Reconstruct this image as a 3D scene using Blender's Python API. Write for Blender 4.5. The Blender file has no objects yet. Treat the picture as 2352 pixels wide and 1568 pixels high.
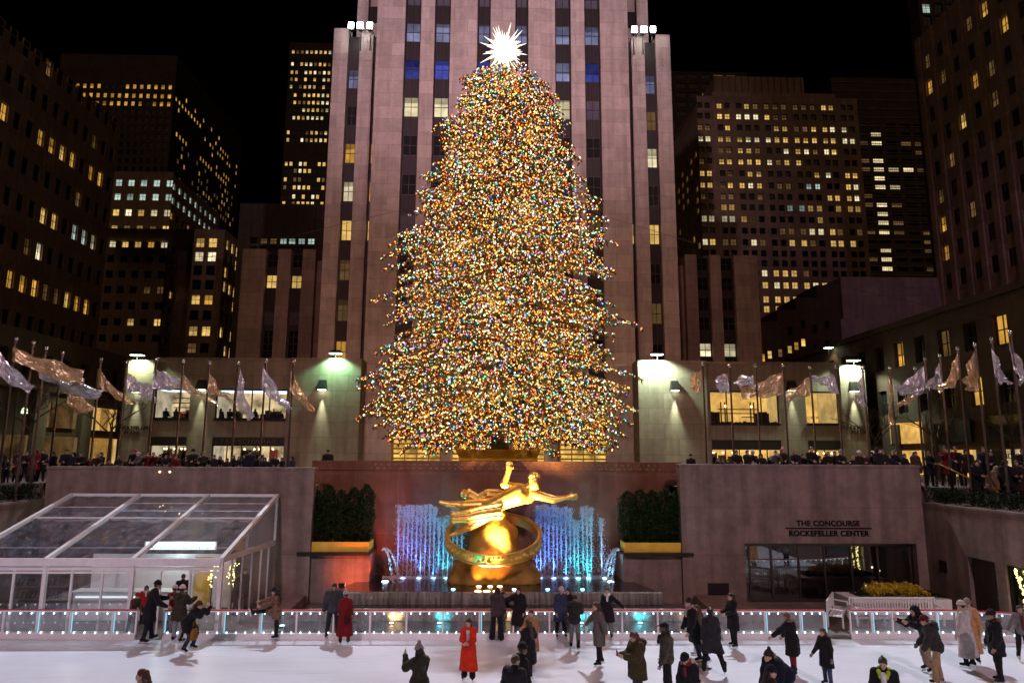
import bpy, math, random
import numpy as np
from mathutils import Vector, Matrix

SC = bpy.context.scene
COL = SC.collection
R = math.radians
random.seed(7)
NP = np.random.RandomState(11)

# ------------------------------------------------------------------ camera
YAW, PITCH, ROLL, FOC, CAMZ = R(1.37), R(9.37), 0.0054, 1581.0, 6.5
cF = Vector((math.sin(YAW) * math.cos(PITCH), math.cos(YAW) * math.cos(PITCH), math.sin(PITCH)))
r0 = Vector((math.cos(YAW), -math.sin(YAW), 0))
u0 = r0.cross(cF)
cR = r0 * math.cos(ROLL) + u0 * math.sin(ROLL)
cU = u0 * math.cos(ROLL) - r0 * math.sin(ROLL)
cam = bpy.data.cameras.new('camera')
cam.lens = FOC / 2352 * 36.0
cam.sensor_width = 36.0
cam.clip_start = 0.1
cam.clip_end = 3000
camo = bpy.data.objects.new('camera', cam)
COL.objects.link(camo)
camo.matrix_world = Matrix(((cR.x, cU.x, -cF.x, 0), (cR.y, cU.y, -cF.y, 0), (cR.z, cU.z, -cF.z, CAMZ), (0, 0, 0, 1)))
SC.camera = camo


# pixel of the 2352 x 1568 view of the photograph -> point on a plane of the place
def _ray(u, v):
    return cF + cR * ((u - 1176) / FOC) - cU * ((v - 784) / FOC)


def PY(u, v, Y):
    d = _ray(u, v)
    return Vector((0, 0, CAMZ)) + d * (Y / d.y)


def PZ(u, v, Z):
    d = _ray(u, v)
    return Vector((0, 0, CAMZ)) + d * ((Z - CAMZ) / d.z)


def PX(u, v, X):
    d = _ray(u, v)
    return Vector((0, 0, CAMZ)) + d * (X / d.x)


# ------------------------------------------------------------------ world, night sky
W = bpy.data.worlds.new('World')
SC.world = W
W.use_nodes = True
wn = W.node_tree
sky = wn.nodes.new('ShaderNodeTexSky')
sky.sky_type = 'NISHITA'
sky.sun_disc = False
sky.sun_elevation = R(-9)
sky.sun_rotation = R(180)
bg = wn.nodes['Background']
bg.inputs['Strength'].default_value = 0.05
wn.links.new(sky.outputs[0], bg.inputs['Color'])

SC.view_settings.view_transform = 'Standard'
SC.view_settings.look = 'None'
SC.view_settings.exposure = 0
SC.view_settings.gamma = 1
SC.cycles.use_denoising = True
SC.cycles.use_adaptive_sampling = True
SC.cycles.adaptive_threshold = 0.02
SC.cycles.max_bounces = 6
SC.cycles.diffuse_bounces = 2
SC.cycles.glossy_bounces = 3
SC.cycles.transmission_bounces = 4
SC.cycles.transparent_max_bounces = 12
SC.cycles.sample_clamp_indirect = 3.0
SC.cycles.caustics_reflective = False
SC.cycles.caustics_refractive = False


def lamp(kind, loc, power, col, aim=None, size=0.1, cone=60, blend=0.5, parent=None, name='lamp_light'):
    d = bpy.data.lights.new(name, kind)
    d.energy = power
    d.color = col
    if kind == 'SUN':
        d.angle = size
    else:
        d.shadow_soft_size = size
    if kind == 'SPOT':
        d.spot_size = R(cone)
        d.spot_blend = blend
    o = bpy.data.objects.new(name, d)
    COL.objects.link(o)
    o.location = loc
    if aim is not None:
        o.rotation_euler = (Vector(aim) - Vector(loc)).to_track_quat('-Z', 'Y').to_euler()
    if parent:
        o.parent = parent
        o.location = Vector(loc) - wloc(parent)
    return o


# glow of the night city on stone: one weak warm lamp from above and behind the viewer
lamp('SUN', (0, -30, 80), 0.15, (1.0, .62, .42), aim=(0, 40, 0), size=R(70), name='city_glow')
# roof floods of the buildings behind the viewer, thrown on the tower front and on the plaza
lamp('SPOT', (-26, -30, 44), 150000, (1.0, .66, .84), aim=(-5, 62, 52), size=1.2, cone=34, blend=1.0, name='roof_flood')
lamp('SPOT', (28, -30, 44), 128000, (1.0, .67, .81), aim=(6, 62, 50), size=1.2, cone=34, blend=1.0, name='roof_flood')
lamp('SPOT', (-10, -26, 40), 46000, (1.0, .44, .43), aim=(0, 62, 24), size=1.2, cone=40, blend=.8, name='roof_flood')
lamp('SPOT', (14, -22, 36), 43000, (1.0, .68, .75), aim=(11, 31, 3), size=1.0, cone=42, blend=.9, name='roof_flood')
lamp('SPOT', (-18, -22, 36), 42000, (1.0, .70, .78), aim=(-14, 31, 3), size=1.0, cone=42, blend=.9, name='roof_flood')
lamp('SPOT', (48, 20, 22), 11000, (.80, .42, .95), aim=(62, 92, 26), size=1.0, cone=42, blend=.9, name='roof_flood')


# ------------------------------------------------------------------ object helpers
def wloc(o):
    v = Vector((0, 0, 0))
    while o is not None:
        v += o.location
        o = o.parent
    return v


def tag(o, label=None, cat=None, group=None, kind=None):
    if label: o['label'] = label
    if cat: o['category'] = cat
    if group: o['group'] = group
    if kind: o['kind'] = kind
    return o


def empty(name, loc, label, cat, group=None, rz=0):
    o = bpy.data.objects.new(name, None)
    COL.objects.link(o)
    o.location = loc
    o.rotation_euler = (0, 0, rz)
    o.empty_display_size = .2
    return tag(o, label, cat, group)


def mesh_from(name, V, F, mats=(), mi=None, smooth=False):
    me = bpy.data.meshes.new(name)
    me.from_pydata([tuple(v) for v in V], [], [tuple(f) for f in F])
    for m in mats: me.materials.append(m)
    if mi is not None and len(mats) > 1:
        me.polygons.foreach_set('material_index', np.array(mi, dtype=np.int32))
    if smooth:
        me.polygons.foreach_set('use_smooth', np.ones(len(F), dtype=bool))
    me.update()
    return me


def mesh_np(name, V, F, mats=(), mi=None, smooth=False):
    """fast mesh from arrays; F is (n,k)"""
    me = bpy.data.meshes.new(name)
    n, k = F.shape
    me.vertices.add(len(V))
    me.vertices.foreach_set('co', np.asarray(V, dtype=np.float32).ravel())
    me.loops.add(n * k)
    me.loops.foreach_set('vertex_index', F.astype(np.int32).ravel())
    me.polygons.add(n)
    me.polygons.foreach_set('loop_start', np.arange(0, n * k, k, dtype=np.int32))
    me.polygons.foreach_set('loop_total', np.full(n, k, dtype=np.int32))
    for m in mats: me.materials.append(m)
    if mi is not None: me.polygons.foreach_set('material_index', np.asarray(mi, dtype=np.int32))
    if smooth: me.polygons.foreach_set('use_smooth', np.ones(n, dtype=bool))
    me.update(calc_edges=True)
    me.validate()
    return me


def link(name, me, parent=None, loc=(0, 0, 0), rz=0):
    o = bpy.data.objects.new(name, me)
    COL.objects.link(o)
    o.location = loc
    if rz: o.rotation_euler = (0, 0, rz)
    if parent: o.parent = parent
    return o


class MB:
    """collects shapes in world coordinates, linked as ONE object"""

    def __init__(s):
        s.V, s.F, s.M = [], [], []

    def face(s, pts, m=0):
        n = len(s.V)
        s.V += [tuple(p) for p in pts]
        s.F.append(tuple(range(n, n + len(pts))))
        s.M.append(m)
        return s

    def box(s, x0, x1, y0, y1, z0, z1, m=0):
        n = len(s.V)
        s.V += [(x, y, z) for z in (z0, z1) for y in (y0, y1) for x in (x0, x1)]
        for f in ((0, 2, 3, 1), (4, 5, 7, 6), (0, 1, 5, 4), (2, 6, 7, 3), (0, 4, 6, 2), (1, 3, 7, 5)):
            s.F.append(tuple(n + i for i in f))
            s.M.append(m)
        return s

    def hull8(s, P, m=0):
        """8 corners: bottom ring 0-3 (ccw), top ring 4-7"""
        n = len(s.V)
        s.V += [tuple(p) for p in P]
        for f in ((3, 2, 1, 0), (4, 5, 6, 7), (0, 1, 5, 4), (1, 2, 6, 5), (2, 3, 7, 6), (3, 0, 4, 7)):
            s.F.append(tuple(n + i for i in f))
            s.M.append(m)
        return s

    def bar(s, a, b, w, h=None, m=0):
        """square bar from a to b"""
        h = h or w
        a, b = Vector(a), Vector(b)
        d = (b - a).normalized()
        up = Vector((0, 0, 1)) if abs(d.z) < .95 else Vector((0, 1, 0))
        sd = d.cross(up).normalized()
        up = sd.cross(d)
        P = []
        for p in (a, b):
            P += [p - sd * w / 2 - up * h / 2, p + sd * w / 2 - up * h / 2, p + sd * w / 2 + up * h / 2, p - sd * w / 2 + up * h / 2]
        return s.hull8(P, m)

    def tube(s, pts, rad, n=8, m=0, cap=True):
        pts = [Vector(p) for p in pts]
        if not hasattr(rad, '__len__'): rad = [rad] * len(pts)
        base = len(s.V)
        for i, p in enumerate(pts):
            d = (pts[min(i + 1, len(pts) - 1)] - pts[max(i - 1, 0)]).normalized()
            up = Vector((0, 0, 1)) if abs(d.z) < .9 else Vector((0, 1, 0))
            a = d.cross(up).normalized()
            b = a.cross(d)
            for k in range(n):
                t = 2 * math.pi * k / n
                s.V.append(tuple(p + (a * math.cos(t) + b * math.sin(t)) * rad[i]))
        for i in range(len(pts) - 1):
            for k in range(n):
                k2 = (k + 1) % n
                s.F.append((base + i * n + k, base + (i + 1) * n + k, base + (i + 1) * n + k2, base + i * n + k2))
                s.M.append(m)
        if cap:
            s.F.append(tuple(base + k for k in range(n)))
            s.F.append(tuple(base + (len(pts) - 1) * n + k for k in reversed(range(n))))
            s.M += [m, m]
        return s

    def ball(s, c, r, m=0, nu=8, nv=6, sz=1.0):
        return s.lathe(c, [(max(r * math.sin(math.pi * i / nv), 1e-4), -r * sz * math.cos(math.pi * i / nv)) for i in range(nv + 1)], nu, m)

    def lathe(s, c, prof, n=16, m=0):
        base = len(s.V)
        for (r, z) in prof:
            for k in range(n):
                t = 2 * math.pi * k / n
                s.V.append((c[0] + r * math.cos(t), c[1] + r * math.sin(t), c[2] + z))
        for i in range(len(prof) - 1):
            for k in range(n):
                k2 = (k + 1) % n
                s.F.append((base + i * n + k, base + i * n + k2, base + (i + 1) * n + k2, base + (i + 1) * n + k))
                s.M.append(m)
        return s

    def build(s, name, mats, parent=None, origin=None, smooth=False):
        if not isinstance(mats, (list, tuple)): mats = [mats]
        if parent is not None:
            off = wloc(parent)
            loc = Vector((0, 0, 0))
        else:
            off = Vector(origin) if origin is not None else Vector((0, 0, 0))
            loc = off
        V = [(v[0] - off[0], v[1] - off[1], v[2] - off[2]) for v in s.V]
        me = mesh_from(name, V, s.F, mats, s.M, smooth)
        return link(name, me, parent, loc)


# ------------------------------------------------------------------ materials
def new_mat(name):
    m = bpy.data.materials.new(name)
    m.use_nodes = True
    nt = m.node_tree
    return m, nt, nt.nodes['Principled BSDF']


def mat(name, col, rough=.6, metal=0, var=.25, scale=6.0, bump=0.0, bscale=None, spec=.5, sheen=0, coat=0, stretch=(1, 1, 1), fine=0.0):
    """surface with mottled colour and optional relief, in object space"""
    m, nt, b = new_mat(name)
    N, L = nt.nodes, nt.links
    tc = N.new('ShaderNodeTexCoord')
    mp = N.new('ShaderNodeMapping')
    mp.inputs['Scale'].default_value = stretch
    L.new(tc.outputs['Object'], mp.inputs[0])
    nz = N.new('ShaderNodeTexNoise')
    nz.inputs['Scale'].default_value = scale
    nz.inputs['Detail'].default_value = 6
    nz.inputs['Roughness'].default_value = .65
    L.new(mp.outputs[0], nz.inputs['Vector'])
    cr = N.new('ShaderNodeMapRange')
    cr.inputs['From Min'].default_value = .3
    cr.inputs['From Max'].default_value = .7
    cr.inputs['To Min'].default_value = 1 - var
    cr.inputs['To Max'].default_value = 1 + var
    L.new(nz.outputs['Fac'], cr.inputs['Value'])
    val = cr.outputs[0]
    if fine:
        n2 = N.new('ShaderNodeTexNoise')
        n2.inputs['Scale'].default_value = 90
        n2.inputs['Detail'].default_value = 2
        L.new(tc.outputs['Object'], n2.inputs['Vector'])
        c2 = N.new('ShaderNodeMapRange')
        c2.inputs['From Min'].default_value = .35
        c2.inputs['From Max'].default_value = .65
        c2.inputs['To Min'].default_value = 1 - fine
        c2.inputs['To Max'].default_value = 1 + fine
        L.new(n2.outputs['Fac'], c2.inputs['Value'])
        mm = N.new('ShaderNodeMath')
        mm.operation = 'MULTIPLY'
        L.new(val, mm.inputs[0])
        L.new(c2.outputs[0], mm.inputs[1])
        val = mm.outputs[0]
    mx = N.new('ShaderNodeVectorMath')
    mx.operation = 'SCALE'
    mx.inputs[0].default_value = col
    L.new(val, mx.inputs['Scale'])
    L.new(mx.outputs[0], b.inputs['Base Color'])
    b.inputs['Roughness'].default_value = rough
    b.inputs['Metallic'].default_value = metal
    b.inputs['Specular IOR Level'].default_value = spec
    if sheen: b.inputs['Sheen Weight'].default_value = sheen
    if coat: b.inputs['Coat Weight'].default_value = coat
    if bump:
        bn = N.new('ShaderNodeTexNoise')
        bn.inputs['Scale'].default_value = bscale or scale * 4
        bn.inputs['Detail'].default_value = 5
        L.new(mp.outputs[0], bn.inputs['Vector'])
        bp = N.new('ShaderNodeBump')
        bp.inputs['Strength'].default_value = bump
        bp.inputs['Distance'].default_value = .05
        L.new(bn.outputs['Fac'], bp.inputs['Height'])
        L.new(bp.outputs[0], b.inputs['Normal'])
    return m


def stone(name, col, bw=2.2, bh=.75, joint=.72, rough=.75, var=.16, blockvar=.14, streak=.12, off=.5, mort=.012, spec=.3, bump=.25):
    """wall of stone blocks: joints, block to block tone, rain streaks (position space: x+y along, z up)"""
    m, nt, b = new_mat(name)
    N, L = nt.nodes, nt.links
    ge = N.new('ShaderNodeNewGeometry')
    sp = N.new('ShaderNodeSeparateXYZ')
    L.new(ge.outputs['Position'], sp.inputs[0])
    ad = N.new('ShaderNodeMath')
    L.new(sp.outputs[0], ad.inputs[0])
    L.new(sp.outputs[1], ad.inputs[1])
    cb = N.new('ShaderNodeCombineXYZ')
    L.new(ad.outputs[0], cb.inputs[0])
    L.new(sp.outputs[2], cb.inputs[1])
    br = N.new('ShaderNodeTexBrick')
    br.offset = off
    br.inputs['Scale'].default_value = 1
    br.inputs['Brick Width'].default_value = bw
    br.inputs['Row Height'].default_value = bh
    br.inputs['Mortar Size'].default_value = mort
    br.inputs['Mortar Smooth'].default_value = .3
    br.inputs['Bias'].default_value = 0
    c = Vector(col)
    br.inputs['Color1'].default_value = (*(c * (1 - blockvar)), 1)
    br.inputs['Color2'].default_value = (*(c * (1 + blockvar)), 1)
    br.inputs['Mortar'].default_value = (*(c * joint), 1)
    L.new(cb.outputs[0], br.inputs['Vector'])
    nz = N.new('ShaderNodeTexNoise')
    nz.inputs['Scale'].default_value = 1.3
    nz.inputs['Detail'].default_value = 8
    nz.inputs['Roughness'].default_value = .7
    L.new(ge.outputs['Position'], nz.inputs['Vector'])
    mp = N.new('ShaderNodeMapping')
    mp.inputs['Scale'].default_value = (2.0, .12, 1)
    L.new(cb.outputs[0], mp.inputs[0])
    st = N.new('ShaderNodeTexNoise')
    st.inputs['Scale'].default_value = 1.0
    st.inputs['Detail'].default_value = 5
    L.new(mp.outputs[0], st.inputs['Vector'])
    a1 = N.new('ShaderNodeMapRange')
    a1.inputs['From Min'].default_value, a1.inputs['From Max'].default_value = .3, .7
    a1.inputs['To Min'].default_value, a1.inputs['To Max'].default_value = 1 - var, 1 + var
    L.new(nz.outputs['Fac'], a1.inputs['Value'])
    a2 = N.new('ShaderNodeMapRange')
    a2.inputs['From Min'].default_value, a2.inputs['From Max'].default_value = .35, .65
    a2.inputs['To Min'].default_value, a2.inputs['To Max'].default_value = 1 - streak, 1 + streak
    L.new(st.outputs['Fac'], a2.inputs['Value'])
    mu = N.new('ShaderNodeMath')
    mu.operation = 'MULTIPLY'
    L.new(a1.outputs[0], mu.inputs[0])
    L.new(a2.outputs[0], mu.inputs[1])
    fn = N.new('ShaderNodeTexNoise')
    fn.inputs['Scale'].default_value = 26
    fn.inputs['Detail'].default_value = 3
    L.new(ge.outputs['Position'], fn.inputs['Vector'])
    a3 = N.new('ShaderNodeMapRange')
    a3.inputs['From Min'].default_value, a3.inputs['From Max'].default_value = .3, .7
    a3.inputs['To Min'].default_value, a3.inputs['To Max'].default_value = .80, 1.2
    L.new(fn.outputs['Fac'], a3.inputs['Value'])
    m4 = N.new('ShaderNodeMath')
    m4.operation = 'MULTIPLY'
    L.new(mu.outputs[0], m4.inputs[0])
    L.new(a3.outputs[0], m4.inputs[1])
    sc = N.new('ShaderNodeVectorMath')
    sc.operation = 'SCALE'
    L.new(br.outputs['Color'], sc.inputs[0])
    L.new(m4.outputs[0], sc.inputs['Scale'])
    L.new(sc.outputs[0], b.inputs['Base Color'])
    b.inputs['Roughness'].default_value = rough
    b.inputs['Specular IOR Level'].default_value = spec
    if bump:
        bp = N.new('ShaderNodeBump')
        bp.inputs['Strength'].default_value = bump
        bp.inputs['Distance'].default_value = .03
        L.new(nz.outputs['Fac'], bp.inputs['Height'])
        L.new(bp.outputs[0], b.inputs['Normal'])
    return m


def emit(name, col, strength, sample='NONE', vary=0.0):
    m, nt, b = new_mat(name)
    N, L = nt.nodes, nt.links
    N.remove(b)
    e = N.new('ShaderNodeEmission')
    e.inputs['Color'].default_value = (*col, 1)
    e.inputs['Strength'].default_value = strength
    L.new(e.outputs[0], N['Material Output'].inputs[0])
    if vary:
        ge = N.new('ShaderNodeNewGeometry')
        nz = N.new('ShaderNodeTexNoise')
        nz.inputs['Scale'].default_value = .9
        nz.inputs['Detail'].default_value = 4
        L.new(ge.outputs['Position'], nz.inputs['Vector'])
        mr = N.new('ShaderNodeMapRange')
        mr.inputs['From Min'].default_value, mr.inputs['From Max'].default_value = .35, .65
        mr.inputs['To Min'].default_value, mr.inputs['To Max'].default_value = strength * (1 - vary), strength * (1 + vary)
        L.new(nz.outputs['Fac'], mr.inputs['Value'])
        L.new(mr.outputs[0], e.inputs['Strength'])
    m.cycles.emission_sampling = sample
    return m


def lit_pane(name, col, strength, blind=.45):
    """lit room behind a window: half drawn blind above, ceiling lamps and furniture as soft patches"""
    m, nt, b = new_mat(name)
    N, L = nt.nodes, nt.links
    N.remove(b)
    tc = N.new('ShaderNodeTexCoord')
    oi = N.new('ShaderNodeObjectInfo')
    sp = N.new('ShaderNodeSeparateXYZ')
    L.new(tc.outputs['Generated'], sp.inputs[0])
    th = N.new('ShaderNodeMapRange')
    th.inputs['To Min'].default_value, th.inputs['To Max'].default_value = .35, 1.25
    L.new(oi.outputs['Random'], th.inputs['Value'])
    gt = N.new('ShaderNodeMath')
    gt.operation = 'GREATER_THAN'
    L.new(sp.outputs[2], gt.inputs[0])
    L.new(th.outputs[0], gt.inputs[1])
    m1 = N.new('ShaderNodeMapRange')
    m1.inputs['To Min'].default_value, m1.inputs['To Max'].default_value = 1.0, blind
    L.new(gt.outputs[0], m1.inputs['Value'])
    ge = N.new('ShaderNodeNewGeometry')
    nz = N.new('ShaderNodeTexNoise')
    nz.inputs['Scale'].default_value = 1.1
    nz.inputs['Detail'].default_value = 3
    L.new(ge.outputs['Position'], nz.inputs['Vector'])
    m2 = N.new('ShaderNodeMapRange')
    m2.inputs['From Min'].default_value, m2.inputs['From Max'].default_value = .35, .68
    m2.inputs['To Min'].default_value, m2.inputs['To Max'].default_value = .72, 1.25
    L.new(nz.outputs['Fac'], m2.inputs['Value'])
    rr = N.new('ShaderNodeMath')
    rr.operation = 'MULTIPLY_ADD'
    rr.inputs[1].default_value = 17.3
    L.new(oi.outputs['Random'], rr.inputs[0])
    fr = N.new('ShaderNodeMath')
    fr.operation = 'FRACT'
    L.new(rr.outputs[0], fr.inputs[0])
    m3 = N.new('ShaderNodeMapRange')
    m3.inputs['To Min'].default_value, m3.inputs['To Max'].default_value = strength * .55, strength * 1.3
    L.new(fr.outputs[0], m3.inputs['Value'])
    p1 = N.new('ShaderNodeMath')
    p1.operation = 'MULTIPLY'
    p2 = N.new('ShaderNodeMath')
    p2.operation = 'MULTIPLY'
    L.new(m1.outputs[0], p1.inputs[0])
    L.new(m2.outputs[0], p1.inputs[1])
    L.new(p1.outputs[0], p2.inputs[0])
    L.new(m3.outputs[0], p2.inputs[1])
    e = N.new('ShaderNodeEmission')
    e.inputs['Color'].default_value = (*col, 1)
    L.new(p2.outputs[0], e.inputs['Strength'])
    L.new(e.outputs[0], N['Material Output'].inputs[0])
    m.cycles.emission_sampling = 'NONE'
    return m


def clear(name, tint=(.9, .95, 1), mixf=.12, rough=.05, haze=(.6, .65, .75), hz=.0):
    """thin clear sheet: mostly see-through, a little mirror and haze"""
    m, nt, b = new_mat(name)
    N, L = nt.nodes, nt.links
    N.remove(b)
    t = N.new('ShaderNodeBsdfTransparent')
    t.inputs[0].default_value = (*tint, 1)
    g = N.new('ShaderNodeBsdfGlossy')
    g.inputs['Roughness'].default_value = rough
    g.inputs['Color'].default_value = (.9, .9, .9, 1)
    lw = N.new('ShaderNodeLayerWeight')
    lw.inputs[0].default_value = .25
    mr = N.new('ShaderNodeMapRange')
    mr.inputs['To Min'].default_value, mr.inputs['To Max'].default_value = mixf, .75
    L.new(lw.outputs['Facing'], mr.inputs['Value'])
    x = N.new('ShaderNodeMixShader')
    L.new(mr.outputs[0], x.inputs[0])
    L.new(t.outputs[0], x.inputs[1])
    L.new(g.outputs[0], x.inputs[2])
    out = x
    if hz:
        d = N.new('ShaderNodeBsdfDiffuse')
        d.inputs[0].default_value = (*haze, 1)
        tr = N.new('ShaderNodeBsdfTranslucent')
        tr.inputs[0].default_value = (*haze, 1)
        dd = N.new('ShaderNodeAddShader')
        L.new(d.outputs[0], dd.inputs[0])
        L.new(tr.outputs[0], dd.inputs[1])
        tc = N.new('ShaderNodeTexCoord')
        nz = N.new('ShaderNodeTexNoise')
        nz.inputs['Scale'].default_value = 3
        nz.inputs['Detail'].default_value = 8
        L.new(tc.outputs['Object'], nz.inputs['Vector'])
        r2 = N.new('ShaderNodeMapRange')
        r2.inputs['From Min'].default_value, r2.inputs['From Max'].default_value = .35, .75
        r2.inputs['To Min'].default_value, r2.inputs['To Max'].default_value = hz * .3, hz * 1.6
        L.new(nz.outputs['Fac'], r2.inputs['Value'])
        x2 = N.new('ShaderNodeMixShader')
        L.new(r2.outputs[0], x2.inputs[0])
        L.new(x.outputs[0], x2.inputs[1])
        L.new(dd.outputs[0], x2.inputs[2])
        out = x2
    L.new(out.outputs[0], N['Material Output'].inputs[0])
    return m


M = {}
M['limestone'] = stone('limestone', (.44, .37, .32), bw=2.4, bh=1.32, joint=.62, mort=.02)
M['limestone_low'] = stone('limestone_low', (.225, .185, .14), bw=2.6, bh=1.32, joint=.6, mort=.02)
M['limestone_dark'] = stone('limestone_dark', (.30, .23, .18), bw=2.4, bh=1.3, joint=.6, mort=.02)
M['far_stone'] = stone('far_stone', (.36, .245, .165), bw=3, bh=1.9, joint=.75, var=.2, mort=.02)
M['far_dark'] = stone('far_dark', (.12, .088, .068), bw=3, bh=1.9, joint=.8, var=.2)
M['granite'] = stone('granite', (.205, .142, .125), bw=5.2, bh=2.1, joint=.72, off=0, mort=.014, var=.3, blockvar=.06, streak=.22, rough=.62)
M['red_granite'] = stone('red_granite', (.165, .066, .040), bw=2.1, bh=2.8, joint=1.6, off=0, mort=.008, var=.2, blockvar=.1, streak=.1, rough=.22, spec=.6, bump=.03)
M['spandrel'] = mat('spandrel', (.020, .014, .013), .55, .2, .5, 1.2, stretch=(6, 6, .25))
M['mid_stone'] = stone('mid_stone', (.062, .042, .030), bw=3, bh=1.9, joint=.75, var=.2, mort=.02)
M['bronze_frame'] = mat('bronze_frame', (.05, .04, .038), .45, .5, .2)
M['dark_glass'] = mat('dark_glass', (.012, .012, .016), .08, 0, .3, .6, spec=.6)
M['grey_glass'] = mat('grey_glass', (.10, .10, .13), .12, 0, .3, .6, spec=.6)
M['lit_warm'] = lit_pane('lit_warm', (1, .62, .17), 0.80)
M['lit_gold'] = lit_pane('lit_gold', (1, .50, .08), 0.60)
M['lit_pale'] = lit_pane('lit_pale', (1, .86, .52), 0.92)
M['lit_cool'] = lit_pane('lit_cool', (.72, .92, .80), 0.60)
M['lit_dim'] = lit_pane('lit_dim', (1, .55, .2), .13)
M['lit_blue'] = lit_pane('lit_blue', (.12, .15, .8), .42)
M['lit_lilac'] = lit_pane('lit_lilac', (.50, .50, .85), .45)
M['black_metal'] = mat('black_metal', (.018, .016, .016), .4, .4, .2)
M['pole_metal'] = mat('pole_metal', (.12, .09, .08), .35, .8, .2)
M['silver'] = mat('silver', (.75, .73, .72), .15, 1, .1)
M['white_paint'] = mat('white_paint', (.82, .80, .82), .45, 0, .07, 3)
M['white_metal'] = mat('white_metal', (.84, .80, .83), .4, .0, .08, 3)
M['red_paint'] = mat('red_paint', (.42, .02, .03), .4, 0, .15, 5)
M['ice'] = mat('ice', (.74, .76, .86), .34, 0, .05, .55, bump=.22, bscale=3.0, spec=.35, stretch=(1, 1.7, 1), fine=.045)
# blade marks: two crossing sets of fine stretched streaks and a faint worn lane
nt = M['ice'].node_tree
N, L = nt.nodes, nt.links
pb = N['Principled BSDF']
src = pb.inputs['Base Color'].links[0].from_socket
tc = N.new('ShaderNodeTexCoord')
acc = None
for ang, sx, sy, lo_ in ((12, .35, 11, .60), (-31, .3, 9, .62), (74, .4, 12, .64), (0, .10, .22, .50)):
    mp = N.new('ShaderNodeMapping')
    mp.inputs['Rotation'].default_value = (0, 0, R(ang))
    mp.inputs['Scale'].default_value = (sx, sy, 1)
    L.new(tc.outputs['Object'], mp.inputs[0])
    nz = N.new('ShaderNodeTexNoise')
    nz.inputs['Scale'].default_value = 1
    nz.inputs['Detail'].default_value = 3
    L.new(mp.outputs[0], nz.inputs['Vector'])
    mr = N.new('ShaderNodeMapRange')
    mr.inputs['From Min'].default_value, mr.inputs['From Max'].default_value = lo_, lo_ + .1
    mr.inputs['To Min'].default_value, mr.inputs['To Max'].default_value = 1, .87 if sx > .2 else .93
    L.new(nz.outputs['Fac'], mr.inputs['Value'])
    if acc is None: acc = mr.outputs[0]
    else:
        mu = N.new('ShaderNodeMath')
        mu.operation = 'MULTIPLY'
        L.new(acc, mu.inputs[0])
        L.new(mr.outputs[0], mu.inputs[1])
        acc = mu.outputs[0]
vm = N.new('ShaderNodeVectorMath')
vm.operation = 'SCALE'
L.new(src, vm.inputs[0])
L.new(acc, vm.inputs['Scale'])
L.new(vm.outputs[0], pb.inputs['Base Color'])
M['paving'] = stone('paving', (.16, .13, .12), bw=1.2, bh=1.2, rough=.6)
M['asphalt'] = mat('asphalt', (.05, .048, .047), .8, 0, .2, 4)

# ================================================================== SETTING
PL = 5.1          # level of the upper plaza
# ground sheet with the sunken rink left open
g = MB()
BIG = 1500
for (x0, x1, y0, y1) in ((-BIG, -26, -60, BIG), (26, BIG, -60, BIG), (-26, 26, 34.6, BIG), (-26, 26, -60, 3)):
    g.face([(x0, y0, PL), (x1, y0, PL), (x1, y1, PL), (x0, y1, PL)])
g.build('ground', M['paving'])
tag(bpy.data.objects['ground'], kind='structure')
g = MB()
g.face([(-400, 47, PL + .006), (400, 47, PL + .006), (400, 54, PL + .006), (-400, 54, PL + .006)])
tag(g.build('road', M['asphalt']), kind='structure')
g = MB()
g.face([(-21, 3, 0), (21, 3, 0), (21, 26.02, 0), (-21, 26.02, 0)])
tag(g.build('ice', M['ice']), kind='structure')
g = MB()
g.face([(-27, 3, -.03), (27, 3, -.03), (27, 35, -.03), (-27, 35, -.03)])
tag(g.build('lower_pavement', M['paving']), kind='structure')


# ------------------------------------------------------------------ windows and facades
_wm = {}


def window_mesh(w, h, nv=1, nh=1, fr=.07, style='far', dep=.1):
    key = (round(w, 2), round(h, 2), nv, nh, fr, style)
    if key in _wm: return _wm[key]
    b = MB()
    b.box(-w / 2, w / 2, -dep, 0, 0, fr).box(-w / 2, w / 2, -dep, 0, h - fr, h)
    b.box(-w / 2, -w / 2 + fr, -dep, 0, fr, h - fr).box(w / 2 - fr, w / 2, -dep, 0, fr, h - fr)
    for i in range(nv):
        x = -w / 2 + w * (i + 1) / (nv + 1)
        b.box(x - fr * .35, x + fr * .35, -dep * .9, 0, fr, h - fr)
    for i in range(nh):
        z = h * (i + 1) / (nh + 1)
        b.box(-w / 2 + fr, w / 2 - fr, -dep * .8, 0, z - fr * .4, z + fr * .4)
    pane = [(-w / 2 + fr * .5, -dep * .3, fr * .5), (w / 2 - fr * .5, -dep * .3, fr * .5), (w / 2 - fr * .5, -dep * .3, h - fr * .5), (-w / 2 + fr * .5, -dep * .3, h - fr * .5)]
    if style == 'far':
        b.face(pane, 1)
        _wm[key] = mesh_from('window', b.V, b.F, [M['bronze_frame'], M['dark_glass']], b.M)
    else:
        pm = mesh_from('pane', pane, [(0, 1, 2, 3)], [M['dark_glass']])
        _wm[key] = (mesh_from('window', b.V, b.F, [M['bronze_frame']]), pm)
    return _wm[key]


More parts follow.
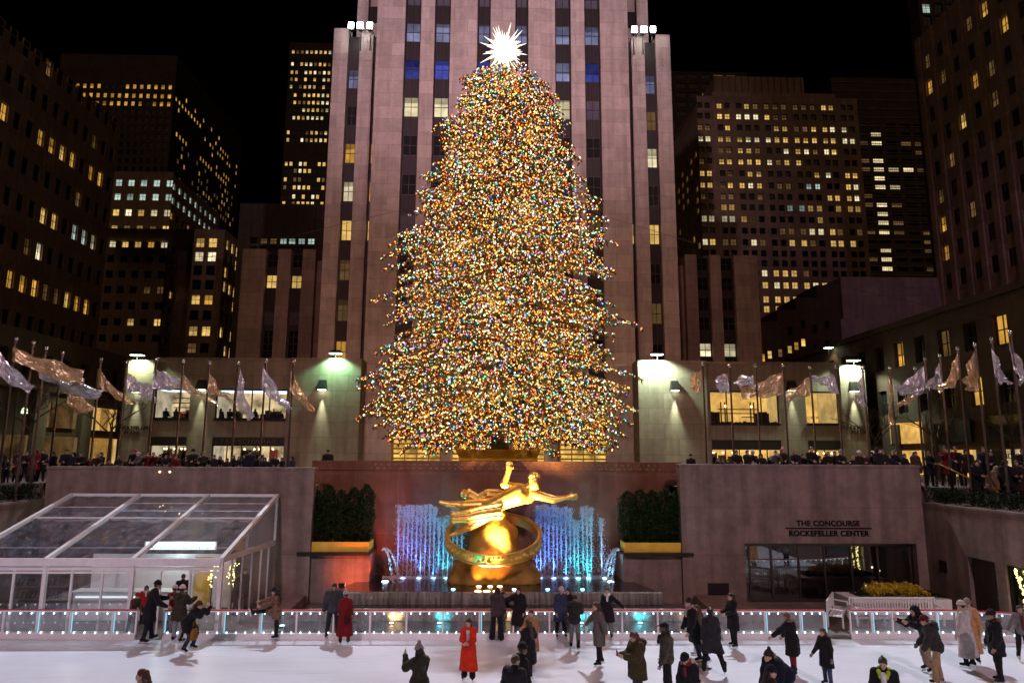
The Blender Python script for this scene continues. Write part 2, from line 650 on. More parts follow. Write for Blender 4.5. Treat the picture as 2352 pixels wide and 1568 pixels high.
class Wins:
    """windows of one building: the first LIMIT as parts, the rest as one part of kind stuff"""

    def __init__(s, root, limit=98, style='far'):
        s.root, s.limit, s.style, s.n, s.todo = root, limit, style, 0, []

    def add(s, pos, rz, w, h, m, nv=1, nh=1, fr=.07, prio=0):
        s.todo.append((prio, len(s.todo), Vector(pos), rz, w, h, m, nv, nh, fr))

    def done(s):
        s.todo.sort(key=lambda t: (-t[0], t[1]))
        off = wloc(s.root)
        rest = MB()
        mats = [M['bronze_frame']]
        for i, (pr, k, pos, rz, w, h, m, nv, nh, fr) in enumerate(s.todo):
            if i < s.limit:
                me = window_mesh(w, h, nv, nh, fr, s.style)
                if s.style == 'far':
                    o = link('window', me, s.root, pos - off, R(rz))
                    o.material_slots[1].link = 'OBJECT'
                    o.material_slots[1].material = M[m]
                else:
                    o = link('window', me[0], s.root, pos - off, R(rz))
                    c = link('pane', me[1], o)
                    c.material_slots[0].link = 'OBJECT'
                    c.material_slots[0].material = M[m]
            else:
                if M[m] not in mats: mats.append(M[m])
                mi = mats.index(M[m])
                c, sn = math.cos(R(rz)), math.sin(R(rz))
                T = lambda x, y, z: (pos.x + x * c - y * sn, pos.y + x * sn + y * c, pos.z + z)
                rest.face([T(-w / 2, -.04, 0), T(w / 2, -.04, 0), T(w / 2, -.04, h), T(-w / 2, -.04, h)], mi)
                rest.face([T(-w * .03, -.07, 0), T(w * .03, -.07, 0), T(w * .03, -.07, h), T(-w * .03, -.07, h)], 0)
                rest.face([T(-w / 2, -.08, h * .48), T(w / 2, -.08, h * .48), T(w / 2, -.08, h * .52), T(-w / 2, -.08, h * .52)], 0)
        if rest.V: tag(rest.build('window', mats, s.root), kind='stuff')


def grid_wall(mb, A, D, N, S, Z, cols, rows, depth, m=0, skip=()):
    """wall from A along D with openings cols x rows, reveals going in by depth against N"""
    A, D, N = Vector(A), Vector(D), Vector(N)
    P = lambda s, z, d=0: A + D * s + Vector((0, 0, z)) - N * d
    s = S[0]
    for ci, (c0, c1) in enumerate(sorted(cols)):
        if c0 > s + 1e-4: mb.face([P(s, Z[0]), P(c0, Z[0]), P(c0, Z[1]), P(s, Z[1])], m)
        z = Z[0]
        for ri, (q0, q1) in enumerate(sorted(rows)):
            if (ci, ri) in skip: continue
            if q0 > z + 1e-4: mb.face([P(c0, z), P(c1, z), P(c1, q0), P(c0, q0)], m)
            mb.face([P(c0, q0), P(c1, q0), P(c1, q0, depth), P(c0, q0, depth)], m)
            mb.face([P(c0, q1), P(c1, q1), P(c1, q1, depth), P(c0, q1, depth)], m)
            mb.face([P(c0, q0), P(c0, q1), P(c0, q1, depth), P(c0, q0, depth)], m)
            mb.face([P(c1, q0), P(c1, q1), P(c1, q1, depth), P(c1, q0, depth)], m)
            z = q1
        if Z[1] > z + 1e-4: mb.face([P(c0, z), P(c1, z), P(c1, Z[1]), P(c0, Z[1])], m)
        s = c1
    if S[1] > s + 1e-4: mb.face([P(s, Z[0]), P(S[1], Z[0]), P(S[1], Z[1]), P(s, Z[1])], m)


# ------------------------------------------------------------------ the tall tower behind the tree
XC = .42
tw = empty('skyscraper', (XC, 62, PL), 'tall pale limestone tower with dark window bays, floodlit pink behind the tree', 'building')
wins = Wins(tw, 99, 'near')
TOP = 60
FL = lambda k: 48.75 - 3.96 * k          # head of window row k
b = MB()
mir = lambda x: 2 * XC - x
slab = [-11.95, -9.2, -7.65, -6.3, -4.74, -2.08, -.8]       # pier, bay, pier, bay, pier, bay, pier
for i in (0, 2, 4):
    x0, x1 = slab[i], slab[i + 1]
    b.box(x0, x1, 62, 66, PL, TOP)
    b.box(mir(x1), mir(x0), 62, 66, PL, TOP)
b.box(slab[6], mir(slab[6]), 62, 66, PL, TOP)
for s in (-1, 1):                                             # slim raised pilasters beside the middle bays
    x0 = -3.72 if s < 0 else mir(-2.1)
    b.box(x0, x0 + 1.6, 61.86, 62.02, 13, TOP)
b.box(-11.9, mir(-11.9), 66, 90, PL, TOP)
b.build('wall', M['limestone'], tw)


def bay(x0, x1, Y, ztop, zbot, wallname='spandrel'):
    rows = []
    k = -3
    while FL(k) > zbot:
        if FL(k) < ztop - .5: rows.append((FL(k) - 2.1, FL(k)))
        k += 1
    q = MB()
    grid_wall(q, (x0, Y, 0), (1, 0, 0), (0, -1, 0), (0, x1 - x0), (zbot - 2.2, ztop), [(.07, x1 - x0 - .07)], rows, .1)
    for j in range(3):                                       # upright ribs of the cast panels
        xr = x0 + (x1 - x0) * (j + 1) / 4
        lo = zbot - 2.2
        for (a, c) in sorted(rows):
            q.box(xr - .035, xr + .035, Y - .05, Y, lo, a - .05)
            lo = c + .05
    q.build(wallname, M['spandrel'], tw)


def put(x0, x1, Y, k, m, nv=1, nh=1):
    wins.add(((x0 + x1) / 2, Y + .1, FL(k) - 2.1), 0, x1 - x0 - .14, 2.1, m, nv, nh, .07)


D_ = 'dark_glass'
G_ = 'grey_glass'
bays = {'L1': (slab[1], slab[2]), 'L2': (slab[3], slab[4]), 'L3': (slab[5], slab[6]), 'R1': (mir(slab[2]), mir(slab[1])), 'R2': (mir(slab[4]), mir(slab[3])), 'R3': (mir(slab[6]), mir(slab[5]))}
lit = {'L1': ['lit_lilac', 'lit_blue', 'lit_pale', D_, D_, G_, D_, D_, D_, D_], 'L2': ['lit_lilac', 'lit_blue', 'lit_pale', D_, D_, D_, D_],
       'L3': ['lit_lilac', 'lit_blue', D_], 'R3': ['lit_lilac', 'lit_blue', D_], 'R2': ['lit_lilac', 'lit_lilac', 'lit_pale', D_, D_, D_, D_],
       'R1': ['lit_lilac', 'lit_blue', G_, D_, D_, 'lit_dim', D_, 'lit_dim', D_, D_]}
for nm, (x0, x1) in bays.items():
    bay(x0, x1, 62.5, TOP, 14)
    for k, m in enumerate(lit[nm]): put(x0, x1, 62.5, k, m)
    put(x0, x1, 62.5, -1, G_)
# wings, a little further back
SW = 64 / 62
wy = 64.0
wl = [x * SW for x in (-16.1, -14.68, -13.55, -12.25)]
wz = 49.0
for s in (0, 1):
    b = MB()
    f = (lambda x: x) if s == 0 else (lambda x: 2 * .44 - x)
    for (a, c) in ((wl[0], wl[1]), (wl[2], wl[3])):
        a, c = sorted((f(a), f(c)))
        b.box(a, c, wy, 80, PL, wz + (0 if c < wl[2] or a > -wl[2] else -.4))
        for j in range(3):                                    # fluted head of the pier
            xx = a + (c - a) * (j + .5) / 3
            b.box(xx - .12, xx + .12, wy - .06, wy, wz - 3.5, wz - .2)
    a, c = sorted((f(wl[1]), f(wl[2])))
    b.box(a, c, wy + .75, 80, PL, wz - .8)
    a, c = sorted((f(wl[3]), f(-11.0)))
    b.box(a, c, wy + .75, 80, PL, wz - .8)
    b.build('wing', M['limestone'], tw)
wlit = {'WL': ['lit_lilac', D_, 'lit_gold', 'lit_pale', 'lit_warm', 'lit_dim', 'lit_dim', 'lit_gold', D_], 'WR': ['lit_lilac', 'lit_dim', 'lit_pale', D_, 'lit_warm', D_, 'lit_dim', D_, D_]}
for nm, s in (('WL', 0), ('WR', 1)):
    f = (lambda x: x) if s == 0 else (lambda x: 2 * .44 - x)
    for (a, c, sl) in ((wl[1], wl[2], 0), (wl[3], -11.3, 1)):
        a, c = sorted((f(a), f(c)))
        q = MB()
        bay(a, c, wy + .5, wz - .6, 14)
        for k in range(9):
            kk = k + 1
            m = wlit[nm][k]
            if sl: m = {0: 'grey_glass', 3: 'lit_gold', 4: 'lit_warm', 2: 'lit_gold'}.get(k, D_) if s == 0 else {4: 'lit_warm', 6: 'lit_dim'}.get(k, D_)
            put(a, c, wy + .5, kk, m)
# higher tier behind the wings
for s, us in ((0, (821, 846, 872)), (1, (1441, 1462, 1488))):
    xs = [PY(u, 30, 68).x for u in us]
    q = MB()
    if s == 0:
        q.box(xs[0], xs[1], 68, 84, PL, TOP).box(xs[1], xs[2], 68.6, 84, PL, TOP)
    else:
        q.box(xs[1], xs[2], 68, 84, PL, TOP).box(xs[0], xs[1], 68.6, 84, PL, TOP)
    q.build('setback_tier', M['limestone'], tw)
    a, c = (xs[1], xs[2]) if s == 0 else (xs[0], xs[1])
    bay(a, c, 68.4, TOP, 47)
    put(a, c, 68.4, 0, 'lit_pale' if s == 0 else G_)
wins.done()
# gilded entrance screens between the lowest piers
for (u0, u1, v0) in ((905, 1012, 935), (1040, 1112, 990), (1286, 1391, 930), (1180, 1250, 990)):
    x0, x1 = PY(u0, 1000, 61.9).x, PY(u1, 1000, 61.9).x
    z1 = PY(u0, v0, 61.9).z
    q = MB()
    q.box(x0, x1, 61.80, 61.84, PL, z1, 1)
    for i in range(5):
        x = x0 + (x1 - x0) * i / 4
        q.box(x - .05, x + .05, 61.70, 61.80, PL + .9, z1, 0)
    n = int((z1 - PL - 1) / .42)
    for i in range(n):
        z = PL + 1 + i * .42
        q.box(x0, x1, 61.73, 61.79, z, z + .16, 0)
    q.box(x0, x1, 61.66, 61.79, PL, PL + .9, 2)
    M.setdefault('gold_metal', mat('gold_metal', (.75, .46, .12), .25, 1, .2, 3))
    M.setdefault('gold_glow', emit('gold_glow', (1, .62, .13), .75, vary=.7))
    q.build('entrance_screen', [M['gold_metal'], M['gold_glow'], M['black_metal']], tw)


# ------------------------------------------------------------------ low wings of two storeys beside the tower
def interior(x0, x1, Y, z0, z1, depth, m, parent, name='interior', local=False):
    q = MB()
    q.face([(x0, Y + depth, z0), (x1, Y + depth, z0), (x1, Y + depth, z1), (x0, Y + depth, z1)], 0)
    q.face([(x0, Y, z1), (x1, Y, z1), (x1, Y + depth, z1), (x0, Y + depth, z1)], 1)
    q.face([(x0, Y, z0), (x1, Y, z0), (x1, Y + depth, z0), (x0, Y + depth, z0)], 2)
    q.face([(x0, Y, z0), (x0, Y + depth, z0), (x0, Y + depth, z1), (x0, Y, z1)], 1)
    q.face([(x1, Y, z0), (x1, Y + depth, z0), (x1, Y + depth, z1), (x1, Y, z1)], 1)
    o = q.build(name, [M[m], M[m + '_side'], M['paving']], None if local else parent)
    if local: o.parent = parent
    return o


M['shop_gold'] = emit('shop_gold', (1, .56, .13), .85, vary=.35)
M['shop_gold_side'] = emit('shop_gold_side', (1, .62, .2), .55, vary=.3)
M['shop_pale'] = emit('shop_pale', (1, .74, .38), .62, vary=.7)
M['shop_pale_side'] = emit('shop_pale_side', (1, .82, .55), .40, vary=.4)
M['shop_dim'] = emit('shop_dim', (1, .58, .22), .22, vary=.6)
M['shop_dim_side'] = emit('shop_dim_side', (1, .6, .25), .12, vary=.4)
M['shop_glass'] = clear('shop_glass', (.95, .97, 1), .05, .02)


def text_obj(body, loc, size, m, parent, rz=0, ext=.02, spacing=1.0, align='CENTER', rx=90, name='lettering', weight=0.0):
    c = bpy.data.curves.new(name, 'FONT')
    c.body = body
    c.size = size
    c.extrude = ext
    c.space_character = spacing
    c.align_x = align
    c.offset = weight
    t = bpy.data.objects.new(name, c)
    COL.objects.link(t)
    bpy.context.view_layer.update()
    me = bpy.data.meshes.new_from_object(t.evaluated_get(bpy.context.evaluated_depsgraph_get()))
    bpy.data.objects.remove(t)
    me.materials.clear()
    me.materials.append(m)
    o = bpy.data.objects.new(name, me)
    COL.objects.link(o)
    o.rotation_euler = (R(rx), 0, R(rz))
    if parent:
        o.parent = parent
        o.location = Vector(loc) - wloc(parent)
    else:
        o.location = loc
    return o


def sconce(u, v, Y, label, power):
    """dark wedge shaped wall lamp throwing light down the stone"""
    p = PY(u, v, Y)
    o = empty('wall_lamp', p, label, 'wall lamp', 'wedge shaped wall lamps')
    q = MB()
    x, z = p.x, p.z
    q.hull8([(x - .42, Y - .62, z - .42), (x + .42, Y - .62, z - .42), (x + .42, Y - .0, z - .42), (x - .42, Y - .0, z - .42),
             (x - .3, Y - .32, z + .42), (x + .3, Y - .32, z + .42), (x + .3, Y, z + .42), (x - .3, Y, z + .42)])
    q.build('lamp_hood', M['black_metal'], o)
    q = MB().box(x - .3, x + .3, Y - .5, Y - .1, z - .46, z - .424)
    q.build('lamp_lens', M['lens_green'], o)
    lamp('SPOT', (x, Y - .26, z - .5), power * 4.2, (.88, 1.0, .70), aim=(x, Y - .04, z - 5), size=.07, cone=30, blend=1.0, parent=o)


def floodhead(p, aim, label, power, col, lensm, cone=110, w=.55, tilt=0, head=None):
    o = empty('floodlight', p, label, 'floodlight', 'floodlights on roof edges')
    q = MB()
    x, y, z = p
    q.tube([(x, y, z - .75), (x, y, z - .12)], .05, 6)
    q.build('pole', M['black_metal'], o)
    q = MB()
    q.hull8([(x - w, y - .3, z - .06), (x + w, y - .3, z - .06), (x + w, y + .3, z - .06), (x - w, y + .3, z - .06),
             (x - w * .7, y - .1, z + .22), (x + w * .7, y - .1, z + .22), (x + w * .7, y + .3, z + .22), (x - w * .7, y + .3, z + .22)])
    q.build('lamp_housing', M['black_metal'], o)
    q = MB().box(x - w * .9, x + w * .9, y - .26, y + .26, z - .1, z - .064)
    q.build('lamp_lens', M[lensm], o)
    lamp('SPOT', (x, y, z - .2), power, col, aim=aim, size=.2, cone=cone, blend=.35, parent=o)
    return o


M['lens_green'] = emit('lens_green', (.88, 1, .72), 14)
M['lens_soft'] = emit('lens_soft', (.86, 1, .62), 1.6)
M['lens_white'] = emit('lens_white', (.93, 1, .97), 40)
M['sign_dark'] = mat('sign_dark', (.02, .018, .018), .4, 0, .2)
M['letter_dark'] = mat('letter_dark', (.008, .006, .006), .6, 0, .2, spec=.15)
M['letter_bronze'] = mat('letter_bronze', (.13, .10, .06), .4, .6, .2)
M['letter_gold'] = mat('letter_gold', (.55, .36, .12), .35, .9, .2)
M['dark_goods'] = mat('dark_goods', (.05, .03, .02), .7, 0, .4, 8)
M['wood'] = mat('wood', (.14, .06, .025), .5, 0, .3, 6)
M['red_goods'] = mat('red_goods', (.4, .03, .03), .6, 0, .3, 8)
M['strip_cool'] = emit('strip_cool', (.72, .86, 1), 2.4)
M['bulb_warm'] = emit('bulb_warm', (1, .78, .35), 9)


def low_wing(side):
    Y = 60.0
    if side < 0:
        o = empty('low_building', (PY(560, 1060, Y).x, Y, PL),
                  'low limestone shop building with a busy toy shop behind its upper window', 'building')
        blk = (667, 828, 823)
        pyl = (290, 350, 827)
        top = 831
        wA = (337, 434, 893, 962)
        wB = (492, 657, 888, 967)
        sA, sB = (337, 434, 1004, 1024), (487, 652, 1004, 1028)
    else:
        o = empty('low_building', (PY(1800, 1060, Y).x, Y, PL), 'low limestone shop building with golden clothing shop windows and bright roof lamps', 'building')
        blk = (1465, 1622, 828)
        pyl = (1930, 1988, 839.5)
        top = 840
        wA = (1632, 1791, 898, 973)
        wB = (1852, 1930, 900, 972)
        sA, sB = (1632, 1791, 1011, 1033), (1852, 1930, 1011, 1033)
    X = lambda u: PY(u, 950, Y).x
    Zv = lambda v, u=None: PY(u or (560 if side < 0 else 1800), v, Y).z
    # tall plain block next to the tower
    q = MB()
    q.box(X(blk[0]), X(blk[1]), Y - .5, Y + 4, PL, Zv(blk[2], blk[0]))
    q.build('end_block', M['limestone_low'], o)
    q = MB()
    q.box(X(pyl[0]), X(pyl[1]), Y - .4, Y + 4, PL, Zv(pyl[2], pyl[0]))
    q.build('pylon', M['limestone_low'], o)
    # wall with shop windows
    lo, hi = (X(pyl[1]), X(blk[0])) if side < 0 else (X(blk[1]), X(pyl[0]))
    cols = [(X(wA[0]) - lo, X(wA[1]) - lo), (X(wB[0]) - lo, X(wB[1]) - lo)]
    cols = [(max(a, .02), min(c, hi - lo - .02)) for a, c in cols]
    zA0, zA1 = Zv(wA[3]), Zv(wA[2])
    zS0, zS1 = Zv(sA[3]), Zv(sA[2])
    q = MB()
    grid_wall(q, (lo, Y, 0), (1, 0, 0), (0, -1, 0), (0, hi - lo), (PL, Zv(top)), cols, [(PL + .05, zS1), (zA0, zA1)], .3)
    q.box(lo, hi, Y - .02, Y + .25, Zv(top), Zv(top) + .35)
    q.box(lo, hi, Y + 6, Y + 6.3, PL, Zv(top))
    q.face([(lo, Y + .25, Zv(top)), (hi, Y + .25, Zv(top)), (hi, Y + 6, Zv(top)), (lo, Y + 6, Zv(top))])
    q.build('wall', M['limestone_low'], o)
    for j, (c0, c1) in enumerate(cols):
        x0, x1 = lo + c0, lo + c1
        up = 'shop_gold' if side > 0 else 'shop_pale'
        interior(x0, x1, Y + .35, zA0, zA1, 3.0 if side < 0 else 2.4, up, o)
        interior(x0, x1, Y + .35, PL + .05, zS0, 2.5, up, o)
        # frames
        q = MB()
        n = 1 if (x1 - x0) < 4.5 else 4
        q.box(x0, x1, Y + .2, Y + .3, zA0, zA0 + .1).box(x0, x1, Y + .2, Y + .3, zA1 - .12, zA1)
        for i in range(n + 1):
            if side > 0 and n == 4 and i == 2: continue
            x = x0 + (x1 - x0) * i / n
            x = min(max(x, x0 + .05), x1 - .05)
            q.box(x - .045, x + .045, Y + .2, Y + .3, zA0, zA1)
        q.box(x0, x1, Y - .15, Y + .3, zA0 - .12, zA0 - .003)
        f = q.build('window', M['black_metal'], o)
        q = MB().face([(x0, Y + .26, zA0), (x1, Y + .26, zA0), (x1, Y + .26, zA1), (x0, Y + .26, zA1)])
        q.build('pane', M['shop_glass'], f)
        q = MB().box(x0 + .02, x1 - .02, Y + .02, Y + .28, zS0, zS1)
        q.build('sign_band', M['sign_dark'], o)
        q = MB()
        for i in range(n + 2):
            x = x0 + (x1 - x0) * i / (n + 1)
            x = min(max(x, x0 + .04), x1 - .04)
            q.box(x - .035, x + .035, Y + .15, Y + .25, PL + .05, zS0)
        q.build('shop_front', M['black_metal'], o)
        # goods, ceiling strips
        q = MB()
        rng = random.Random(j * 7 + side)
        if side < 0:
            for i in range(9 if j else 5):
                y = Y + .7 + .25 * i
                q.bar((x0 + .2, y, zA1 - .10), (x1 - .2, y + .5, zA1 - .10), .09, .05, 3)
            for i in range(3):
                for k in range(5):
                    x = x0 + .3 + (x1 - x0 - .8) * (i + rng.random() * .4) / 3
                    z = zA0 + .25 + k * .42
                    if j == 0: q.box(x, x + 1.0, Y + 2.6, Y + 2.9, z, z + .07, 1)
            for i in range(6):
                x = x0 + .4 + (x1 - x0 - 1) * rng.random()
                q.box(x, x + .3 + .5 * rng.random(), Y + 2.0, Y + 2.4, zA0, zA0 + .4 + .5 * rng.random(), 0 if i % 2 else 2)
        else:
            if j == 0:
                for (a, c, z, t) in ((.2, .8, .95, 1), (.2, .8, 1.32, 1), (.55, .8, .62, 1)):
                    q.box(x0 + (x1 - x0) * a, x0 + (x1 - x0) * c, Y + 1.6, Y + 1.9, zA0 + z, zA0 + z + .07, t)
                for a in (.24, .3, .68, .73):
                    xx = x0 + (x1 - x0) * a
                    q.box(xx, xx + .07, Y + 1.65, Y + 1.85, zA0, zA0 + 2.0, 1)
                for a in (.02, .08, .70, .76, .8):
                    xx = x0 + (x1 - x0) * a
                    for k in range(4): q.box(xx + k * .16, xx + k * .16 + .11, Y + .8, Y + 1.3, zA0 + .15, zA0 + .95 + .15 * rng.random(), 0)
                for k in range(40):
                    xx = x0 + .2 + (x1 - x0 - .4) * rng.random()
                    q.box(xx, xx + .15, Y + .5, Y + .7, zA0 + .06, zA0 + .12 + .12 * rng.random(), 0)
                q.ball((x0 + (x1 - x0) * .31, Y + 1.5, zA0 + 1.62), .13, 4)
                q.ball((x0 + (x1 - x0) * .69, Y + 1.6, zA0 + 1.6), .09, 4)
            else:
                q.box(x0 + (x1 - x0) * .70, x0 + (x1 - x0) * .78, Y + .9, Y + 2.3, zA0, zA1, 5)
        for i in range(5):
            xx = x0 + .3 + (x1 - x0 - .6) * rng.random()
            q.ball((xx, Y + 1.4, zS0 - .25), .07, 4)
            q.box(xx - .3, xx + .3, Y + 1.5, Y + 1.9, PL + .05, PL + 1.2 + .6 * rng.random(), 2 if rng.random() < .4 else 0)
        q.build('shop_display', [M['dark_goods'], M['wood'], M['red_goods'], M['strip_cool'], M['bulb_warm'], M['shop_gold_side']], o)
    if side < 0:
        c0, c1 = cols[1]
        text_obj('FAO SCHWARZ', (lo + (c0 + c1) / 2, Y - .0, (zS0 + zS1) / 2 - .2), .62, M['letter_bronze'], o, spacing=1.1)
        text_obj('ROCKEFELLER', (X(313), Y - .42, PY(313, 986, Y).z), .42, M['letter_dark'], o, spacing=1.05)
        text_obj('PLAZA', (X(313), Y - .42, PY(313, 986, Y).z - .45), .42, M['letter_dark'], o, spacing=1.05)
        sconce(742, 884, Y - .5, 'wedge shaped wall lamp on the plain block under the green roof lamp', 650)
        sconce(466, 884, Y, 'wedge shaped wall lamp on the pier between the two toy shop windows', 420)
        sconce(318, 890, Y - .4, 'wedge shaped wall lamp above the plaza lettering beside the toy shop', 420)
        p = PY(775, 815, Y - .2)
        floodhead((p.x, Y - .9, p.z + .1), (p.x, Y - .35, p.z - 5), 'greenish floodlight on the roof of the plain block beside the toy shop', 3200, (.42, 1.0, .58), 'lens_green', cone=135)
        p = PY(325, 819, Y - .2)
        floodhead((p.x, Y - .9, p.z + .1), (p.x, Y - .3, p.z - 4), 'bright floodlight on top of the pillar at the far end of the toy shop building', 2200, (.80, 1.0, .62), 'lens_green', cone=140)
    else:
        c0, c1 = cols[1]
        text_obj('J.CREW', (lo + c0 + (c1 - c0) * .5, Y + 2.2, zA0 + .55), .34, M['letter_bronze'], o, spacing=1.3)
        text_obj('ROCKEFELLER', (X(1963), Y - .42, PY(1963, 985, Y).z), .42, M['letter_dark'], o, spacing=1.05)
        text_obj('PLAZA', (X(1963), Y - .42, PY(1963, 985, Y).z - .45), .42, M['letter_dark'], o, spacing=1.05)
        sconce(1548, 886, Y - .5, 'wedge shaped wall lamp casting a long slanting shadow on the bright block', 900)
        sconce(1816, 886, Y, 'wedge shaped wall lamp on the pier between the two golden shop windows', 420)
        sconce(1958, 888, Y - .4, 'wedge shaped wall lamp above the plaza lettering beside the golden shop', 700)
        p = PY(1502, 819, Y - .2)
        floodhead((p.x, Y - 1.35, p.z + .1), (p.x - .2, Y - .5, p.z - 4), 'bright floodlight on the roof of the block next to the tree', 6000, (.74, 1.0, .76), 'lens_green', cone=150)
        p = PY(1951, 831, Y - .2)
        floodhead((p.x, Y - .9, p.z + .1), (p.x, Y - .3, p.z - 4), 'bright floodlight on top of the pillar at the far end of the golden shop building', 3600, (.80, 1.0, .74), 'lens_green', cone=140)


low_wing(-1)
low_wing(1)

# rink floodlights on the roofs of the tower's wings
for us, v, nm, tgt in (((808, 829, 851), 64, 'left', (-9, 19, 0)), ((1456, 1477, 1498), 73, 'right', (7, 18, 0))):
    words_ = ('outer', 'middle', 'inner') if nm == 'left' else ('inner', 'middle', 'outer')
    for i, u in enumerate(us):
        p = PY(u, v, 63.4)
        o = empty('floodlight', p, f'{words_[i]} white floodlight of the three on the tower wing roof, {nm} of the star', 'floodlight', 'rink floodlights on the tower wings')
        q = MB()
        q.tube([(p.x, 63.6, p.z - 2.4), (p.x, 63.6, p.z)], .06, 6)
        q.build('pole', M['black_metal'], o)
        w = .25 if i != 1 else .29
        q = MB().hull8([(p.x - w, 63.2, p.z - .3), (p.x + w, 63.2, p.z - .3), (p.x + w * .7, 63.75, p.z - .2), (p.x - w * .7, 63.75, p.z - .2),
                        (p.x - w, 63.12, p.z + .3), (p.x + w, 63.12, p.z + .3), (p.x + w * .7, 63.75, p.z + .25), (p.x - w * .7, 63.75, p.z + .25)])
        q.build('lamp_housing', M['black_metal'], o)
        q = MB().box(p.x - w, p.x + w, 62.98, 63.1, p.z - .3, p.z + .3)
        q.build('lamp_lens', M['lens_white'], o)
        dx = (i - 1) * 7
        lamp('SPOT', (p.x, 62.9, p.z), 64000 if nm == 'right' else 52000, (.80, .88, 1.0) if nm == 'left' else (.85, .91, 1.0), aim=(tgt[0] + dx, tgt[1], 0), size=.35, cone=44, blend=.6, parent=o)


# ------------------------------------------------------------------ solid shapes grown from capsules and ellipsoids (one closed surface)
def surface_nets(v, org, h):
    nx, ny, nz = v.shape
    s = v < 0
    acc = np.zeros((nx - 1, ny - 1, nz - 1, 3), np.float32)
    cnt = np.zeros((nx - 1, ny - 1, nz - 1), np.float32)
    quads = []
    sh = (nx, ny, nz)
    I, J, K = [np.arange(n, dtype=np.float32) for n in sh]
    G = np.stack(np.meshgrid(I, J, K, indexing='ij'), -1)
    edges = []
    for ax in range(3):
        a = [slice(None)] * 3
        b = [slice(None)] * 3
        a[ax] = slice(0, -1)
        b[ax] = slice(1, None)
        va, vb = v[tuple(a)], v[tuple(b)]
        cr = s[tuple(a)] != s[tuple(b)]
        t = np.where(cr, va / np.where(va == vb, 1, va - vb), 0)
        p = G[tuple(a)].copy()
        p[..., ax] += t
        p *= cr[..., None]
        o = [x for x in range(3) if x != ax]
        for d0 in (0, 1):
            for d1 in (0, 1):
                sl = [slice(None)] * 3
                sl[o[0]] = slice(d0, d0 + sh[o[0]] - 1)
                sl[o[1]] = slice(d1, d1 + sh[o[1]] - 1)
                acc += p[tuple(sl)]
                cnt += cr[tuple(sl)]
        edges.append((ax, o, cr, s[tuple(a)]))
    used = cnt > 0
    idx = np.full(cnt.shape, -1, np.int64)
    idx[used] = np.arange(used.sum())
    V = acc[used] / cnt[used][:, None] * h + np.asarray(org, np.float32)
    for ax, o, cr, sa in edges:
        ii = np.argwhere(cr)
        ok = (ii[:, o[0]] > 0) & (ii[:, o[0]] < sh[o[0]] - 1) & (ii[:, o[1]] > 0) & (ii[:, o[1]] < sh[o[1]] - 1)
        ii = ii[ok]
        inside = sa[tuple(ii.T)]
        q = []
        for (d0, d1) in ((1, 1), (0, 1), (0, 0), (1, 0)):
            c = ii.copy()
            c[:, o[0]] -= d0
            c[:, o[1]] -= d1
            q.append(idx[tuple(c.T)])
        q = np.stack(q, 1)
        flip = inside if ax != 1 else ~inside
        q[~flip] = q[~flip][:, ::-1]
        quads.append(q)
    return V, np.concatenate(quads)


def grow(prims, cell, k=.04, cut=None, pad=.06, noise=0, nscale=8, seed=0):
    """prims: ('c', a, b, ra, rb) capsule or ('e', centre, radii[, 3x3]) ellipsoid -> V, F"""
    lo = np.full(3, 1e9)
    hi = np.full(3, -1e9)
    for p in prims:
        if p[0] == 'c':
            for q, r in ((p[1], p[3]), (p[2], p[4])):
                lo = np.minimum(lo, np.array(q) - r)
                hi = np.maximum(hi, np.array(q) + r)
        else:
            r = max(p[2]) if len(p) > 3 else np.array(p[2])
            lo = np.minimum(lo, np.array(p[1]) - r)
            hi = np.maximum(hi, np.array(p[1]) + r)
    lo -= pad
    hi += pad
    n = np.maximum(np.ceil((hi - lo) / cell).astype(int) + 1, 4)
    ax = [lo[i] + cell * np.arange(n[i]) for i in range(3)]
    X, Y, Z = [a.astype(np.float32) for a in np.meshgrid(*ax, indexing='ij')]
    d = None
    for p in prims:
        if p[0] == 'c':
            a = np.array(p[1], np.float32)
            ba = np.array(p[2], np.float32) - a
            L2 = max(float(ba @ ba), 1e-9)
            px, py, pz = X - a[0], Y - a[1], Z - a[2]
            t = np.clip((px * ba[0] + py * ba[1] + pz * ba[2]) / L2, 0, 1)
            q = np.sqrt((px - ba[0] * t) ** 2 + (py - ba[1] * t) ** 2 + (pz - ba[2] * t) ** 2) - (p[3] + (p[4] - p[3]) * t)
        else:
            c, r = np.array(p[1], np.float32), np.array(p[2], np.float32)
            px, py, pz = X - c[0], Y - c[1], Z - c[2]
            if len(p) > 3:
                m = p[3]
                px, py, pz = (m[0][0] * px + m[1][0] * py + m[2][0] * pz, m[0][1] * px + m[1][1] * py + m[2][1] * pz, m[0][2] * px + m[1][2] * py + m[2][2] * pz)
            q = (np.sqrt((px / r[0]) ** 2 + (py / r[1]) ** 2 + (pz / r[2]) ** 2) - 1) * min(r)
        if d is None: d = q
        else:
            hh = np.clip(.5 + .5 * (q - d) / k, 0, 1)
            d = q * (1 - hh) + d * hh - k * hh * (1 - hh)
    if noise:
        rs = np.random.RandomState(seed)
        w = 0
        for i in range(4):
            kx, ky, kz = rs.randn(3) * nscale * (1 + .5 * i)
            w = w + np.sin(X * kx + Y * ky + Z * kz + rs.rand() * 6.3) / (1 + .5 * i)
        d = d + noise * w / 2.5
    if cut is not None:
        for (pt, nn) in cut:
            d = np.maximum(d, (X - pt[0]) * nn[0] + (Y - pt[1]) * nn[1] + (Z - pt[2]) * nn[2])
    return surface_nets(d, lo, cell)


# ================================================================== FAR BUILDINGS
def solid(x0, x1, y0, y1, z1, m, root, name='wall'):
    return MB().box(x0, x1, y0, y1, PL, z1).build(name, m, root)


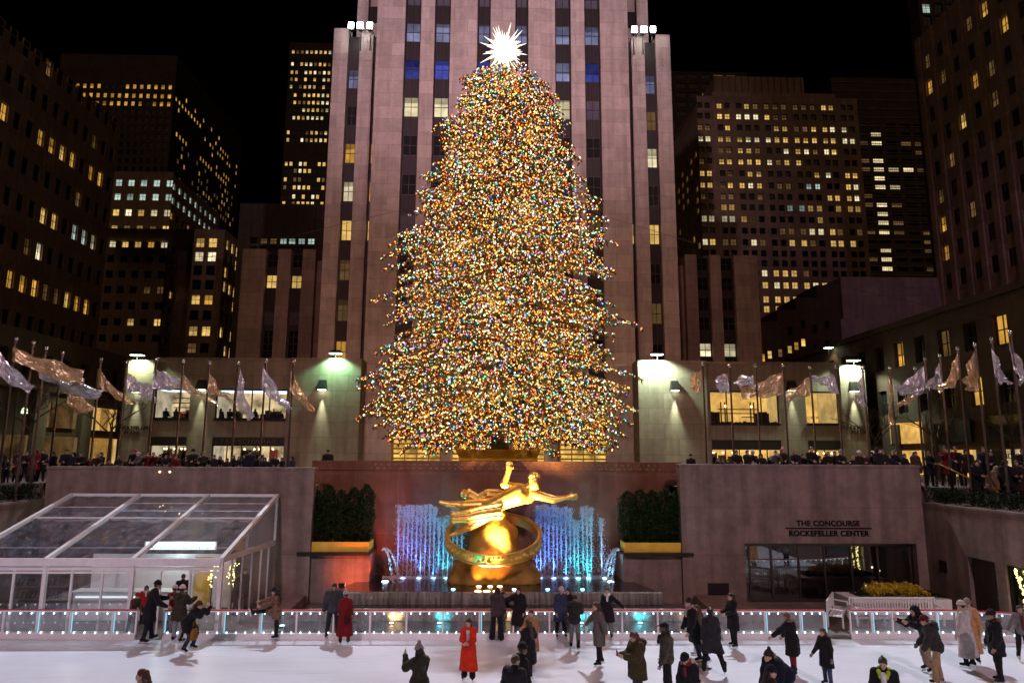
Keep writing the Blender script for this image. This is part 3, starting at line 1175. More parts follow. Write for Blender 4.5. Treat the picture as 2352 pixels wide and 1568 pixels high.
def pick(rng, wts):
    t = rng.random() * sum(w for _, w in wts)
    for m, w in wts:
        t -= w
        if t <= 0: return m
    return wts[-1][0]


def front(root, wn_, Y, x0, x1, ztop, xs, zs, w, h, chooser, m='far_stone', depth=.35, back=30, nv=1, nh=1, zbot=None, opened=''):
    """front of a far building facing the plaza: xs window centres, zs window sills"""
    zb = PL if zbot is None else zbot
    q = MB()
    cols = [(x - w / 2 - x0, x + w / 2 - x0) for x in sorted(xs)]
    rows = [(z, z + h) for z in sorted(zs)]
    grid_wall(q, (x0, Y, 0), (1, 0, 0), (0, -1, 0), (0, x1 - x0), (zb, ztop), cols, rows, depth)
    q.box(x0 + .8, x1 - .8, Y + depth + .3, Y + back - .1, zb, ztop - .1)
    q.face([(x0, Y, ztop), (x1, Y, ztop), (x1, Y + back, ztop), (x0, Y + back, ztop)])
    for k, x in (('L', x0), ('R', x1)):
        if k not in opened: q.face([(x, Y, zb), (x, Y + back, zb), (x, Y + back, ztop), (x, Y, ztop)])
    q.build('wall', M[m], root)
    for ri, z in enumerate(sorted(zs, reverse=True)):
        for ci, x in enumerate(sorted(xs)):
            mm = chooser(ri, ci)
            wn_.add((x, Y + depth, z), 0, w, h, mm, nv, nh, .09, prio=0 if mm in (D_, 'far_void') else 1)


def side(root, wn_, X, rz, y0, y1, ztop, ys, zs, w, h, chooser, m='far_stone', depth=.35, back=30, nv=1, nh=1, zbot=None, behind=False):
    """side of a building on a plane of constant X; rz 90: faces +X, -90: faces -X"""
    zb = PL if zbot is None else zbot
    n = 1 if rz > 0 else -1
    q = MB()
    cols = [(y - w / 2 - y0, y + w / 2 - y0) for y in sorted(ys)]
    rows = [(z, z + h) for z in sorted(zs)]
    grid_wall(q, (X, y0, 0), (0, 1, 0), (n, 0, 0), (0, y1 - y0), (zb, ztop), cols, rows, depth)
    xa, xb = sorted((X - n * (depth + .3), X - n * back))
    if not behind: q.box(xa, xb, y0 + .8, y1 - .8, zb, ztop - .1)
    for yy in (y0, y1):
        if behind and yy == y0: continue
        q.face([(X, yy, zb), (X - n * back, yy, zb), (X - n * back, yy, ztop), (X, yy, ztop)])
    q.face([(X, y0, ztop), (X, y1, ztop), (X - n * back, y1, ztop), (X - n * back, y0, ztop)])
    q.build('wall', M[m], root)
    for ri, z in enumerate(sorted(zs, reverse=True)):
        for ci, y in enumerate(sorted(ys)):
            mm = chooser(ri, ci)
            wn_.add((X - n * depth, y, z), rz, w, h, mm, nv, nh, .09, prio=0 if mm == D_ else 1)


# A: tall dark building at the far edge, its long side facing the plaza
rng = random.Random(3)
A = empty('office_building', (-66, 100, PL), 'tall dark stone building beyond the largest gold flag, few golden windows on its receding side', 'building')
wa = Wins(A, 98)
ys = [80 + 2.52 * i for i in range(14)]
zs = [12.2 + 5.42 * i for i in range(10)]
pat = {2: {2: 'lit_gold', 3: 'lit_gold', 6: 'lit_gold', 7: 'lit_gold', 8: 'lit_warm', 9: 'lit_gold', 11: 'lit_gold', 12: 'lit_gold'},
       4: {7: 'lit_warm', 8: 'lit_warm', 10: 'lit_cool', 11: 'lit_cool', 12: 'lit_pale'}, 6: {3: 'lit_warm', 5: 'lit_gold', 6: 'lit_gold', 7: 'lit_gold', 8: 'lit_dim', 9: 'lit_dim', 10: 'lit_warm', 11: 'lit_gold', 12: 'lit_gold'},
       3: {2: 'lit_dim', 10: 'lit_dim'}, 5: {7: 'lit_pale', 6: 'lit_dim'}, 8: {6: 'lit_gold', 9: 'lit_dim'}}
side(A, wa, -66, 90, 77, 114, 62.5, ys, zs, 1.35, 2.5, lambda r, c: pat.get(r, {}).get(c) or ('lit_dim' if rng.random() < .04 else D_))
wa.done()
# its low base nearer to the plaza
A2 = empty('low_building', (-36, 50, PL), 'low dark stone base building behind the flags beside the toy shop building, shops glowing below', 'building')
wa = Wins(A2, 98)
ys = [43 + 2.55 * i for i in range(10)]
sh = {0: 'lit_dim'}
side(A2, wa, -36, 90, 40, 67.2, 15.8, ys, [12.3], 1.2, 1.9, lambda r, c: 'lit_gold' if c == 8 else D_, 'mid_stone')
q = MB()
for i, y in enumerate((42, 48.2, 54.4, 60.6)):
    q.box(-35.98, -35.6, y, y + 1.5, PL, 11.4)
q.box(-35.98, -35.5, 40, 67.2, 11.3, 11.75)
q.build('cornice', M['far_dark'], A2)
for i, y in enumerate((43.6, 49.8, 56.0, 62.2)):
    o = interior(0, 4.4, 0, 0, 2.6, .3, ('shop_dim', 'shop_dim', 'shop_dim', 'shop_gold')[i], A2, 'shop_window', True)
    o.location = Vector((-35.7, y, PL + .1)) - wloc(A2)
    o.rotation_euler = (0, 0, R(90))
    if i > 1:
        o = interior(0, 3.6, 0, 0, 2.0, .3, ('shop_dim', 'shop_dim', 'shop_dim', 'shop_gold')[i], A2, 'shop_window', True)
        o.location = Vector((-35.7, y + .3, PL + 3.4)) - wloc(A2)
        o.rotation_euler = (0, 0, R(90))
wa.done()

# B: far dark tower with rows of amber windows and a dome shaped tank
rng = random.Random(5)
XB, YB = PY(400, 220, 290).x, 290
B = empty('office_tower', (XB, YB, PL), 'far dark ribbed tower with amber window rows turning round its corner', 'building')
wb = Wins(B, 98)
zt = PY(400, 128, YB).z
xs = [XB - 2.2 - 3.15 * i for i in range(16)]
zs = [PY(395, v, YB).z - 2 for v in (196, 217, 235, 254, 272.5, 291, 310, 329, 347, 366, 385)]
rowp = ['aaaaaa..........', 'aaaaaaaaaaaaaaaa', 'aaaaaaaaaaaa.aaa', '.p..pp...........', 'aaa.............', '................', 'ppp....pa.......', '.p.....p........', '...p............', '......ppp.......', '........a.......']
rowp[0] = '.aaaaa...aaaaaaa'
side_rows = [.25, .9, .8, .2, .65, .85, .15, .3, .1, .25, .1]


def cB(r, c):
    ch = rowp[r][c] if r < len(rowp) and c < len(rowp[r]) else '.'
    return {'a': 'lit_gold', 'p': 'lit_pale'}.get(ch, D_)


front(B, wb, YB, XB - 52, XB, zt, xs, zs, 1.6, 2.2, cB, 'far_dark', nv=0, nh=0, back=81, opened='R')
side(B, wb, XB + .01, 90, YB, YB + 81, zt - .02, [YB + 2.5 + 3.2 * i for i in range(24)], zs, 1.8, 2.2,
     lambda r, c: 'lit_gold' if rng.random() < side_rows[r] * (.8 if c > 3 else .5) * (1 if (c // 5 + r) % 3 else .25) else ('lit_dim' if rng.random() < .3 and r > 5 else D_), 'far_dark', nv=0, nh=0, behind=True)
p = PY(352, 127, YB + 20)
MB().lathe((p.x, YB + 20, zt), [(4.2, 0), (4.2, .6), (3.6, 2.2), (2.2, 3.6), (.01, 4.3)], 20).build('dome', M['far_stone'], B, smooth=True)
wb.done()

# B2: stone building in front of it, upper floors lit white
XB, YB = PY(388, 450, 160).x, 160
B = empty('office_building', (XB, YB, PL), 'brown stone building with cool white upper windows over yellow ones, below the ribbed tower', 'building')
wb = Wins(B, 98)
zt = PY(385, 395, YB).z
xs = [PY(u, 520, YB).x for u in (380, 350, 320, 291, 262)]
zs = [PY(385, v, YB).z - 1.5 for v in (415, 447, 483, 520, 555, 590, 625, 660, 697, 734, 771)]
cols_ = [['lit_cool'] * 5, ['lit_cool'] * 5, ['lit_pale', 'lit_pale', 'lit_warm', 'lit_pale', 'lit_warm'], ['lit_warm', 'lit_dim', 'lit_warm', 'lit_dim', 'lit_warm'], ['lit_pale', 'lit_gold', 'lit_warm', 'lit_warm', 'lit_pale']]
rng = random.Random(8)
front(B, wb, YB, xs[-1] - 9, XB, zt, xs, zs, 1.6, 1.75, lambda r, c: cols_[r][4 - c] if r < 5 else ('lit_warm' if (r, c) in ((9, 2), (9, 4)) else ('lit_dim' if (r, c) in ((7, 3), (7, 4)) else D_)), nv=1, nh=1, back=30, opened='R')
side(B, wb, XB + .01, 90, YB, YB + 30, zt - .02, [YB + 2.2 + 3.1 * i for i in range(9)], zs, 1.6, 1.75,
     lambda r, c: 'lit_cool' if r < 2 else ('lit_gold' if (r in (2, 3, 4) and rng.random() < .6) else ('lit_warm' if rng.random() < .08 else D_)), behind=True)
wb.done()
# its lower annex
XB, YB = PY(512, 600, 150).x, 150
B = empty('office_building', (XB, YB, PL), 'narrow brown annex building with scattered yellow windows, lower than its white lit neighbour', 'building')
wb = Wins(B, 98)
zt = PY(512, 527, YB).z
xs = [PY(u, 560, YB).x for u in (459, 488)]
zs = [PY(490, v, YB).z - 1.5 for v in (553, 585, 617, 650, 684, 720, 756, 795)]
litq = {(0, 0): 'lit_warm', (0, 1): 'lit_warm', (1, 0): 'lit_pale', (1, 1): 'lit_pale', (4, 0): 'lit_warm', (4, 1): 'lit_gold', (6, 0): 'lit_warm', (6, 1): 'lit_warm', (7, 0): 'lit_dim'}
front(B, wb, YB, PY(441, 600, YB).x, XB, zt, xs, zs, 1.9, 2.2, lambda r, c: litq.get((r, c), D_), back=17, opened='R')
rng = random.Random(21)
side(B, wb, XB + .01, 90, YB, YB + 17, zt - .02, [YB + 2 + 2.9 * i for i in range(5)], zs, 1.7, 2.4, lambda r, c: 'lit_warm' if rng.random() < (.75, .7, .1, .65, .2, .1, .85, .3)[r] else D_, behind=True)
wb.done()

# C: slender far tower beside the tall tower
YB = 300
x0, x1 = PY(652, 330, YB).x, PY(790, 330, YB).x
B = empty('office_tower', ((x0 + x1) / 2, YB, PL), 'slim far black tower striped with yellow window rows, right beside the pink tower', 'building')
wb = Wins(B, 98)
rng = random.Random(9)
vs = [115, 143, 162, 178, 195, 214, 231, 248, 266, 300, 317, 372, 388, 408, 426, 447, 463, 482, 500]
dens = [.8, .6, .7, .8, .75, .8, .7, .85, .95, .4, .95, .5, .25, .4, .8, .75, .75, .9, .8]
front(B, wb, YB, x0, x1, PY(700, 98, YB).z, [x0 + 1.6 + 2.15 * i for i in range(11)], [PY(700, v, YB).z - 1.9 for v in vs], 1.3, 1.9,
      lambda r, c: ('lit_warm' if rng.random() < .6 else 'lit_pale') if rng.random() < dens[r] and (c > 2 or rng.random() < .45) else ('lit_dim' if rng.random() < .25 else D_), 'far_dark', nv=0, nh=0)
wb.done()

# D and J: matching lower shoulders of the tall tower
for s, (us, vt, lab, lw) in enumerate((((553, 607, 635, 665, 692, 722), 572, 'brown stone shoulder block with two deep window bays behind the toy shop building', {2: 'lit_warm'}),
                                        ((1575, 1602, 1632, 1657, 1688, 1742), 585, 'brown stone shoulder block with two deep window bays behind the golden shop building', {3: 'lit_pale'}))):
    YB = 72
    X = [PY(u, 645, YB).x for u in us]
    zt = PY(us[2], vt, YB).z
    B = empty('office_building', (X[2], YB, PL), lab, 'building')
    wb = Wins(B, 98)
    q = MB()
    lo_ = X[0]
    hi_ = X[5] if s else PY(745, 645, YB).x
    edges = [(X[1], X[2]), (X[3], X[4])]
    q.box(X[0], X[1], YB, YB + 12, PL, zt).box(X[2], X[3], YB, YB + 12, PL, zt).box(X[4], X[5], YB, YB + 12, PL, zt)
    for (a, c) in edges: q.box(a, c, YB + .9, YB + 12, PL, zt - .6)
    if s: q.box(PY(1555, 645, YB + .9).x, X[0], YB + .9, YB + 12, PL, zt - 1)
    else: q.box(X[5], hi_, YB + .9, YB + 12, PL, zt - 1)
    q.build('wall', M['limestone_dark'], B)
    for j, (a, c) in enumerate(edges):
        sills = [PY(us[2], v, YB).z for v in (612, 660, 745, 788, 820)] if s == 0 else [PY(us[2], v, YB).z for v in (620, 665, 712, 757, 818)]
        q = MB()
        grid_wall(q, (a, YB + .5, 0), (1, 0, 0), (0, -1, 0), (0, c - a), (PL, zt - .7), [(.06, c - a - .06)], [(z, z + 1.5) for z in sills], .1)
        q.build('spandrel', M['spandrel'], B)
        for k, z in enumerate(sorted(sills, reverse=True)):
            m = D_
            if s == 0 and k == 1: m = 'lit_warm'
            if s == 1 and k == 4: m = 'lit_pale'
            if k in (2, 3) and s == 0: m = 'grey_glass' if k == 2 else D_
            wb.add(((a + c) / 2, YB + .6, z), 0, c - a - .12, 1.5, m, 1, 1, .07)
    wb.done()
# dark block with a row of white windows over the left shoulder
YB = 112
x0, x1 = PY(548, 520, YB).x, PY(745, 520, YB).x
B = empty('office_building', ((x0 + x1) / 2, YB, PL), 'dark flat roofed block with one row of white windows above the shoulder block', 'building')
wb = Wins(B, 98)
front(B, wb, YB, x0, x1, PY(640, 468, YB).z, [PY(u, 552, YB).x for u in (583, 605, 627, 650, 670, 692, 714)], [PY(650, 560, YB).z, PY(650, 579, YB).z - .1, PY(650, 610, YB).z], 1.2, 1.1,
      lambda r, c: ('lit_cool' if c > 2 and r == 0 else ('lit_dim' if c > 0 and r < 2 else D_)) if r < 1 else ('grey_glass' if c > 1 and r == 1 else D_), 'far_dark')
wb.done()

# F: dark far tower with very few lights
YB = 250
x0, x1 = PY(1520, 260, YB).x, PY(1648, 260, YB).x
B = empty('office_tower', ((x0 + x1) / 2, YB, PL), 'dark far tower with barely any lights behind the floodlit wing', 'building')
wb = Wins(B, 98)
lq = {(0, 4): 'lit_dim', (1, 4): 'lit_cool', (2, 4): 'lit_dim', (0, 5): 'lit_dim', (2, 3): 'lit_dim'}
front(B, wb, YB, x0, x1, PY(1600, 165, YB).z, [x0 + 3 + 5.0 * i for i in range(7)], [PY(1600, v, YB).z for v in (181, 203, 224, 245, 266)], 3.6, 2, lambda r, c: lq.get((r, c), D_), 'far_dark', nv=3, nh=0)
wb.done()

# G: big setback building full of yellow windows
YG = 130
G = empty('office_building', (PY(1800, 400, YG).x, YG, PL), 'large dark stone building with stepped top and the most yellow windows of all', 'building')
wg = Wins(G, 98)
gx = [PY(1489.6 + .5 * c, 318, YG).x for c in (241, 275, 333, 368, 421, 460, 500, 552, 592, 631, 685, 724, 764, 816, 850, 904, 938)]
gv = [v / 2 for v in (485, 533, 585, 637, 688, 740, 795, 848, 900, 950, 1003, 1057, 1110, 1160, 1205, 1250, 1305, 1370, 1415, 1475)]
gz = [PY(1790, v, YG).z - .85 for v in gv]
GP = ["..L..LdddddddLL..", "..LLLLLLdd.......", "dd.L....LLddLLLL.", "LLLLLLLLLLLLLLLLL", "..ddLLd..LLLdLL..", "d.LLLLLLdLL......", "LL.d.LL.....LL.LL", "LLdLLLL.dd.WW..LL", "d.dd..d......LLLL",
      "..LL.....WWLL.LLL", "LLLLLd......L....", "........dddLLLd.d", "LLdd.Ld..LLd.LLL.", ".................", ".................", "......LLLLd......", "......LLLLLLL....", "......LLLL.......", "......LL.........", "......L.........."]
g0, g1 = PY(1605, 318, YG).x, PY(1975, 318, YG).x
rng = random.Random(4)


def cG(r, c):
    ch = GP[r][c] if r < len(GP) else '.'
    if ch == 'L': return 'lit_warm' if rng.random() < .7 else 'lit_pale'
    return {'W': 'lit_cool', 'd': 'lit_dim'}.get(ch, D_)


zG = PY(1700, 222, YG).z
front(G, wg, YG, g0, g1, zG, gx, gz, 1.12, 1.25, cG, nv=1, nh=1, back=26, opened='L')
# side face
zs_ = sorted(gz)[6:]
side(G, wg, g0 - .01, -90, YG, YG + 26, zG - 9, [YG + 2.5 + 3.4 * i for i in range(7)], [z for z in gz if z < zG - 12], 1.2, 1.25, lambda r, c: 'lit_warm' if rng.random() < .5 else D_, behind=True)
q = MB()
q.box(PY(1640, 200, YG).x, PY(1925, 200, YG).x, YG + 1.5, YG + 25, zG - .1, PY(1700, 212, YG + 1.5).z)
q.box(PY(1652, 190, YG).x, PY(1857, 190, YG).x, YG + 3, YG + 22, zG - .1, PY(1700, 176, YG + 3).z)
for i in range(14):                                           # buttress fins round the crown
    x = PY(1655 + i * 15.3, 190, YG).x
    q.box(x, x + .5, YG + 2.6, YG + 3.0, zG, PY(1700, 178, YG + 3).z)
q.build('crown_block', M['far_stone'], G)
q = MB()
for a, c in zip(gx[:-1], gx[1:]):                             # broad piers between the window pairs
    if c - a > 4.0: q.box(a + 1.2, c - 1.2, YG - .25, YG - .003, PL, zG + .6)
q.build('pier', M['far_stone'], G)
wg.done()

# H: black glass slab with slanting strips of office light
YH = 280
x0, x1 = PY(1925, 400, YH).x, PY(2165, 400, YH).x
H = empty('office_tower', ((x0 + x1) / 2, YH, PL), 'black glass slab with short pale strips of office light between two stone buildings', 'building')
wh = Wins(H, 98)
M['lit_strip'] = lit_pane('lit_strip', (1, .80, .42), 1.0, .6)
hv = [v / 2 for v in (577, 617, 657, 697, 738, 777, 818, 858, 900, 940, 982, 1022, 1065, 1107, 1148, 1190, 1233)]
hp = ["....", ".L..", "lL.ll", "....l", "lL...", "lLLLl", ".L...", ".LL..", "l....", "lLl..", ".L...", ".Ll..", "lLl.l", "....l", ".L..l", "lL...", ".L..l"]
xsH = [PY(u, 420, YH).x for u in (1990, 2022, 2056, 2090, 2122)]
front(H, wh, YH, x0, x1, PY(2030, 180, YH).z, xsH, [PY(2020, v, YH).z - 1 for v in hv], 4.6, 1.9,
      lambda r, c: {'L': 'lit_strip', 'l': 'lit_dim'}.get(hp[r][c] if c < len(hp[r]) else '.', D_), 'far_dark', nv=4, nh=0)
q = MB()
for v in range(190, 640, 20): 
    z = PY(2030, v, YH).z
    q.box(x0, x1, YH - .2, YH - .01, z - .3, z)
q.build('ledge', M['far_stone'], H)
wh.done()

# I: low purple lit roofs between G and K
YI = 92
I_ = empty('low_building', (PY(2000, 700, YI).x, YI, PL), 'low stepped stone block washed in purple light below the black glass slab', 'building')
q = MB()
q.box(PY(1935, 700, YI).x, PY(2175, 700, YI).x, YI, YI + 14, PL, PY(2000, 636, YI).z)
q.box(PY(1860, 740, YI).x, PY(1960, 740, YI).x, YI - 3, YI + 8, PL, PY(1900, 732, YI - 3).z)
q.box(PY(1880, 740, YI).x, PY(1950, 740, YI).x, YI - 3.2, YI - 1, PL, PY(1900, 745, YI - 3).z)
q.build('wall', M['limestone_dark'], I_)
q = MB()
uu = [(1745, 1790, 738), (1790, 1835, 712), (1835, 1885, 684), (1885, 1936, 655)]
for i, (ua, ub, v) in enumerate(uu):                          # stepped roofs
    q.box(PY(ua, 800, 84).x, PY(ub, 800, 84).x - (.004 if i < 3 else 0), 84 + .006 * i, 90, PL, PY(ub, v, 84).z)
q.build('stepped_wing', M['mid_stone'], I_)
wi = Wins(I_, 30)
for u, v, m in ((1752, 822, 'lit_gold'), (1768, 815, 'lit_warm'), (1792, 811, 'lit_dim'), (1814, 803, 'lit_warm'), (1829, 795, 'lit_gold'), (1845, 787, 'lit_warm'), (1872, 800, D_), (1900, 790, D_), (1872, 755, D_), (1900, 745, D_), (1845, 745, D_), (1815, 760, D_)):
    p = PY(u, v, 83.9)
    wi.add((p.x, 83.95, p.z - .5), 0, .62, 1.05, m, 0, 1, .06)
wi.done()

# K: tall stone building at the other edge
rng = random.Random(13)
K = empty('office_building', (62, 82, PL), 'tall brown stone building above the long arcade, few golden windows on its receding side', 'building')
wk = Wins(K, 98)
ys = [90.3 - 2.95 * i for i in range(8)]
zs = [62.0 - 4.1 * i for i in range(13)]
kl = {(0, 3): 'lit_dim', (0, 0): 'lit_dim', (1, 0): 'lit_gold', (1, 1): 'lit_dim', (2, 4): 'lit_dim', (0, 4): 'lit_gold', (2, 3): 'lit_gold', (5, 0): 'lit_dim', (6, 0): 'lit_gold', (7, 0): 'lit_gold', (3, 2): 'lit_warm', (1, 5): 'lit_gold', (4, 1): 'lit_dim', (3, 4): 'lit_dim', (6, 2): 'lit_dim'}
side(K, wk, 62, -90, 62, 92.6, 67.5, ys, zs, 1.3, 2.2, lambda r, c: kl.get((r, 7 - c)) or ('grey_glass' if rng.random() < .3 else D_), 'far_stone', nv=1, nh=1)
q = MB()
for y in ys: q.box(61.75, 61.99, y + 1.0, y + 1.9, PL, 67.5)
q.build('pier', M['far_stone'], K)
wk.done()
# K2: its low base with shops
K2 = empty('low_building', (34, 55, PL), 'long low stone arcade building with golden shop windows, receding beside the plaza', 'building')
wk = Wins(K2, 98)
rng = random.Random(17)
ys = [36 + 2.95 * i for i in range(13)]
side(K2, wk, 34, -90, 30, 78.5, 17.4, ys, [14.0, 10.1], 1.35, 2.1, lambda r, c: 'lit_gold' if (r, c) in ((0, 3), (0, 2), (1, 1), (1, 4), (0, 7)) else ('lit_dim' if rng.random() < .3 else D_), 'mid_stone', nv=1, nh=1)
q = MB()
q.box(33.6, 33.99, 30, 78.5, 17.3, 17.75)
for i in range(8): q.box(33.7, 33.99, 33.6 + 5.9 * i, 34.9 + 5.9 * i, PL, 9.2)
q.build('cornice', M['mid_stone'], K2)
for i in range(7):
    y = 40.6 + 5.9 * i
    for (z, hh, on) in ((PL + .05, 1.9, i in (0, 1, 2, 3, 4)), (PL + 2.5, 1.7, i in (0, 3, 5, 6))):
        o = interior(0, 4.1, 0, 0, hh, .25, 'shop_gold' if (i + int(z)) % 3 else 'shop_pale', K2, 'shop_window', True) if on else MB().box(0, 4.1, 0, .1, 0, hh).build('shop_window', M['dark_glass'])
        o.location = Vector((33.65, y, z)) - wloc(K2)
        o.parent = K2
        o.rotation_euler = (0, 0, R(-90))
wk.done()
text_obj('METROPOLITAN', (33.55, 44.2, PL + 1.35), .5, M['sign_dark'], K2, rz=-90)
p = PX(1903, 797, 33.4)
floodhead(tuple(p), (33, p.y + 1, p.z - 4), 'small lamp on the corner of the dark arcade building roof', 260, (1.0, .72, .42), 'lens_green', cone=120, w=.4)

# L: sliver of a dark tower over building K
YB = 150
x0 = PY(2112, 40, YB).x
B = empty('office_tower', (x0 + 8, YB, PL), 'sliver of dark tower peeping over the corner of the tall brown building', 'building')
wb = Wins(B, 20)
front(B, wb, YB, x0, x0 + 22, 140, [x0 + 2 + 3 * i for i in range(6)], [PY(2125, v, YB).z for v in (58, 30, 2)], 2, 2.6, lambda r, c: 'lit_cool' if (r, c) == (1, 0) else D_, 'far_dark', back=4)
wb.done()

# ================================================================== SUNKEN PLAZA
ORD = ['first', 'second', 'third', 'fourth', 'fifth', 'sixth', 'seventh', 'eighth', 'ninth', 'tenth', 'eleventh', 'twelfth', 'thirteenth', 'fourteenth', 'fifteenth', 'sixteenth', 'seventeenth', 'eighteenth', 'nineteenth', 'twentieth']
ZL, ZR = 5.90, 6.14
# granite wall behind the tent
o = empty('granite_wall', (-14, 32, 0), 'tall granite wall behind the clear tent, onlookers along its top', 'wall')
q = MB().box(-20.1, -8.18, 32, 33.9, -.02, PL).box(-20.1, -8.18, 32.004, 32.5, PL, ZL - .12)
q.build('wall', M['granite'], o)
MB().box(-20.14, -8.14, 31.96, 32.56, ZL - .12, ZL).build('coping', M['granite'], o)
M['lamp_amber'] = emit('lamp_amber', (1, .72, .3), 5)
for u in (367, 390):
    p = PY(u, 1083, 31.98)
    MB().ball(tuple(p), .045, nu=8, nv=5).build('marker_light', M['lamp_amber'], o)
# granite wall with the glazed concourse front
o = empty('granite_wall', (14, 32, 0), 'tall granite wall with dark lettering and a wide dark glass shop front', 'wall')
q = MB()
gl, gr, gh = 11.35, 19.25, 2.62
grid_wall(q, (8.5, 32, 0), (1, 0, 0), (0, -1, 0), (0, 11.2), (-.02, ZR - .12), [(gl - 8.5, gr - 8.5)], [(0.02, gh)], .45)
q.box(8.5, 19.7, 32.5, 33.9, 2.7, PL).face([(8.5, 32, ZR - .12), (19.7, 32, ZR - .12), (19.7, 32.5, ZR - .12), (8.5, 32.5, ZR - .12)])
q.face([(8.5, 32, -.02), (8.5, 34, -.02), (8.5, 34, PL), (8.5, 32, PL)]).face([(8.5, 32, PL), (8.5, 32.5, PL), (8.5, 32.5, ZR - .12), (8.5, 32, ZR - .12)])
q.face([(8.5, 32.5, PL), (19.7, 32.5, PL), (19.7, 32.5, ZR - .12), (8.5, 32.5, ZR - .12)])
q.build('wall', M['granite'], o)
MB().box(8.46, 19.74, 31.96, 32.56, ZR - .12, ZR).build('coping', M['granite'], o)
a, c = PY(1918, 1207, 31.97), PY(1918, 1230, 31.97)
mid = PY(1903, 1207, 31.97).x
text_obj('THE CONCOURSE', (mid, 31.985, PY(1903, 1207, 32).z), .335, M['letter_dark'], o, ext=.025, spacing=1.08, weight=.012)
text_obj('ROCKEFELLER CENTER', (mid, 31.985, PY(1903, 1230, 32).z), .335, M['letter_dark'], o, ext=.025, spacing=1.08, weight=.012)
MB().box(PY(1804, 1212, 32).x, PY(2001, 1212, 32).x, 31.96, 31.997, PY(1900, 1214, 32).z, PY(1900, 1211, 32).z).build('lettering', M['letter_dark'], o)
MB().box(9.6, 10.55, 31.96, 31.997, .35, .9).build('vent', M['black_metal'], o)
M['room_dark'] = mat('room_dark', (.03, .024, .022), .6, 0, .4, 2)
M['front_glass'] = clear('front_glass', (.55, .55, .58), .22, .015)
f = MB()
f.box(gl, gr, 32.28, 32.4, gh - .16, gh).box(gl, gr, 32.28, 32.4, .02, .16)
for u in (1722, 1772.8, 1835.8, 1895, 1956.5, 2017.7, 2092):
    x = min(max(PY(u, 1310, 32.3).x, gl + .05), gr - .05)
    f.box(x - .035, x + .035, 32.26, 32.4, .16, gh - .16)
fr = f.build('shop_front', M['pole_metal'], o)
MB().face([(gl, 32.33, .16), (gr, 32.33, .16), (gr, 32.33, gh - .1), (gl, 32.33, gh - .1)]).build('pane', M['front_glass'], fr)
q = MB()
q.face([(gl, 36, 0.02), (gr, 36, .02), (gr, 36, 2.68), (gl, 36, 2.68)]).face([(gl, 32.5, .01), (gr, 32.5, .01), (gr, 36, .01), (gl, 36, .01)]).face([(gl, 32.5, 2.68), (gr, 32.5, 2.68), (gr, 36, 2.68), (gl, 36, 2.68)])
q.face([(gl, 32.5, .01), (gl, 36, .01), (gl, 36, 2.68), (gl, 32.5, 2.68)]).face([(gr, 32.5, .01), (gr, 36, .01), (gr, 36, 2.68), (gr, 32.5, 2.68)])
q.build('interior', M['room_dark'], o)
q = MB()
for u, v, r in ((1808, 1372, .05), (1867, 1371, .09), (2003, 1302, .05), (2020, 1310, .04), (2055, 1318, .03), (1990, 1345, .06)):
    p = PY(u, v, 34.5)
    q.ball(tuple(p), r, nu=8, nv=5, sz=.4 if r > .08 else 1)
q.build('table_lamp', M['lamp_amber'], o)
q = MB()
for x in (12.2, 13.6, 15.0):
    q.box(x, x + .9, 33.4, 34.1, .7, .76).tube([(x + .45, 33.75, 0), (x + .45, 33.75, .7)], .04, 6)
q.box(11.6, 15.2, 34.6, 35.0, .8, 1.05)
q.build('furniture', M['wood'], o)
# red granite wall behind the fountain
o = empty('fountain_wall', (.2, 34, .5), 'polished red granite wall with gilt inscription behind the golden statue', 'wall')
q = MB().box(-8.8, 9.1, 34, 34.58, -.02, 5.757)
q.build('wall', M['red_granite'], o)
MB().box(-8.8, 9.1, 33.95, 34.6, 5.76, 6.2).build('coping', M['red_granite'], o)
x0, x1 = PY(860, 1066, 33.96).x, PY(1525, 1066, 33.96).x
for txt, v, u in (('PROMETHEUS TEACHER IN EVERY ART BROUGHT THE FIRE', 1069.5, 1185), ('THAT HATH PROVED TO MORTALS A MEANS TO MIGHTY ENDS', 1078.5, 1185)):
    t = text_obj(txt, (PY(u, v, 33.94).x, 33.942, PY(u, v, 33.94).z), .135, M['letter_gold'], o, ext=.004, spacing=2.35, name='inscription')
    w = t.dimensions.x
    t.scale.x = (x1 - x0) * (.97 if v < 1075 else 1.0) / w
text_obj('AESCHYLUS', (PY(1500, 1084, 33.99).x, 33.99, PY(1500, 1086, 33.99).z), .075, M['letter_gold'], o, ext=.004, spacing=2, name='inscription')

# stone plinths with gilt planter boxes and clipped shrubs
M['gilt'] = mat('gilt', (.78, .48, .05), .42, .2, .14, 2.5)
M['foliage'] = mat('foliage', (.018, .034, .009), .7, 0, .5, 9, spec=.1)
M['foliage_dark'] = mat('foliage_dark', (.012, .020, .008), .75, 0, .5, 9, spec=.08)
M['bark'] = mat('bark', (.06, .045, .035), .85, 0, .4, 14, bump=.6)


def leaf_mesh(name, pts, size, m, rs, up=.0, aspect=.5):
    """one small four-cornered leaf at every point"""
    n = len(pts)
    d = rs.randn(n, 3)
    d[:, 2] += up
    d /= np.linalg.norm(d, axis=1)[:, None]
    e = rs.randn(n, 3)
    e -= d * (e * d).sum(1)[:, None]
    e /= np.linalg.norm(e, axis=1)[:, None]
    s = size * (.6 + .8 * rs.rand(n))[:, None]
    V = np.stack([pts - d * s, pts + e * s * aspect, pts + d * s, pts - e * s * aspect], 1).reshape(-1, 3)
    return mesh_np(name, V, np.arange(4 * n).reshape(-1, 4), [m])


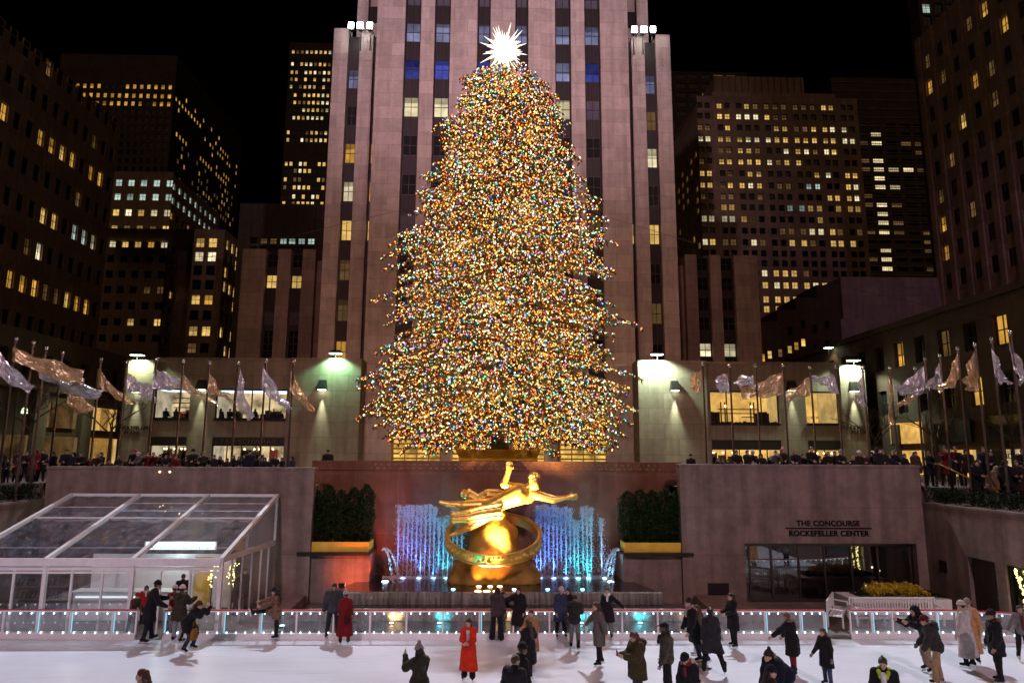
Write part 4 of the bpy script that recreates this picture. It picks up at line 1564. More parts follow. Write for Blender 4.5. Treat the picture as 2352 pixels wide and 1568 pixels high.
def shrub(x, y, z, h, r, label, seed, m='foliage', n=3200, cat='shrub', name='columnar_shrub', group='clipped shrubs in the gilt planters', size=.05):
    o = empty(name, (x, y, z), label, cat, group)
    rs = np.random.RandomState(seed)
    t = rs.rand(n)
    a = rs.rand(n) * 6.283
    prof = r * np.minimum(1, .55 + 1.6 * t) * np.minimum(1, np.sqrt(np.maximum(1 - t, 0)) * 2.2 + .02)
    lump = 1 + .16 * np.sin(a * 3 + t * 17 + seed) + .10 * np.sin(a * 5 - t * 29)
    rad = prof * lump * (.45 + .6 * np.sqrt(rs.rand(n)))
    P = np.stack([rad * np.cos(a), rad * np.sin(a), h * t + .04 * rs.randn(n)], 1)
    link('foliage', leaf_mesh('foliage', P, size, M[m], rs), o)
    MB().tube([(x, y, z - .3), (x, y, z + h * .8)], [.05, .02], 6).build('stem', M['bark'], o)
    return o


for s, (x0, x1, lab) in ((-1, (-8.54, -5.6, 'gilt planter box on the red lit stone ledge')), (1, (5.92, 8.86, 'gilt planter box on the pale stone ledge beside the concourse wall'))):
    xa, xb = (-9.0, -5.55) if s < 0 else (5.85, 9.0)
    o = empty('stone_ledge', ((xa + xb) / 2, 33, 0), 'granite ledge carrying a planter beside the fountain, ' + ('washed in red light' if s < 0 else 'with dry pale stone'), 'ledge')
    xc, xd = (-8.18, -5.55) if s < 0 else (5.85, 8.5)
    MB().box(xc, xd, 32.2, 33.98, -.02, 2.06).build('base', M['granite'], o)
    MB().box(max(xa, -8.75), min(xb, 9.0), 31.9, 33.97, 2.063, 2.2).build('slab', M['black_metal'], o)
    o = empty('planter', ((x0 + x1) / 2, 32.8, 2.2), lab, 'planter')
    q = MB().box(x0, x1, 32.15, 32.19, 2.2, 2.62).box(x0, x1, 33.2, 33.24, 2.2, 2.62).box(x0, x0 + .04, 32.19, 33.2, 2.2, 2.62).box(x1 - .04, x1, 32.19, 33.2, 2.2, 2.62)
    q.build('box', M['gilt'], o)
    MB().box(x0 + .04, x1 - .04, 32.19, 33.2, 2.25, 2.54).build('soil', M['bark'], o)
    n = 5
    for i in range(n):
        xx = x0 + .3 + (x1 - x0 - .6) * i / (n - 1)
        hh = (2.35, 2.5, 2.3, 2.42, 2.55)[i] if s < 0 else (2.3, 2.38, 2.33, 2.4, 2.36)[i]
        shrub(xx, 32.7 + .05 * (i % 2), 2.54, hh, .36 if s < 0 else .44, f'{ORD[i]} clipped columnar shrub from the ' + ('tent side in the planter over the red lit ledge' if s < 0 else 'fountain side in the planter by the concourse wall'), 40 + i + (9 if s > 0 else 0), 'foliage', 3200)

# ------------------------------------------------------------------ fountain
M['pool_water'] = mat('pool_water', (.012, .014, .016), .06, 0, .2, 2, bump=.35, bscale=5.5, spec=.8)
M['fall_water'] = mat('fall_water', (.20, .18, .16), .16, 0, .7, 1.2, bump=.9, bscale=9, stretch=(7, 1, .45), spec=.8)
M['wet_stone'] = mat('wet_stone', (.07, .055, .05), .25, 0, .3, 3, bump=.2)
fb = [(-5.5, 33.95), (5.8, 33.95), (7.0, 29.75), (-6.9, 29.75)]
q = MB().face([(x, y, .9) for x, y in fb])
tag(q.build('pool_water', M['pool_water']), kind='structure')
o = empty('fountain_basin', (0, 31, 0), 'stepped stone fountain basin with water spilling over its front edge', 'fountain')
q = MB().hull8([(-6.9, 29.75, -.02), (7.0, 29.75, -.02), (5.8, 33.95, -.02), (-5.5, 33.95, -.02), (-6.9, 29.75, .86), (7.0, 29.75, .86), (5.8, 33.95, .86), (-5.5, 33.95, .86)])
q.build('upper_tier', M['wet_stone'], o)
q = MB().hull8([(-7.3, 28.8, -.02), (7.6, 28.8, -.02), (7.2, 29.72, -.02), (-7.1, 29.72, -.02), (-7.3, 28.8, .45), (7.6, 28.8, .45), (7.2, 29.72, .45), (-7.1, 29.72, .45)])
q.build('lower_tier', M['pool_water'], o)
rs = random.Random(2)
for (x0, x1, y, z0, z1) in ((-6.9, 7.0, 29.73, .45, .92), (-7.3, 7.6, 28.78, .02, .47)):
    q = MB()
    n = 90
    P = []
    for i in range(n + 1):
        x = x0 + (x1 - x0) * i / n
        dy = .03 * math.sin(i * 1.7) + .03 * rs.random()
        P.append([(x, y + .1, z1), (x, y - .02 - dy * .5, z1 - .03), (x, y - .06 - dy, (z0 + z1) / 2), (x, y - .05 - dy * 1.4, z0)])
    for i in range(n):
        for k in range(3): q.face([P[i][k], P[i + 1][k], P[i + 1][k + 1], P[i][k + 1]])
    q.build('water_curtain', M['fall_water'], o, smooth=True)
q = MB().face([(-8, 26.6, .012), (8.6, 26.6, .012), (8.2, 28.77, .012), (-7.8, 28.77, .012)])
tag(q.build('basin_water', M['pool_water']), kind='structure')
# low stone kerbs and benches beside the basin
for s, (xa, xb) in ((-1, (-9.6, -8.2)), (1, (8.9, 10.9))):
    o = MB().hull8([(xa, 28.6, -.02), (xb, 28.6, -.02), (xb, 31.8, -.02), (xa, 31.8, -.02), (xa, 28.6, .28), (xb, 28.6, .28), (xb, 31.8, .42), (xa, 31.8, .42)]).build('stone_kerb', M['granite'], origin=((xa + xb) / 2, 30, 0))
    tag(o, 'low stone kerb block beside the fountain basin, on the ' + ('tent' if s < 0 else 'concourse') + ' side', 'kerb')


def water_mat(name):
    m, nt, b = new_mat(name)
    N, L = nt.nodes, nt.links
    b.inputs['Base Color'].default_value = (.8, .88, .95, 1)
    b.inputs['Roughness'].default_value = .2
    t = N.new('ShaderNodeBsdfTranslucent')
    t.inputs[0].default_value = (.8, .88, .95, 1)
    x = N.new('ShaderNodeMixShader')
    x.inputs[0].default_value = .5
    L.new(b.outputs[0], x.inputs[1])
    L.new(t.outputs[0], x.inputs[2])
    tr = N.new('ShaderNodeBsdfTransparent')
    y = N.new('ShaderNodeMixShader')
    y.inputs[0].default_value = .72
    L.new(tr.outputs[0], y.inputs[1])
    L.new(x.outputs[0], y.inputs[2])
    L.new(y.outputs[0], N['Material Output'].inputs[0])
    return m


M['jet_water'] = water_mat('jet_water')
OCT_V = np.array([(1, 0, 0), (-1, 0, 0), (0, 1, 0), (0, -1, 0), (0, 0, 1), (0, 0, -1)], np.float32)
OCT_F = np.array([(0, 2, 4), (2, 1, 4), (1, 3, 4), (3, 0, 4), (2, 0, 5), (1, 2, 5), (3, 1, 5), (0, 3, 5)])


def drops(P, rad, stretch=1.0):
    n = len(P)
    S = OCT_V[None] * np.asarray(rad)[:, None, None]
    S[..., 2] *= stretch
    V = (P[:, None] + S).reshape(-1, 3)
    F = (OCT_F[None] + 6 * np.arange(n)[:, None, None]).reshape(-1, 3)
    return V, F


rs = np.random.RandomState(5)
zj = lambda v: PY(1137, v, 33.3).z
for s, us, grp in ((-1, [915 + 10.4 * i for i in range(15)], 'upright jets on the tent side of the statue'), (1, [1232 + 9.6 * i for i in range(14)] + [1381], 'upright jets on the concourse side of the statue')):
    for i, u in enumerate(us):
        x = PY(u, 1250, 33.3).x
        if s < 0: vt = 1158 + (24 if 9 <= i <= 11 else 0) + rs.rand() * 9
        else: vt = 1157 + (30 if i in (9, 10) else 0) + rs.rand() * 10 + (28 if u > 1375 else 0)
        h = zj(vt) - .9
        y0 = 33.25 + .12 * rs.randn()
        n1 = 420
        t = rs.rand(n1) ** .8
        sp = .012 + .05 * t ** 3
        P = np.stack([x + sp * rs.randn(n1), y0 + sp * rs.randn(n1), .9 + h * t], 1)
        r1 = .007 + .011 * rs.rand(n1) * (.5 + t)
        n2 = 110                                              # broken crest and drops falling back
        P2 = np.stack([x + .055 * rs.randn(n2), y0 + .055 * rs.randn(n2), .9 + h * (1 - .13 * np.abs(rs.randn(n2))) + .02], 1)
        r2 = .010 + .014 * rs.rand(n2)
        n3 = 240
        P3 = np.stack([x + .11 * rs.randn(n3), y0 + .09 * rs.randn(n3), .9 + h * rs.rand(n3)], 1)
        r3 = .006 + .009 * rs.rand(n3)
        V, F = drops(np.concatenate([P, P2, P3]), np.concatenate([r1, r2, r3]), 2.2)
        k = MB().tube([(x, y0, .9), (x, y0, .9 + h * .55), (x, y0, .9 + h * .97)], [.012, .013, .02], 5)
        V = np.concatenate([V, np.array(k.V, np.float32)])
        base = len(P) + len(P2) + len(P3)
        tri = []
        for f in k.F:
            for q_ in range(1, len(f) - 1): tri.append((f[0] + 6 * base, f[q_] + 6 * base, f[q_ + 1] + 6 * base))
        V -= np.array([x, y0, .9])
        o = link('water_jet', mesh_np('water_jet', V, np.concatenate([F, np.array(tri)]), [M['jet_water']]), None, (x, y0, .9))
        tag(o, 'thin blue lit water jet among those on the tent side of the golden statue' if s < 0 else ('lone short water jet at the end beside the arching spouts' if u > 1375 else 'thin blue lit water jet among those on the concourse side of the golden statue'), 'water jet', grp)
# arching spouts from the ledges
for s, arcs in ((-1, ((880, 905), (880, 922))), (1, ((1421, 1380), (1421, 1392), (1421, 1403)))):
    for a, c in arcs:
        xa, xb = PY(a, 1250, 32.6).x, PY(c, 1320, 32.0).x
        P = []
        for i in range(260):
            t = rs.rand()
            z = 2.25 + .35 * 4 * t * (.55 - t) - 1.0 * t * t
            P.append((xa + (xb - xa) * t + .02 * rs.randn() * (1 + t), 32.5 - .5 * t + .02 * rs.randn(), max(z, .92) + .02 * rs.randn()))
        P = np.array(P)
        V, F = drops(P, .010 + .012 * rs.rand(len(P)), 1.6)
        V -= P.mean(0)
        o = link('water_spout', mesh_np('water_spout', V, F, [M['jet_water']]), None, tuple(P.mean(0)))
        tag(o, 'arching water spout from the ledge end into the pool, ' + ('tent side' if s < 0 else 'concourse side'), 'water jet', 'arching spouts ' + ('tent side' if s < 0 else 'concourse side'))
# froth where the jets fall
rs2 = np.random.RandomState(8)
for s, (xa, xb) in ((-1, (-5.1, -1.9)), (1, (2.0, 5.4))):
    n = 1500
    P = np.stack([xa + (xb - xa) * rs2.rand(n), 33.1 + .28 * rs2.randn(n) * .6, .9 + .05 * np.abs(rs2.randn(n))], 1)
    V, F = drops(P, .010 + .02 * rs2.rand(n), .6)
    tag(link('froth', mesh_np('froth', V, F, [M['jet_water']])), kind='stuff')

# pool lamps: blue ones under the jets, warm ones before the statue
JC = {'indigo': (.09, .27, 1.0), 'blue': (.04, .42, 1.0), 'cyan': (.03, .78, 1.0), 'white': (.35, .68, 1.0), 'amber': (1.0, .66, .26), 'orange': (1.0, .40, .10), 'red': (1.0, .10, .04)}
for k_, c_ in JC.items(): M['pl_' + k_] = emit('pl_' + k_, tuple(.25 + .75 * x for x in c_), 9)


def pool_lamp(u, v, Y, z, col, power, aim, label, cone=70, r=.12, group='underwater lamps of the fountain'):
    x = PY(u, v, Y).x
    o = empty('pool_lamp', (x, Y, z), label, 'lamp', group)
    MB().lathe((x, Y, z), [(r * 1.15, -.08), (r * 1.15, .01), (r, .012)], 12).build('lamp_housing', M['black_metal'], o)
    MB().lathe((x, Y, z), [(r, .012), (r * .8, .035), (.001, .045)], 12).build('lamp_lens', M['pl_' + col], o)
    if power: lamp('SPOT', (x, Y, z + .08), power, JC[col], aim=(x + aim[0], Y + aim[1], z + aim[2]), size=.08, cone=cone, blend=.9, parent=o)


for u, c in ((925, 'indigo'), (962, 'indigo'), (995, 'blue'), (1025, 'cyan'), (1055, 'cyan')):
    pool_lamp(u, 1326, 33.02, .9, c, 900 if c == 'indigo' else 520, (0, .16, 2.6), f'{c} lamp at the waterline under the jets, tent side', 62, group=f'{c} pool lamps tent side')
for u, c in ((1240, 'indigo'), (1272, 'indigo'), (1300, 'blue'), (1328, 'cyan'), (1352, 'cyan'), (1388, 'white')):
    pool_lamp(u, 1326, 33.02, .9, c, 900 if c == 'indigo' else 520, (0, .16, 2.6), f'{c} lamp at the waterline under the jets, concourse side', 62, group=f'{c} pool lamps concourse side')
for u in (885, 1402):
    pool_lamp(u, 1322, 32.2, .9, 'white', 260, (0, .4, 2), 'white lamp under the arching spouts, ' + ('tent side' if u < 1000 else 'concourse side'), 90, .16)
for i, u in enumerate((1098, 1118, 1140)):
    pool_lamp(u, 1345, 29.97, .9, 'amber', 15000, ((1137 - u) * .03 + .2, 1.35, 3.3), f'{ORD[i]} amber lamp of three in the water before the statue', 50, .15, 'amber lamps before the statue')
for i, u in enumerate((1100, 1126, 1148)):
    pool_lamp(u, 1330, 31.05, .9, 'orange', 170, (0, .9, 1.4), f'{ORD[i]} orange lamp of three at the foot of the golden mound', 80, .12, 'orange lamps at the mound foot')
for i, (u, c) in enumerate(((1041, 'cyan'), (1181, 'white'), (1290, 'amber'), (1338, 'cyan'), (1258, 'cyan'))):
    pool_lamp(u, 1349, 30.4, .9, c, 0, (0, 0, 1), f'small {c} lamp in the dark water near the pool edge' + (' beside the statue' if u in (1041, 1181) else ' before the concourse side jets'), 70, .09)
for i, (u, c) in enumerate(((650, 'cyan'), (900, 'amber'), (1010, 'cyan'), (1150, 'amber'), (1335, 'cyan'), (1470, 'cyan'), (1580, 'amber'))):
    pool_lamp(u, 1400, 28.3 if 700 < u < 1560 else 27.9, .03, c, (120 if c == 'cyan' else 170) if 700 < u < 1560 else 40, (.3, 1.4, .75), f'{ORD[i]} lamp from the tent in the low basin behind the barrier', 95, .09, 'lamps in the low basin')
# red flood on the ground washing the ledge
p = PY(785, 1342, 30.4)
o = empty('floodlight', tuple(p), 'small red floodlight washing the stone beside the fountain', 'floodlight')
MB().box(p.x - .12, p.x + .12, p.y - .08, p.y + .1, p.z - .12, p.z + .06).build('lamp_housing', M['black_metal'], o)
MB().box(p.x - .1, p.x + .12, p.y + .104, p.y + .12, p.z - .1, p.z + .05).build('lamp_lens', M['pl_red'], o)
MB().tube([(p.x, p.y, 0), (p.x, p.y, p.z - .1)], .03, 6).build('pole', M['black_metal'], o)
lamp('SPOT', (p.x, p.y + .15, p.z), 300, (1, .15, .04), aim=(p.x + .5, 32.2, 1.3), size=.06, cone=125, blend=.9, parent=o)
lamp('SPOT', (-5.35, 32.0, 1.0), 230, (1, .09, .05), aim=(-5.2, 34, 3.6), size=.06, cone=70, blend=.9, parent=o)

# ------------------------------------------------------------------ gilded figure gliding over a hoop on a rock
M['gold_leaf'] = mat('gold_leaf', (.95, .62, .16), .36, .82, .14, 2.5, bump=.12, bscale=3)
M['gold_rock'] = mat('gold_rock', (.27, .145, .018), .6, .12, .35, 2.2, bump=.9, bscale=3.5)
st = empty('gilded_statue', (.05, 32.2, .9), 'large gilded figure gliding arms outstretched above a hoop on a golden rock', 'statue')
rk = [('c', (-1.45, 32.1, 1.0), (1.45, 32.1, 1.0), .62, .62), ('c', (-1.2, 32.2, 1.5), (1.15, 32.2, 1.5), .62, .58), ('c', (-.62, 32.3, 2.2), (.6, 32.3, 2.2), .52, .5), ('c', (-.35, 32.25, 2.9), (.55, 32.25, 3.0), .6, .5), ('c', (.1, 32.25, 3.3), (.3, 32.25, 3.75), .55, .36),
      ('c', (.75, 31.75, 2.0), (.35, 31.9, 3.1), .42, .3), ('c', (-1.05, 31.7, 1.0), (-.45, 31.9, 2.3), .5, .35)]
V, F = grow(rk, .06, .35, cut=[((0, 0, .86), (0, 0, -1)), ((0, 31.0, 1), (0, -1, .18))], noise=.15, nscale=3.2, seed=4)
link('rock', mesh_np('rock', V - np.array(st.location), F, [M['gold_rock']], smooth=True), st)
# hoop: broad band tilted towards the viewer
q = MB()
cen = Vector((-.02, 31.95, 2.86))
ax = Vector((0, .94, .34))
nrm = Vector((0, -.24, .97))
nseg = 96
for i in range(nseg):
    pr = []
    for t in (2 * math.pi * i / nseg, 2 * math.pi * (i + 1) / nseg):
        d = Vector((1, 0, 0)) * math.cos(t) + ax * math.sin(t)
        pr.append([cen + d * r_ + nrm * h_ for r_, h_ in ((2.10, -.21), (2.11, .21), (2.0, .21), (1.99, -.21))])
    for k in range(4): q.face([pr[0][k], pr[0][(k + 1) % 4], pr[1][(k + 1) % 4], pr[1][k]])
for hh in (-.22, .22):
    q.tube([tuple(cen + (Vector((1, 0, 0)) * math.cos(t) + ax * math.sin(t)) * 2.12 + nrm * hh) for t in [2 * math.pi * i / 72 for i in range(73)]], .05, 6)
rs = random.Random(31)
for i in range(64):                                           # beaten bosses round the band
    t = 2 * math.pi * i / 64 + rs.uniform(-.02, .02)
    d = Vector((1, 0, 0)) * math.cos(t) + ax * math.sin(t)
    q.ball(tuple(cen + d * 2.11 + nrm * rs.uniform(-.13, .13)), rs.uniform(.05, .10), 0, 7, 5)
q.build('hoop', M['gold_leaf'], st, smooth=False)
S_ = lambda u, v, dy=0: np.array(PY(u, v, 31.7 + dy))
fig = []
C_ = lambda a, b, ra, rb: fig.append(('c', a, b, ra * 1.34, rb * 1.34))
pel, wai, che, nec, hed = S_(1122, 1168), S_(1150, 1152, -.05), S_(1190, 1134, -.1), S_(1213, 1119, -.15), S_(1228, 1106, -.2)
C_(pel, wai, .30, .27)
C_(wai, che, .27, .37)
C_(S_(1178, 1128), S_(1212, 1140), .26, .24)
C_(che, nec, .26, .15)
fig.append(('e', hed, (.26, .29, .34)))
C_(hed + np.array([.06, -.16, -.20]), hed + np.array([.05, -.2, -.1]), .12, .12)
# raised arm
C_(S_(1190, 1122, -.05), S_(1158, 1112, -.2), .16, .13)
C_(S_(1158, 1112, -.2), S_(1168, 1082, -.3), .125, .085)
# stretched arm
C_(S_(1222, 1134, -.1), S_(1272, 1147, -.25), .165, .125)
C_(S_(1272, 1147, -.25), S_(1303, 1142, -.4), .12, .075)
# legs
C_(S_(1122, 1160, .1), S_(1068, 1161, .05), .25, .165)
C_(S_(1068, 1161, .05), S_(1026, 1157, .1), .165, .085)
C_(S_(1026, 1157, .1), S_(1011, 1152, .1), .085, .06)
C_(S_(1120, 1178, -.15), S_(1080, 1206, -.3), .25, .17)
C_(S_(1080, 1206, -.3), S_(1050, 1222, -.1), .165, .09)
C_(S_(1050, 1222, -.1), S_(1036, 1228, -.15), .085, .06)
# hands: palm, four fingers, thumb
for (h0, d, sd, up) in ((S_(1305, 1142, -.4), Vector((1, -.15, .10)), Vector((0.05, -.3, 1)), 1), (S_(1168, 1081, -.3), Vector((.12, -.1, 1)), Vector((1, .1, -.1)), 1)):
    d = d.normalized()
    sd = (sd - d * sd.dot(d)).normalized()
    h0 = Vector(h0)
    C_(np.array(h0), np.array(h0 + d * .17), .085, .09)
    for k in range(4):
        b0 = h0 + d * .2 + sd * (.085 - .057 * k)
        ln = (.19, .22, .21, .16)[k]
        dd = (d + sd * (.22 - .15 * k)).normalized()
        C_(np.array(b0), np.array(b0 + dd * ln), .036, .026)
    C_(np.array(h0 + d * .06 + sd * .08), np.array(h0 + d * .17 + sd * .2), .042, .03)
V, F = grow(fig, .032, .07)
o = mesh_np('figure', V - np.array(st.location), F, [M['gold_leaf']], smooth=True)
link('figure', o, st)
# curly hair
hp = [('e', hed + np.array([-.02, .04, .08]), (.29, .31, .30))]
rs = np.random.RandomState(3)
for i in range(46):
    v = rs.randn(3)
    v[2] = abs(v[2]) + .1
    v /= np.linalg.norm(v)
    if v[1] < -.55 and v[2] < .6: continue
    c_ = hed + np.array([-.02, .04, .08]) + v * np.array([.29, .31, .30])
    hp.append(('c', c_, c_ + .03 * rs.randn(3), .07, .05))
V, F = grow(hp, .028, .03, cut=[(hed + np.array([0, -.16, .02]), (0, -1, -.35))])
link('hair', mesh_np('hair', V - np.array(st.location), F, [M['gold_leaf']], smooth=True), st)


# drapery: folded bands that sweep back from the hips
def ribbon(path, width, name='drapery'):
    pr_ = []
    P = [Vector(p) for p in path]
    for i in range(len(P) - 1):
        d = (P[i + 1] - P[i]).normalized()
        s_ = d.cross(Vector((0, -1, .25))).normalized()
        nn = s_.cross(d)
        for j in range(4):
            f_ = (j / 3 - .5)
            wob = nn * (.06 if j % 2 else -.04)
            pr_.append(('c', np.array(P[i] + s_ * width[i] * f_ + wob), np.array(P[i + 1] + s_ * width[i + 1] * f_ + wob), .085, .08))
    V_, F_ = grow(pr_, .03, .05)
    return link(name, mesh_np(name, V_ - np.array(st.location), F_, [M['gold_leaf']], smooth=True), st)


def sp(pts, dy, n=14):
    out = []
    for i in range(n):
        t = i / (n - 1) * (len(pts) - 1)
        k = min(int(t), len(pts) - 2)
        f_ = t - k
        f_ = f_ * f_ * (3 - 2 * f_)
        a, c = pts[k], pts[k + 1]
        out.append(S_(a[0] + (c[0] - a[0]) * f_, a[1] + (c[1] - a[1]) * f_, dy[k] + (dy[k + 1] - dy[k]) * f_))
    return out


ribbon(sp([(1150, 1172), (1105, 1178), (1070, 1186), (1038, 1188)], (-.45, -.5, -.5, -.4)), [.55 - .018 * i for i in range(14)])
ribbon(sp([(1150, 1136), (1122, 1134), (1098, 1148), (1072, 1132), (1066, 1140)], (.3, .4, .45, .5, .4)), [.30] * 14)

# ------------------------------------------------------------------ rink barrier with clear panels and lights
M['panel_clear'] = clear('panel_clear', (.92, .95, .97), .06, .06, (.55, .62, .7), .10)
M['bulb_cool'] = emit('bulb_cool', (.70, .93, 1), 5)
M['tube_cyan'] = emit('tube_cyan', (.35, .78, 1), .95)


def barrier(px, label, tubes, nb=4):
    pts = [(x, y) for x, y in px]
    c = pts[len(pts) // 2]
    o = empty('rink_barrier', (c[0], c[1], 0), label, 'barrier', 'rink barrier sections')
    kb, tr, lr, l2 = MB(), MB(), MB(), MB()
    for (a, b) in zip(pts[:-1], pts[1:]):
        kb.bar((a[0], a[1], .09), (b[0], b[1], .09), .09, .18)
        tr.bar((a[0], a[1], 1.0), (b[0], b[1], 1.0), .09, .035)
        lr.bar((a[0], a[1], .955), (b[0], b[1], .955), .07, .05)
        l2.bar((a[0], a[1], .2), (b[0], b[1], .2), .07, .035)
    kb.build('kick_board', M['white_paint'], o)
    tr.build('top_rail', M['red_paint'], o)
    lr.build('frame_rail', M['white_metal'], o)
    l2.build('frame_rail', M['white_metal'], o)
    bm = MB().ball((0, 0, 0), .022, 0, 8, 6, 1.5)
    bme = mesh_from('bulb', bm.V, bm.F, [M['bulb_cool']], None, True)
    for i, p in enumerate(pts):
        MB().box(p[0] - .028, p[0] + .028, p[1] - .034, p[1] + .036, .18, .98).build('post', M['white_metal'], o)
        if tubes and any(abs(p[0] - t) < .35 for t in tubes):
            MB().tube([(p[0] + .07, p[1] - .02, .24), (p[0] + .07, p[1] - .02, .93)], .018, 8).build('light_tube', M['tube_cyan'], o)
    for (a, b) in zip(pts[:-1], pts[1:]):
        q = MB().face([(a[0] + .03, a[1], .22), (b[0] - .03, b[1], .22), (b[0] - .03, b[1], .93), (a[0] + .03, a[1], .93)])
        q.build('panel', M['panel_clear'], o)
        L_ = math.hypot(b[0] - a[0], b[1] - a[1])
        n = max(1, round(L_ / .345))
        for k in range(n):
            f_ = (k + .5) / n
            for z in (.89, .245):
                link('bulb', bme, o, (a[0] + (b[0] - a[0]) * f_ - o.location.x, a[1] + (b[1] - a[1]) * f_ - .045 - o.location.y, z))
    return o


YBAR = 26.05
xb = lambda u: PY(u, 1430, YBAR).x
tb = [xb(u) for u in (83, 159, 260, 377, 513, 601, 1101, 1757, 1841, 1893, 2002, 2099, 2151, 2176)]
s1 = [xb(u) for u in (-75, 5, 83, 160, 258, 313)]
barrier([(x, YBAR + .05 * (s1[-1] - x) * .25) for x in s1], 'short barrier section before the clear tent, ending at the gate', tb)
s2 = [xb(u) for u in (376, 445, 512, 597, 681, 766, 850, 933.6, 1017, 1101, 1179, 1262, 1346, 1429, 1511, 1594, 1676, 1757, 1838, 1893)]
barrier([(x, YBAR) for x in s2], 'long barrier section with red top rail before the fountain', tb)
s3 = [xb(u) for u in (1953, 2002, 2050, 2099, 2151)] + [16.9, 18.2, 19.4, 20.4]
yy = [YBAR] * 5 + [YBAR - .05, YBAR - .3, YBAR - .75, YBAR - 1.4]
barrier(list(zip(s3, yy)), 'curving barrier section before the white slatted benches', tb)

# ------------------------------------------------------------------ clear roofed tent
M['tent_clear'] = clear('tent_clear', (.84, .86, .92), .08, .06, (.40, .46, .66), .09)
M['tent_wall'] = clear('tent_wall', (.93, .94, .96), .10, .03, (.5, .52, .6), .05)
M['glow_cool'] = emit('glow_cool', (.72, 1, .95), 3.5)
M['glow_soft'] = emit('glow_soft', (.85, .95, 1), 1.1)
tn = empty('clear_tent', (-14.5, 29.5, 0), 'white framed tent with crinkled clear roof panels against the granite wall', 'tent')
ZE, ZT, YT = 2.62, 4.66, 31.85
ev = [PZ(u, 1284, ZE) for u in (-95, 107, 307, 509)]
rg = [PY(u, 1129, YT) for u in (167, 322, 481, 638)]
ev = [Vector((e.x, e.y, ZE)) for e in ev]
rg = [Vector((r.x, YT, ZT)) for r in rg]
for a, b in zip(ev, rg): MB().bar(a, b, .16, .14).build('rafter', M['white_metal'], tn)
for a, b in zip(rg[:-1], rg[1:]): MB().bar(a, b, .12, .12).build('ridge_beam', M['white_metal'], tn)
for i in range(3):
    q = MB()
    for t in (.40,): q.bar(ev[i].lerp(rg[i], 1 - t), ev[i + 1].lerp(rg[i + 1], 1 - t), .07, .06)
    for t in ((.2,) if i == 0 else (.13, .26)): q.bar(ev[i].lerp(rg[i], 1 - t) + Vector((0, 0, -.05)), ev[i + 1].lerp(rg[i + 1], 1 - t) + Vector((0, 0, -.05)), .035, .035)
    q.bar(ev[i].lerp(rg[i], .2) + Vector((0, 0, -.12)), ev[i + 1].lerp(rg[i + 1], .2) + Vector((0, 0, -.12)), .03, .03)
    q.build('purlin', M['white_metal'], tn)
    n = 14                                                    # sagging, creased sheet
    G_n = [[None] * (n + 1) for _ in range(n + 1)]
    rs = random.Random(i)
    for a in range(n + 1):
        for b in range(n + 1):
            p = ev[i].lerp(ev[i + 1], a / n).lerp(rg[i].lerp(rg[i + 1], a / n), b / n)
            sag = .07 * math.sin(math.pi * a / n) * math.sin(math.pi * b / n)
            cr_ = .018 * math.sin(a * 1.7 + b * .9 + i) + .016 * rs.uniform(-1, 1)
            G_n[a][b] = p + Vector((0, 0, -sag + (cr_ if 0 < a < n and 0 < b < n else 0)))
    q = MB()
    for a in range(n):
        for b in range(n): q.face([G_n[a][b], G_n[a + 1][b], G_n[a + 1][b + 1], G_n[a][b + 1]])
    q.build('roof_panel', M['tent_clear'], tn, smooth=True)
for a, b in zip(ev[:-1], ev[1:]):
    q = MB().bar(a + Vector((0, -.06, -.09)), b + Vector((0, -.06, -.09)), .1, .27)
    q.build('gutter', M['white_metal'], tn)
    MB().bar(a + Vector((0, .02, -.33)), b + Vector((0, .02, -.33)), .06, .12).build('lintel', M['white_metal'], tn)
for e in ev: MB().box(e.x - .07, e.x + .07, e.y - .05, e.y + .09, 0, ZE - .1).build('post', M['white_metal'], tn)
fr_us = (-30, 36, 107, 169, 239, 307, 372, 440, 509)
for a, b in zip(fr_us[:-1], fr_us[1:]):
    pa, pb = PZ(a, 1284, ZE), PZ(b, 1284, ZE)
    if 300 <= a < 440:                                        # open door between the gate posts
        if a == 372: MB().box(pa.x - .03, pa.x + .03, pa.y, pa.y + .06, 0, 2.2).build('post', M['white_metal'], tn)
        continue
    q = MB()
    q.box(pa.x - .035, pa.x + .035, pa.y - .02, pa.y + .05, 0, 2.22).bar((pa.x, pa.y, .05), (pb.x, pb.y, .05), .06, .1).bar((pa.x, pa.y, 2.16), (pb.x, pb.y, 2.16), .05, .08)
    f = q.build('glazed_door', M['white_metal'], tn)
    MB().face([(pa.x, pa.y + .01, .1), (pb.x, pb.y + .01, .1), (pb.x, pb.y + .01, 2.12), (pa.x, pa.y + .01, 2.12)]).build('pane', M['tent_wall'], f)
# side towards the fountain
e, r_ = ev[-1], rg[-1]
eb = Vector((r_.x, YT, ZE))
MB().bar(e + Vector((0, 0, -.02)), eb, .1, .2).build('side_beam', M['white_metal'], tn)
MB().bar(eb, r_, .1, .1).build('post', M['white_metal'], tn)
mm = e.lerp(eb, .42)
MB().bar(mm, e.lerp(r_, .42), .08, .08).build('brace', M['white_metal'], tn)
MB().face([e, eb, r_]).build('gable_panel', M['tent_clear'], tn)
MB().face([(e.x, e.y, 0), (eb.x, eb.y, 0), (eb.x, eb.y, ZE), (e.x, e.y, ZE)]).build('side_panel', M['tent_wall'], tn)
for t in (.18, .36, .54, .72, .88):
    p = e.lerp(eb, t)
    MB().box(p.x - .03, p.x + .03, p.y - .03, p.y + .03, 0, ZE - .08).build('mullion', M['white_metal'], tn)
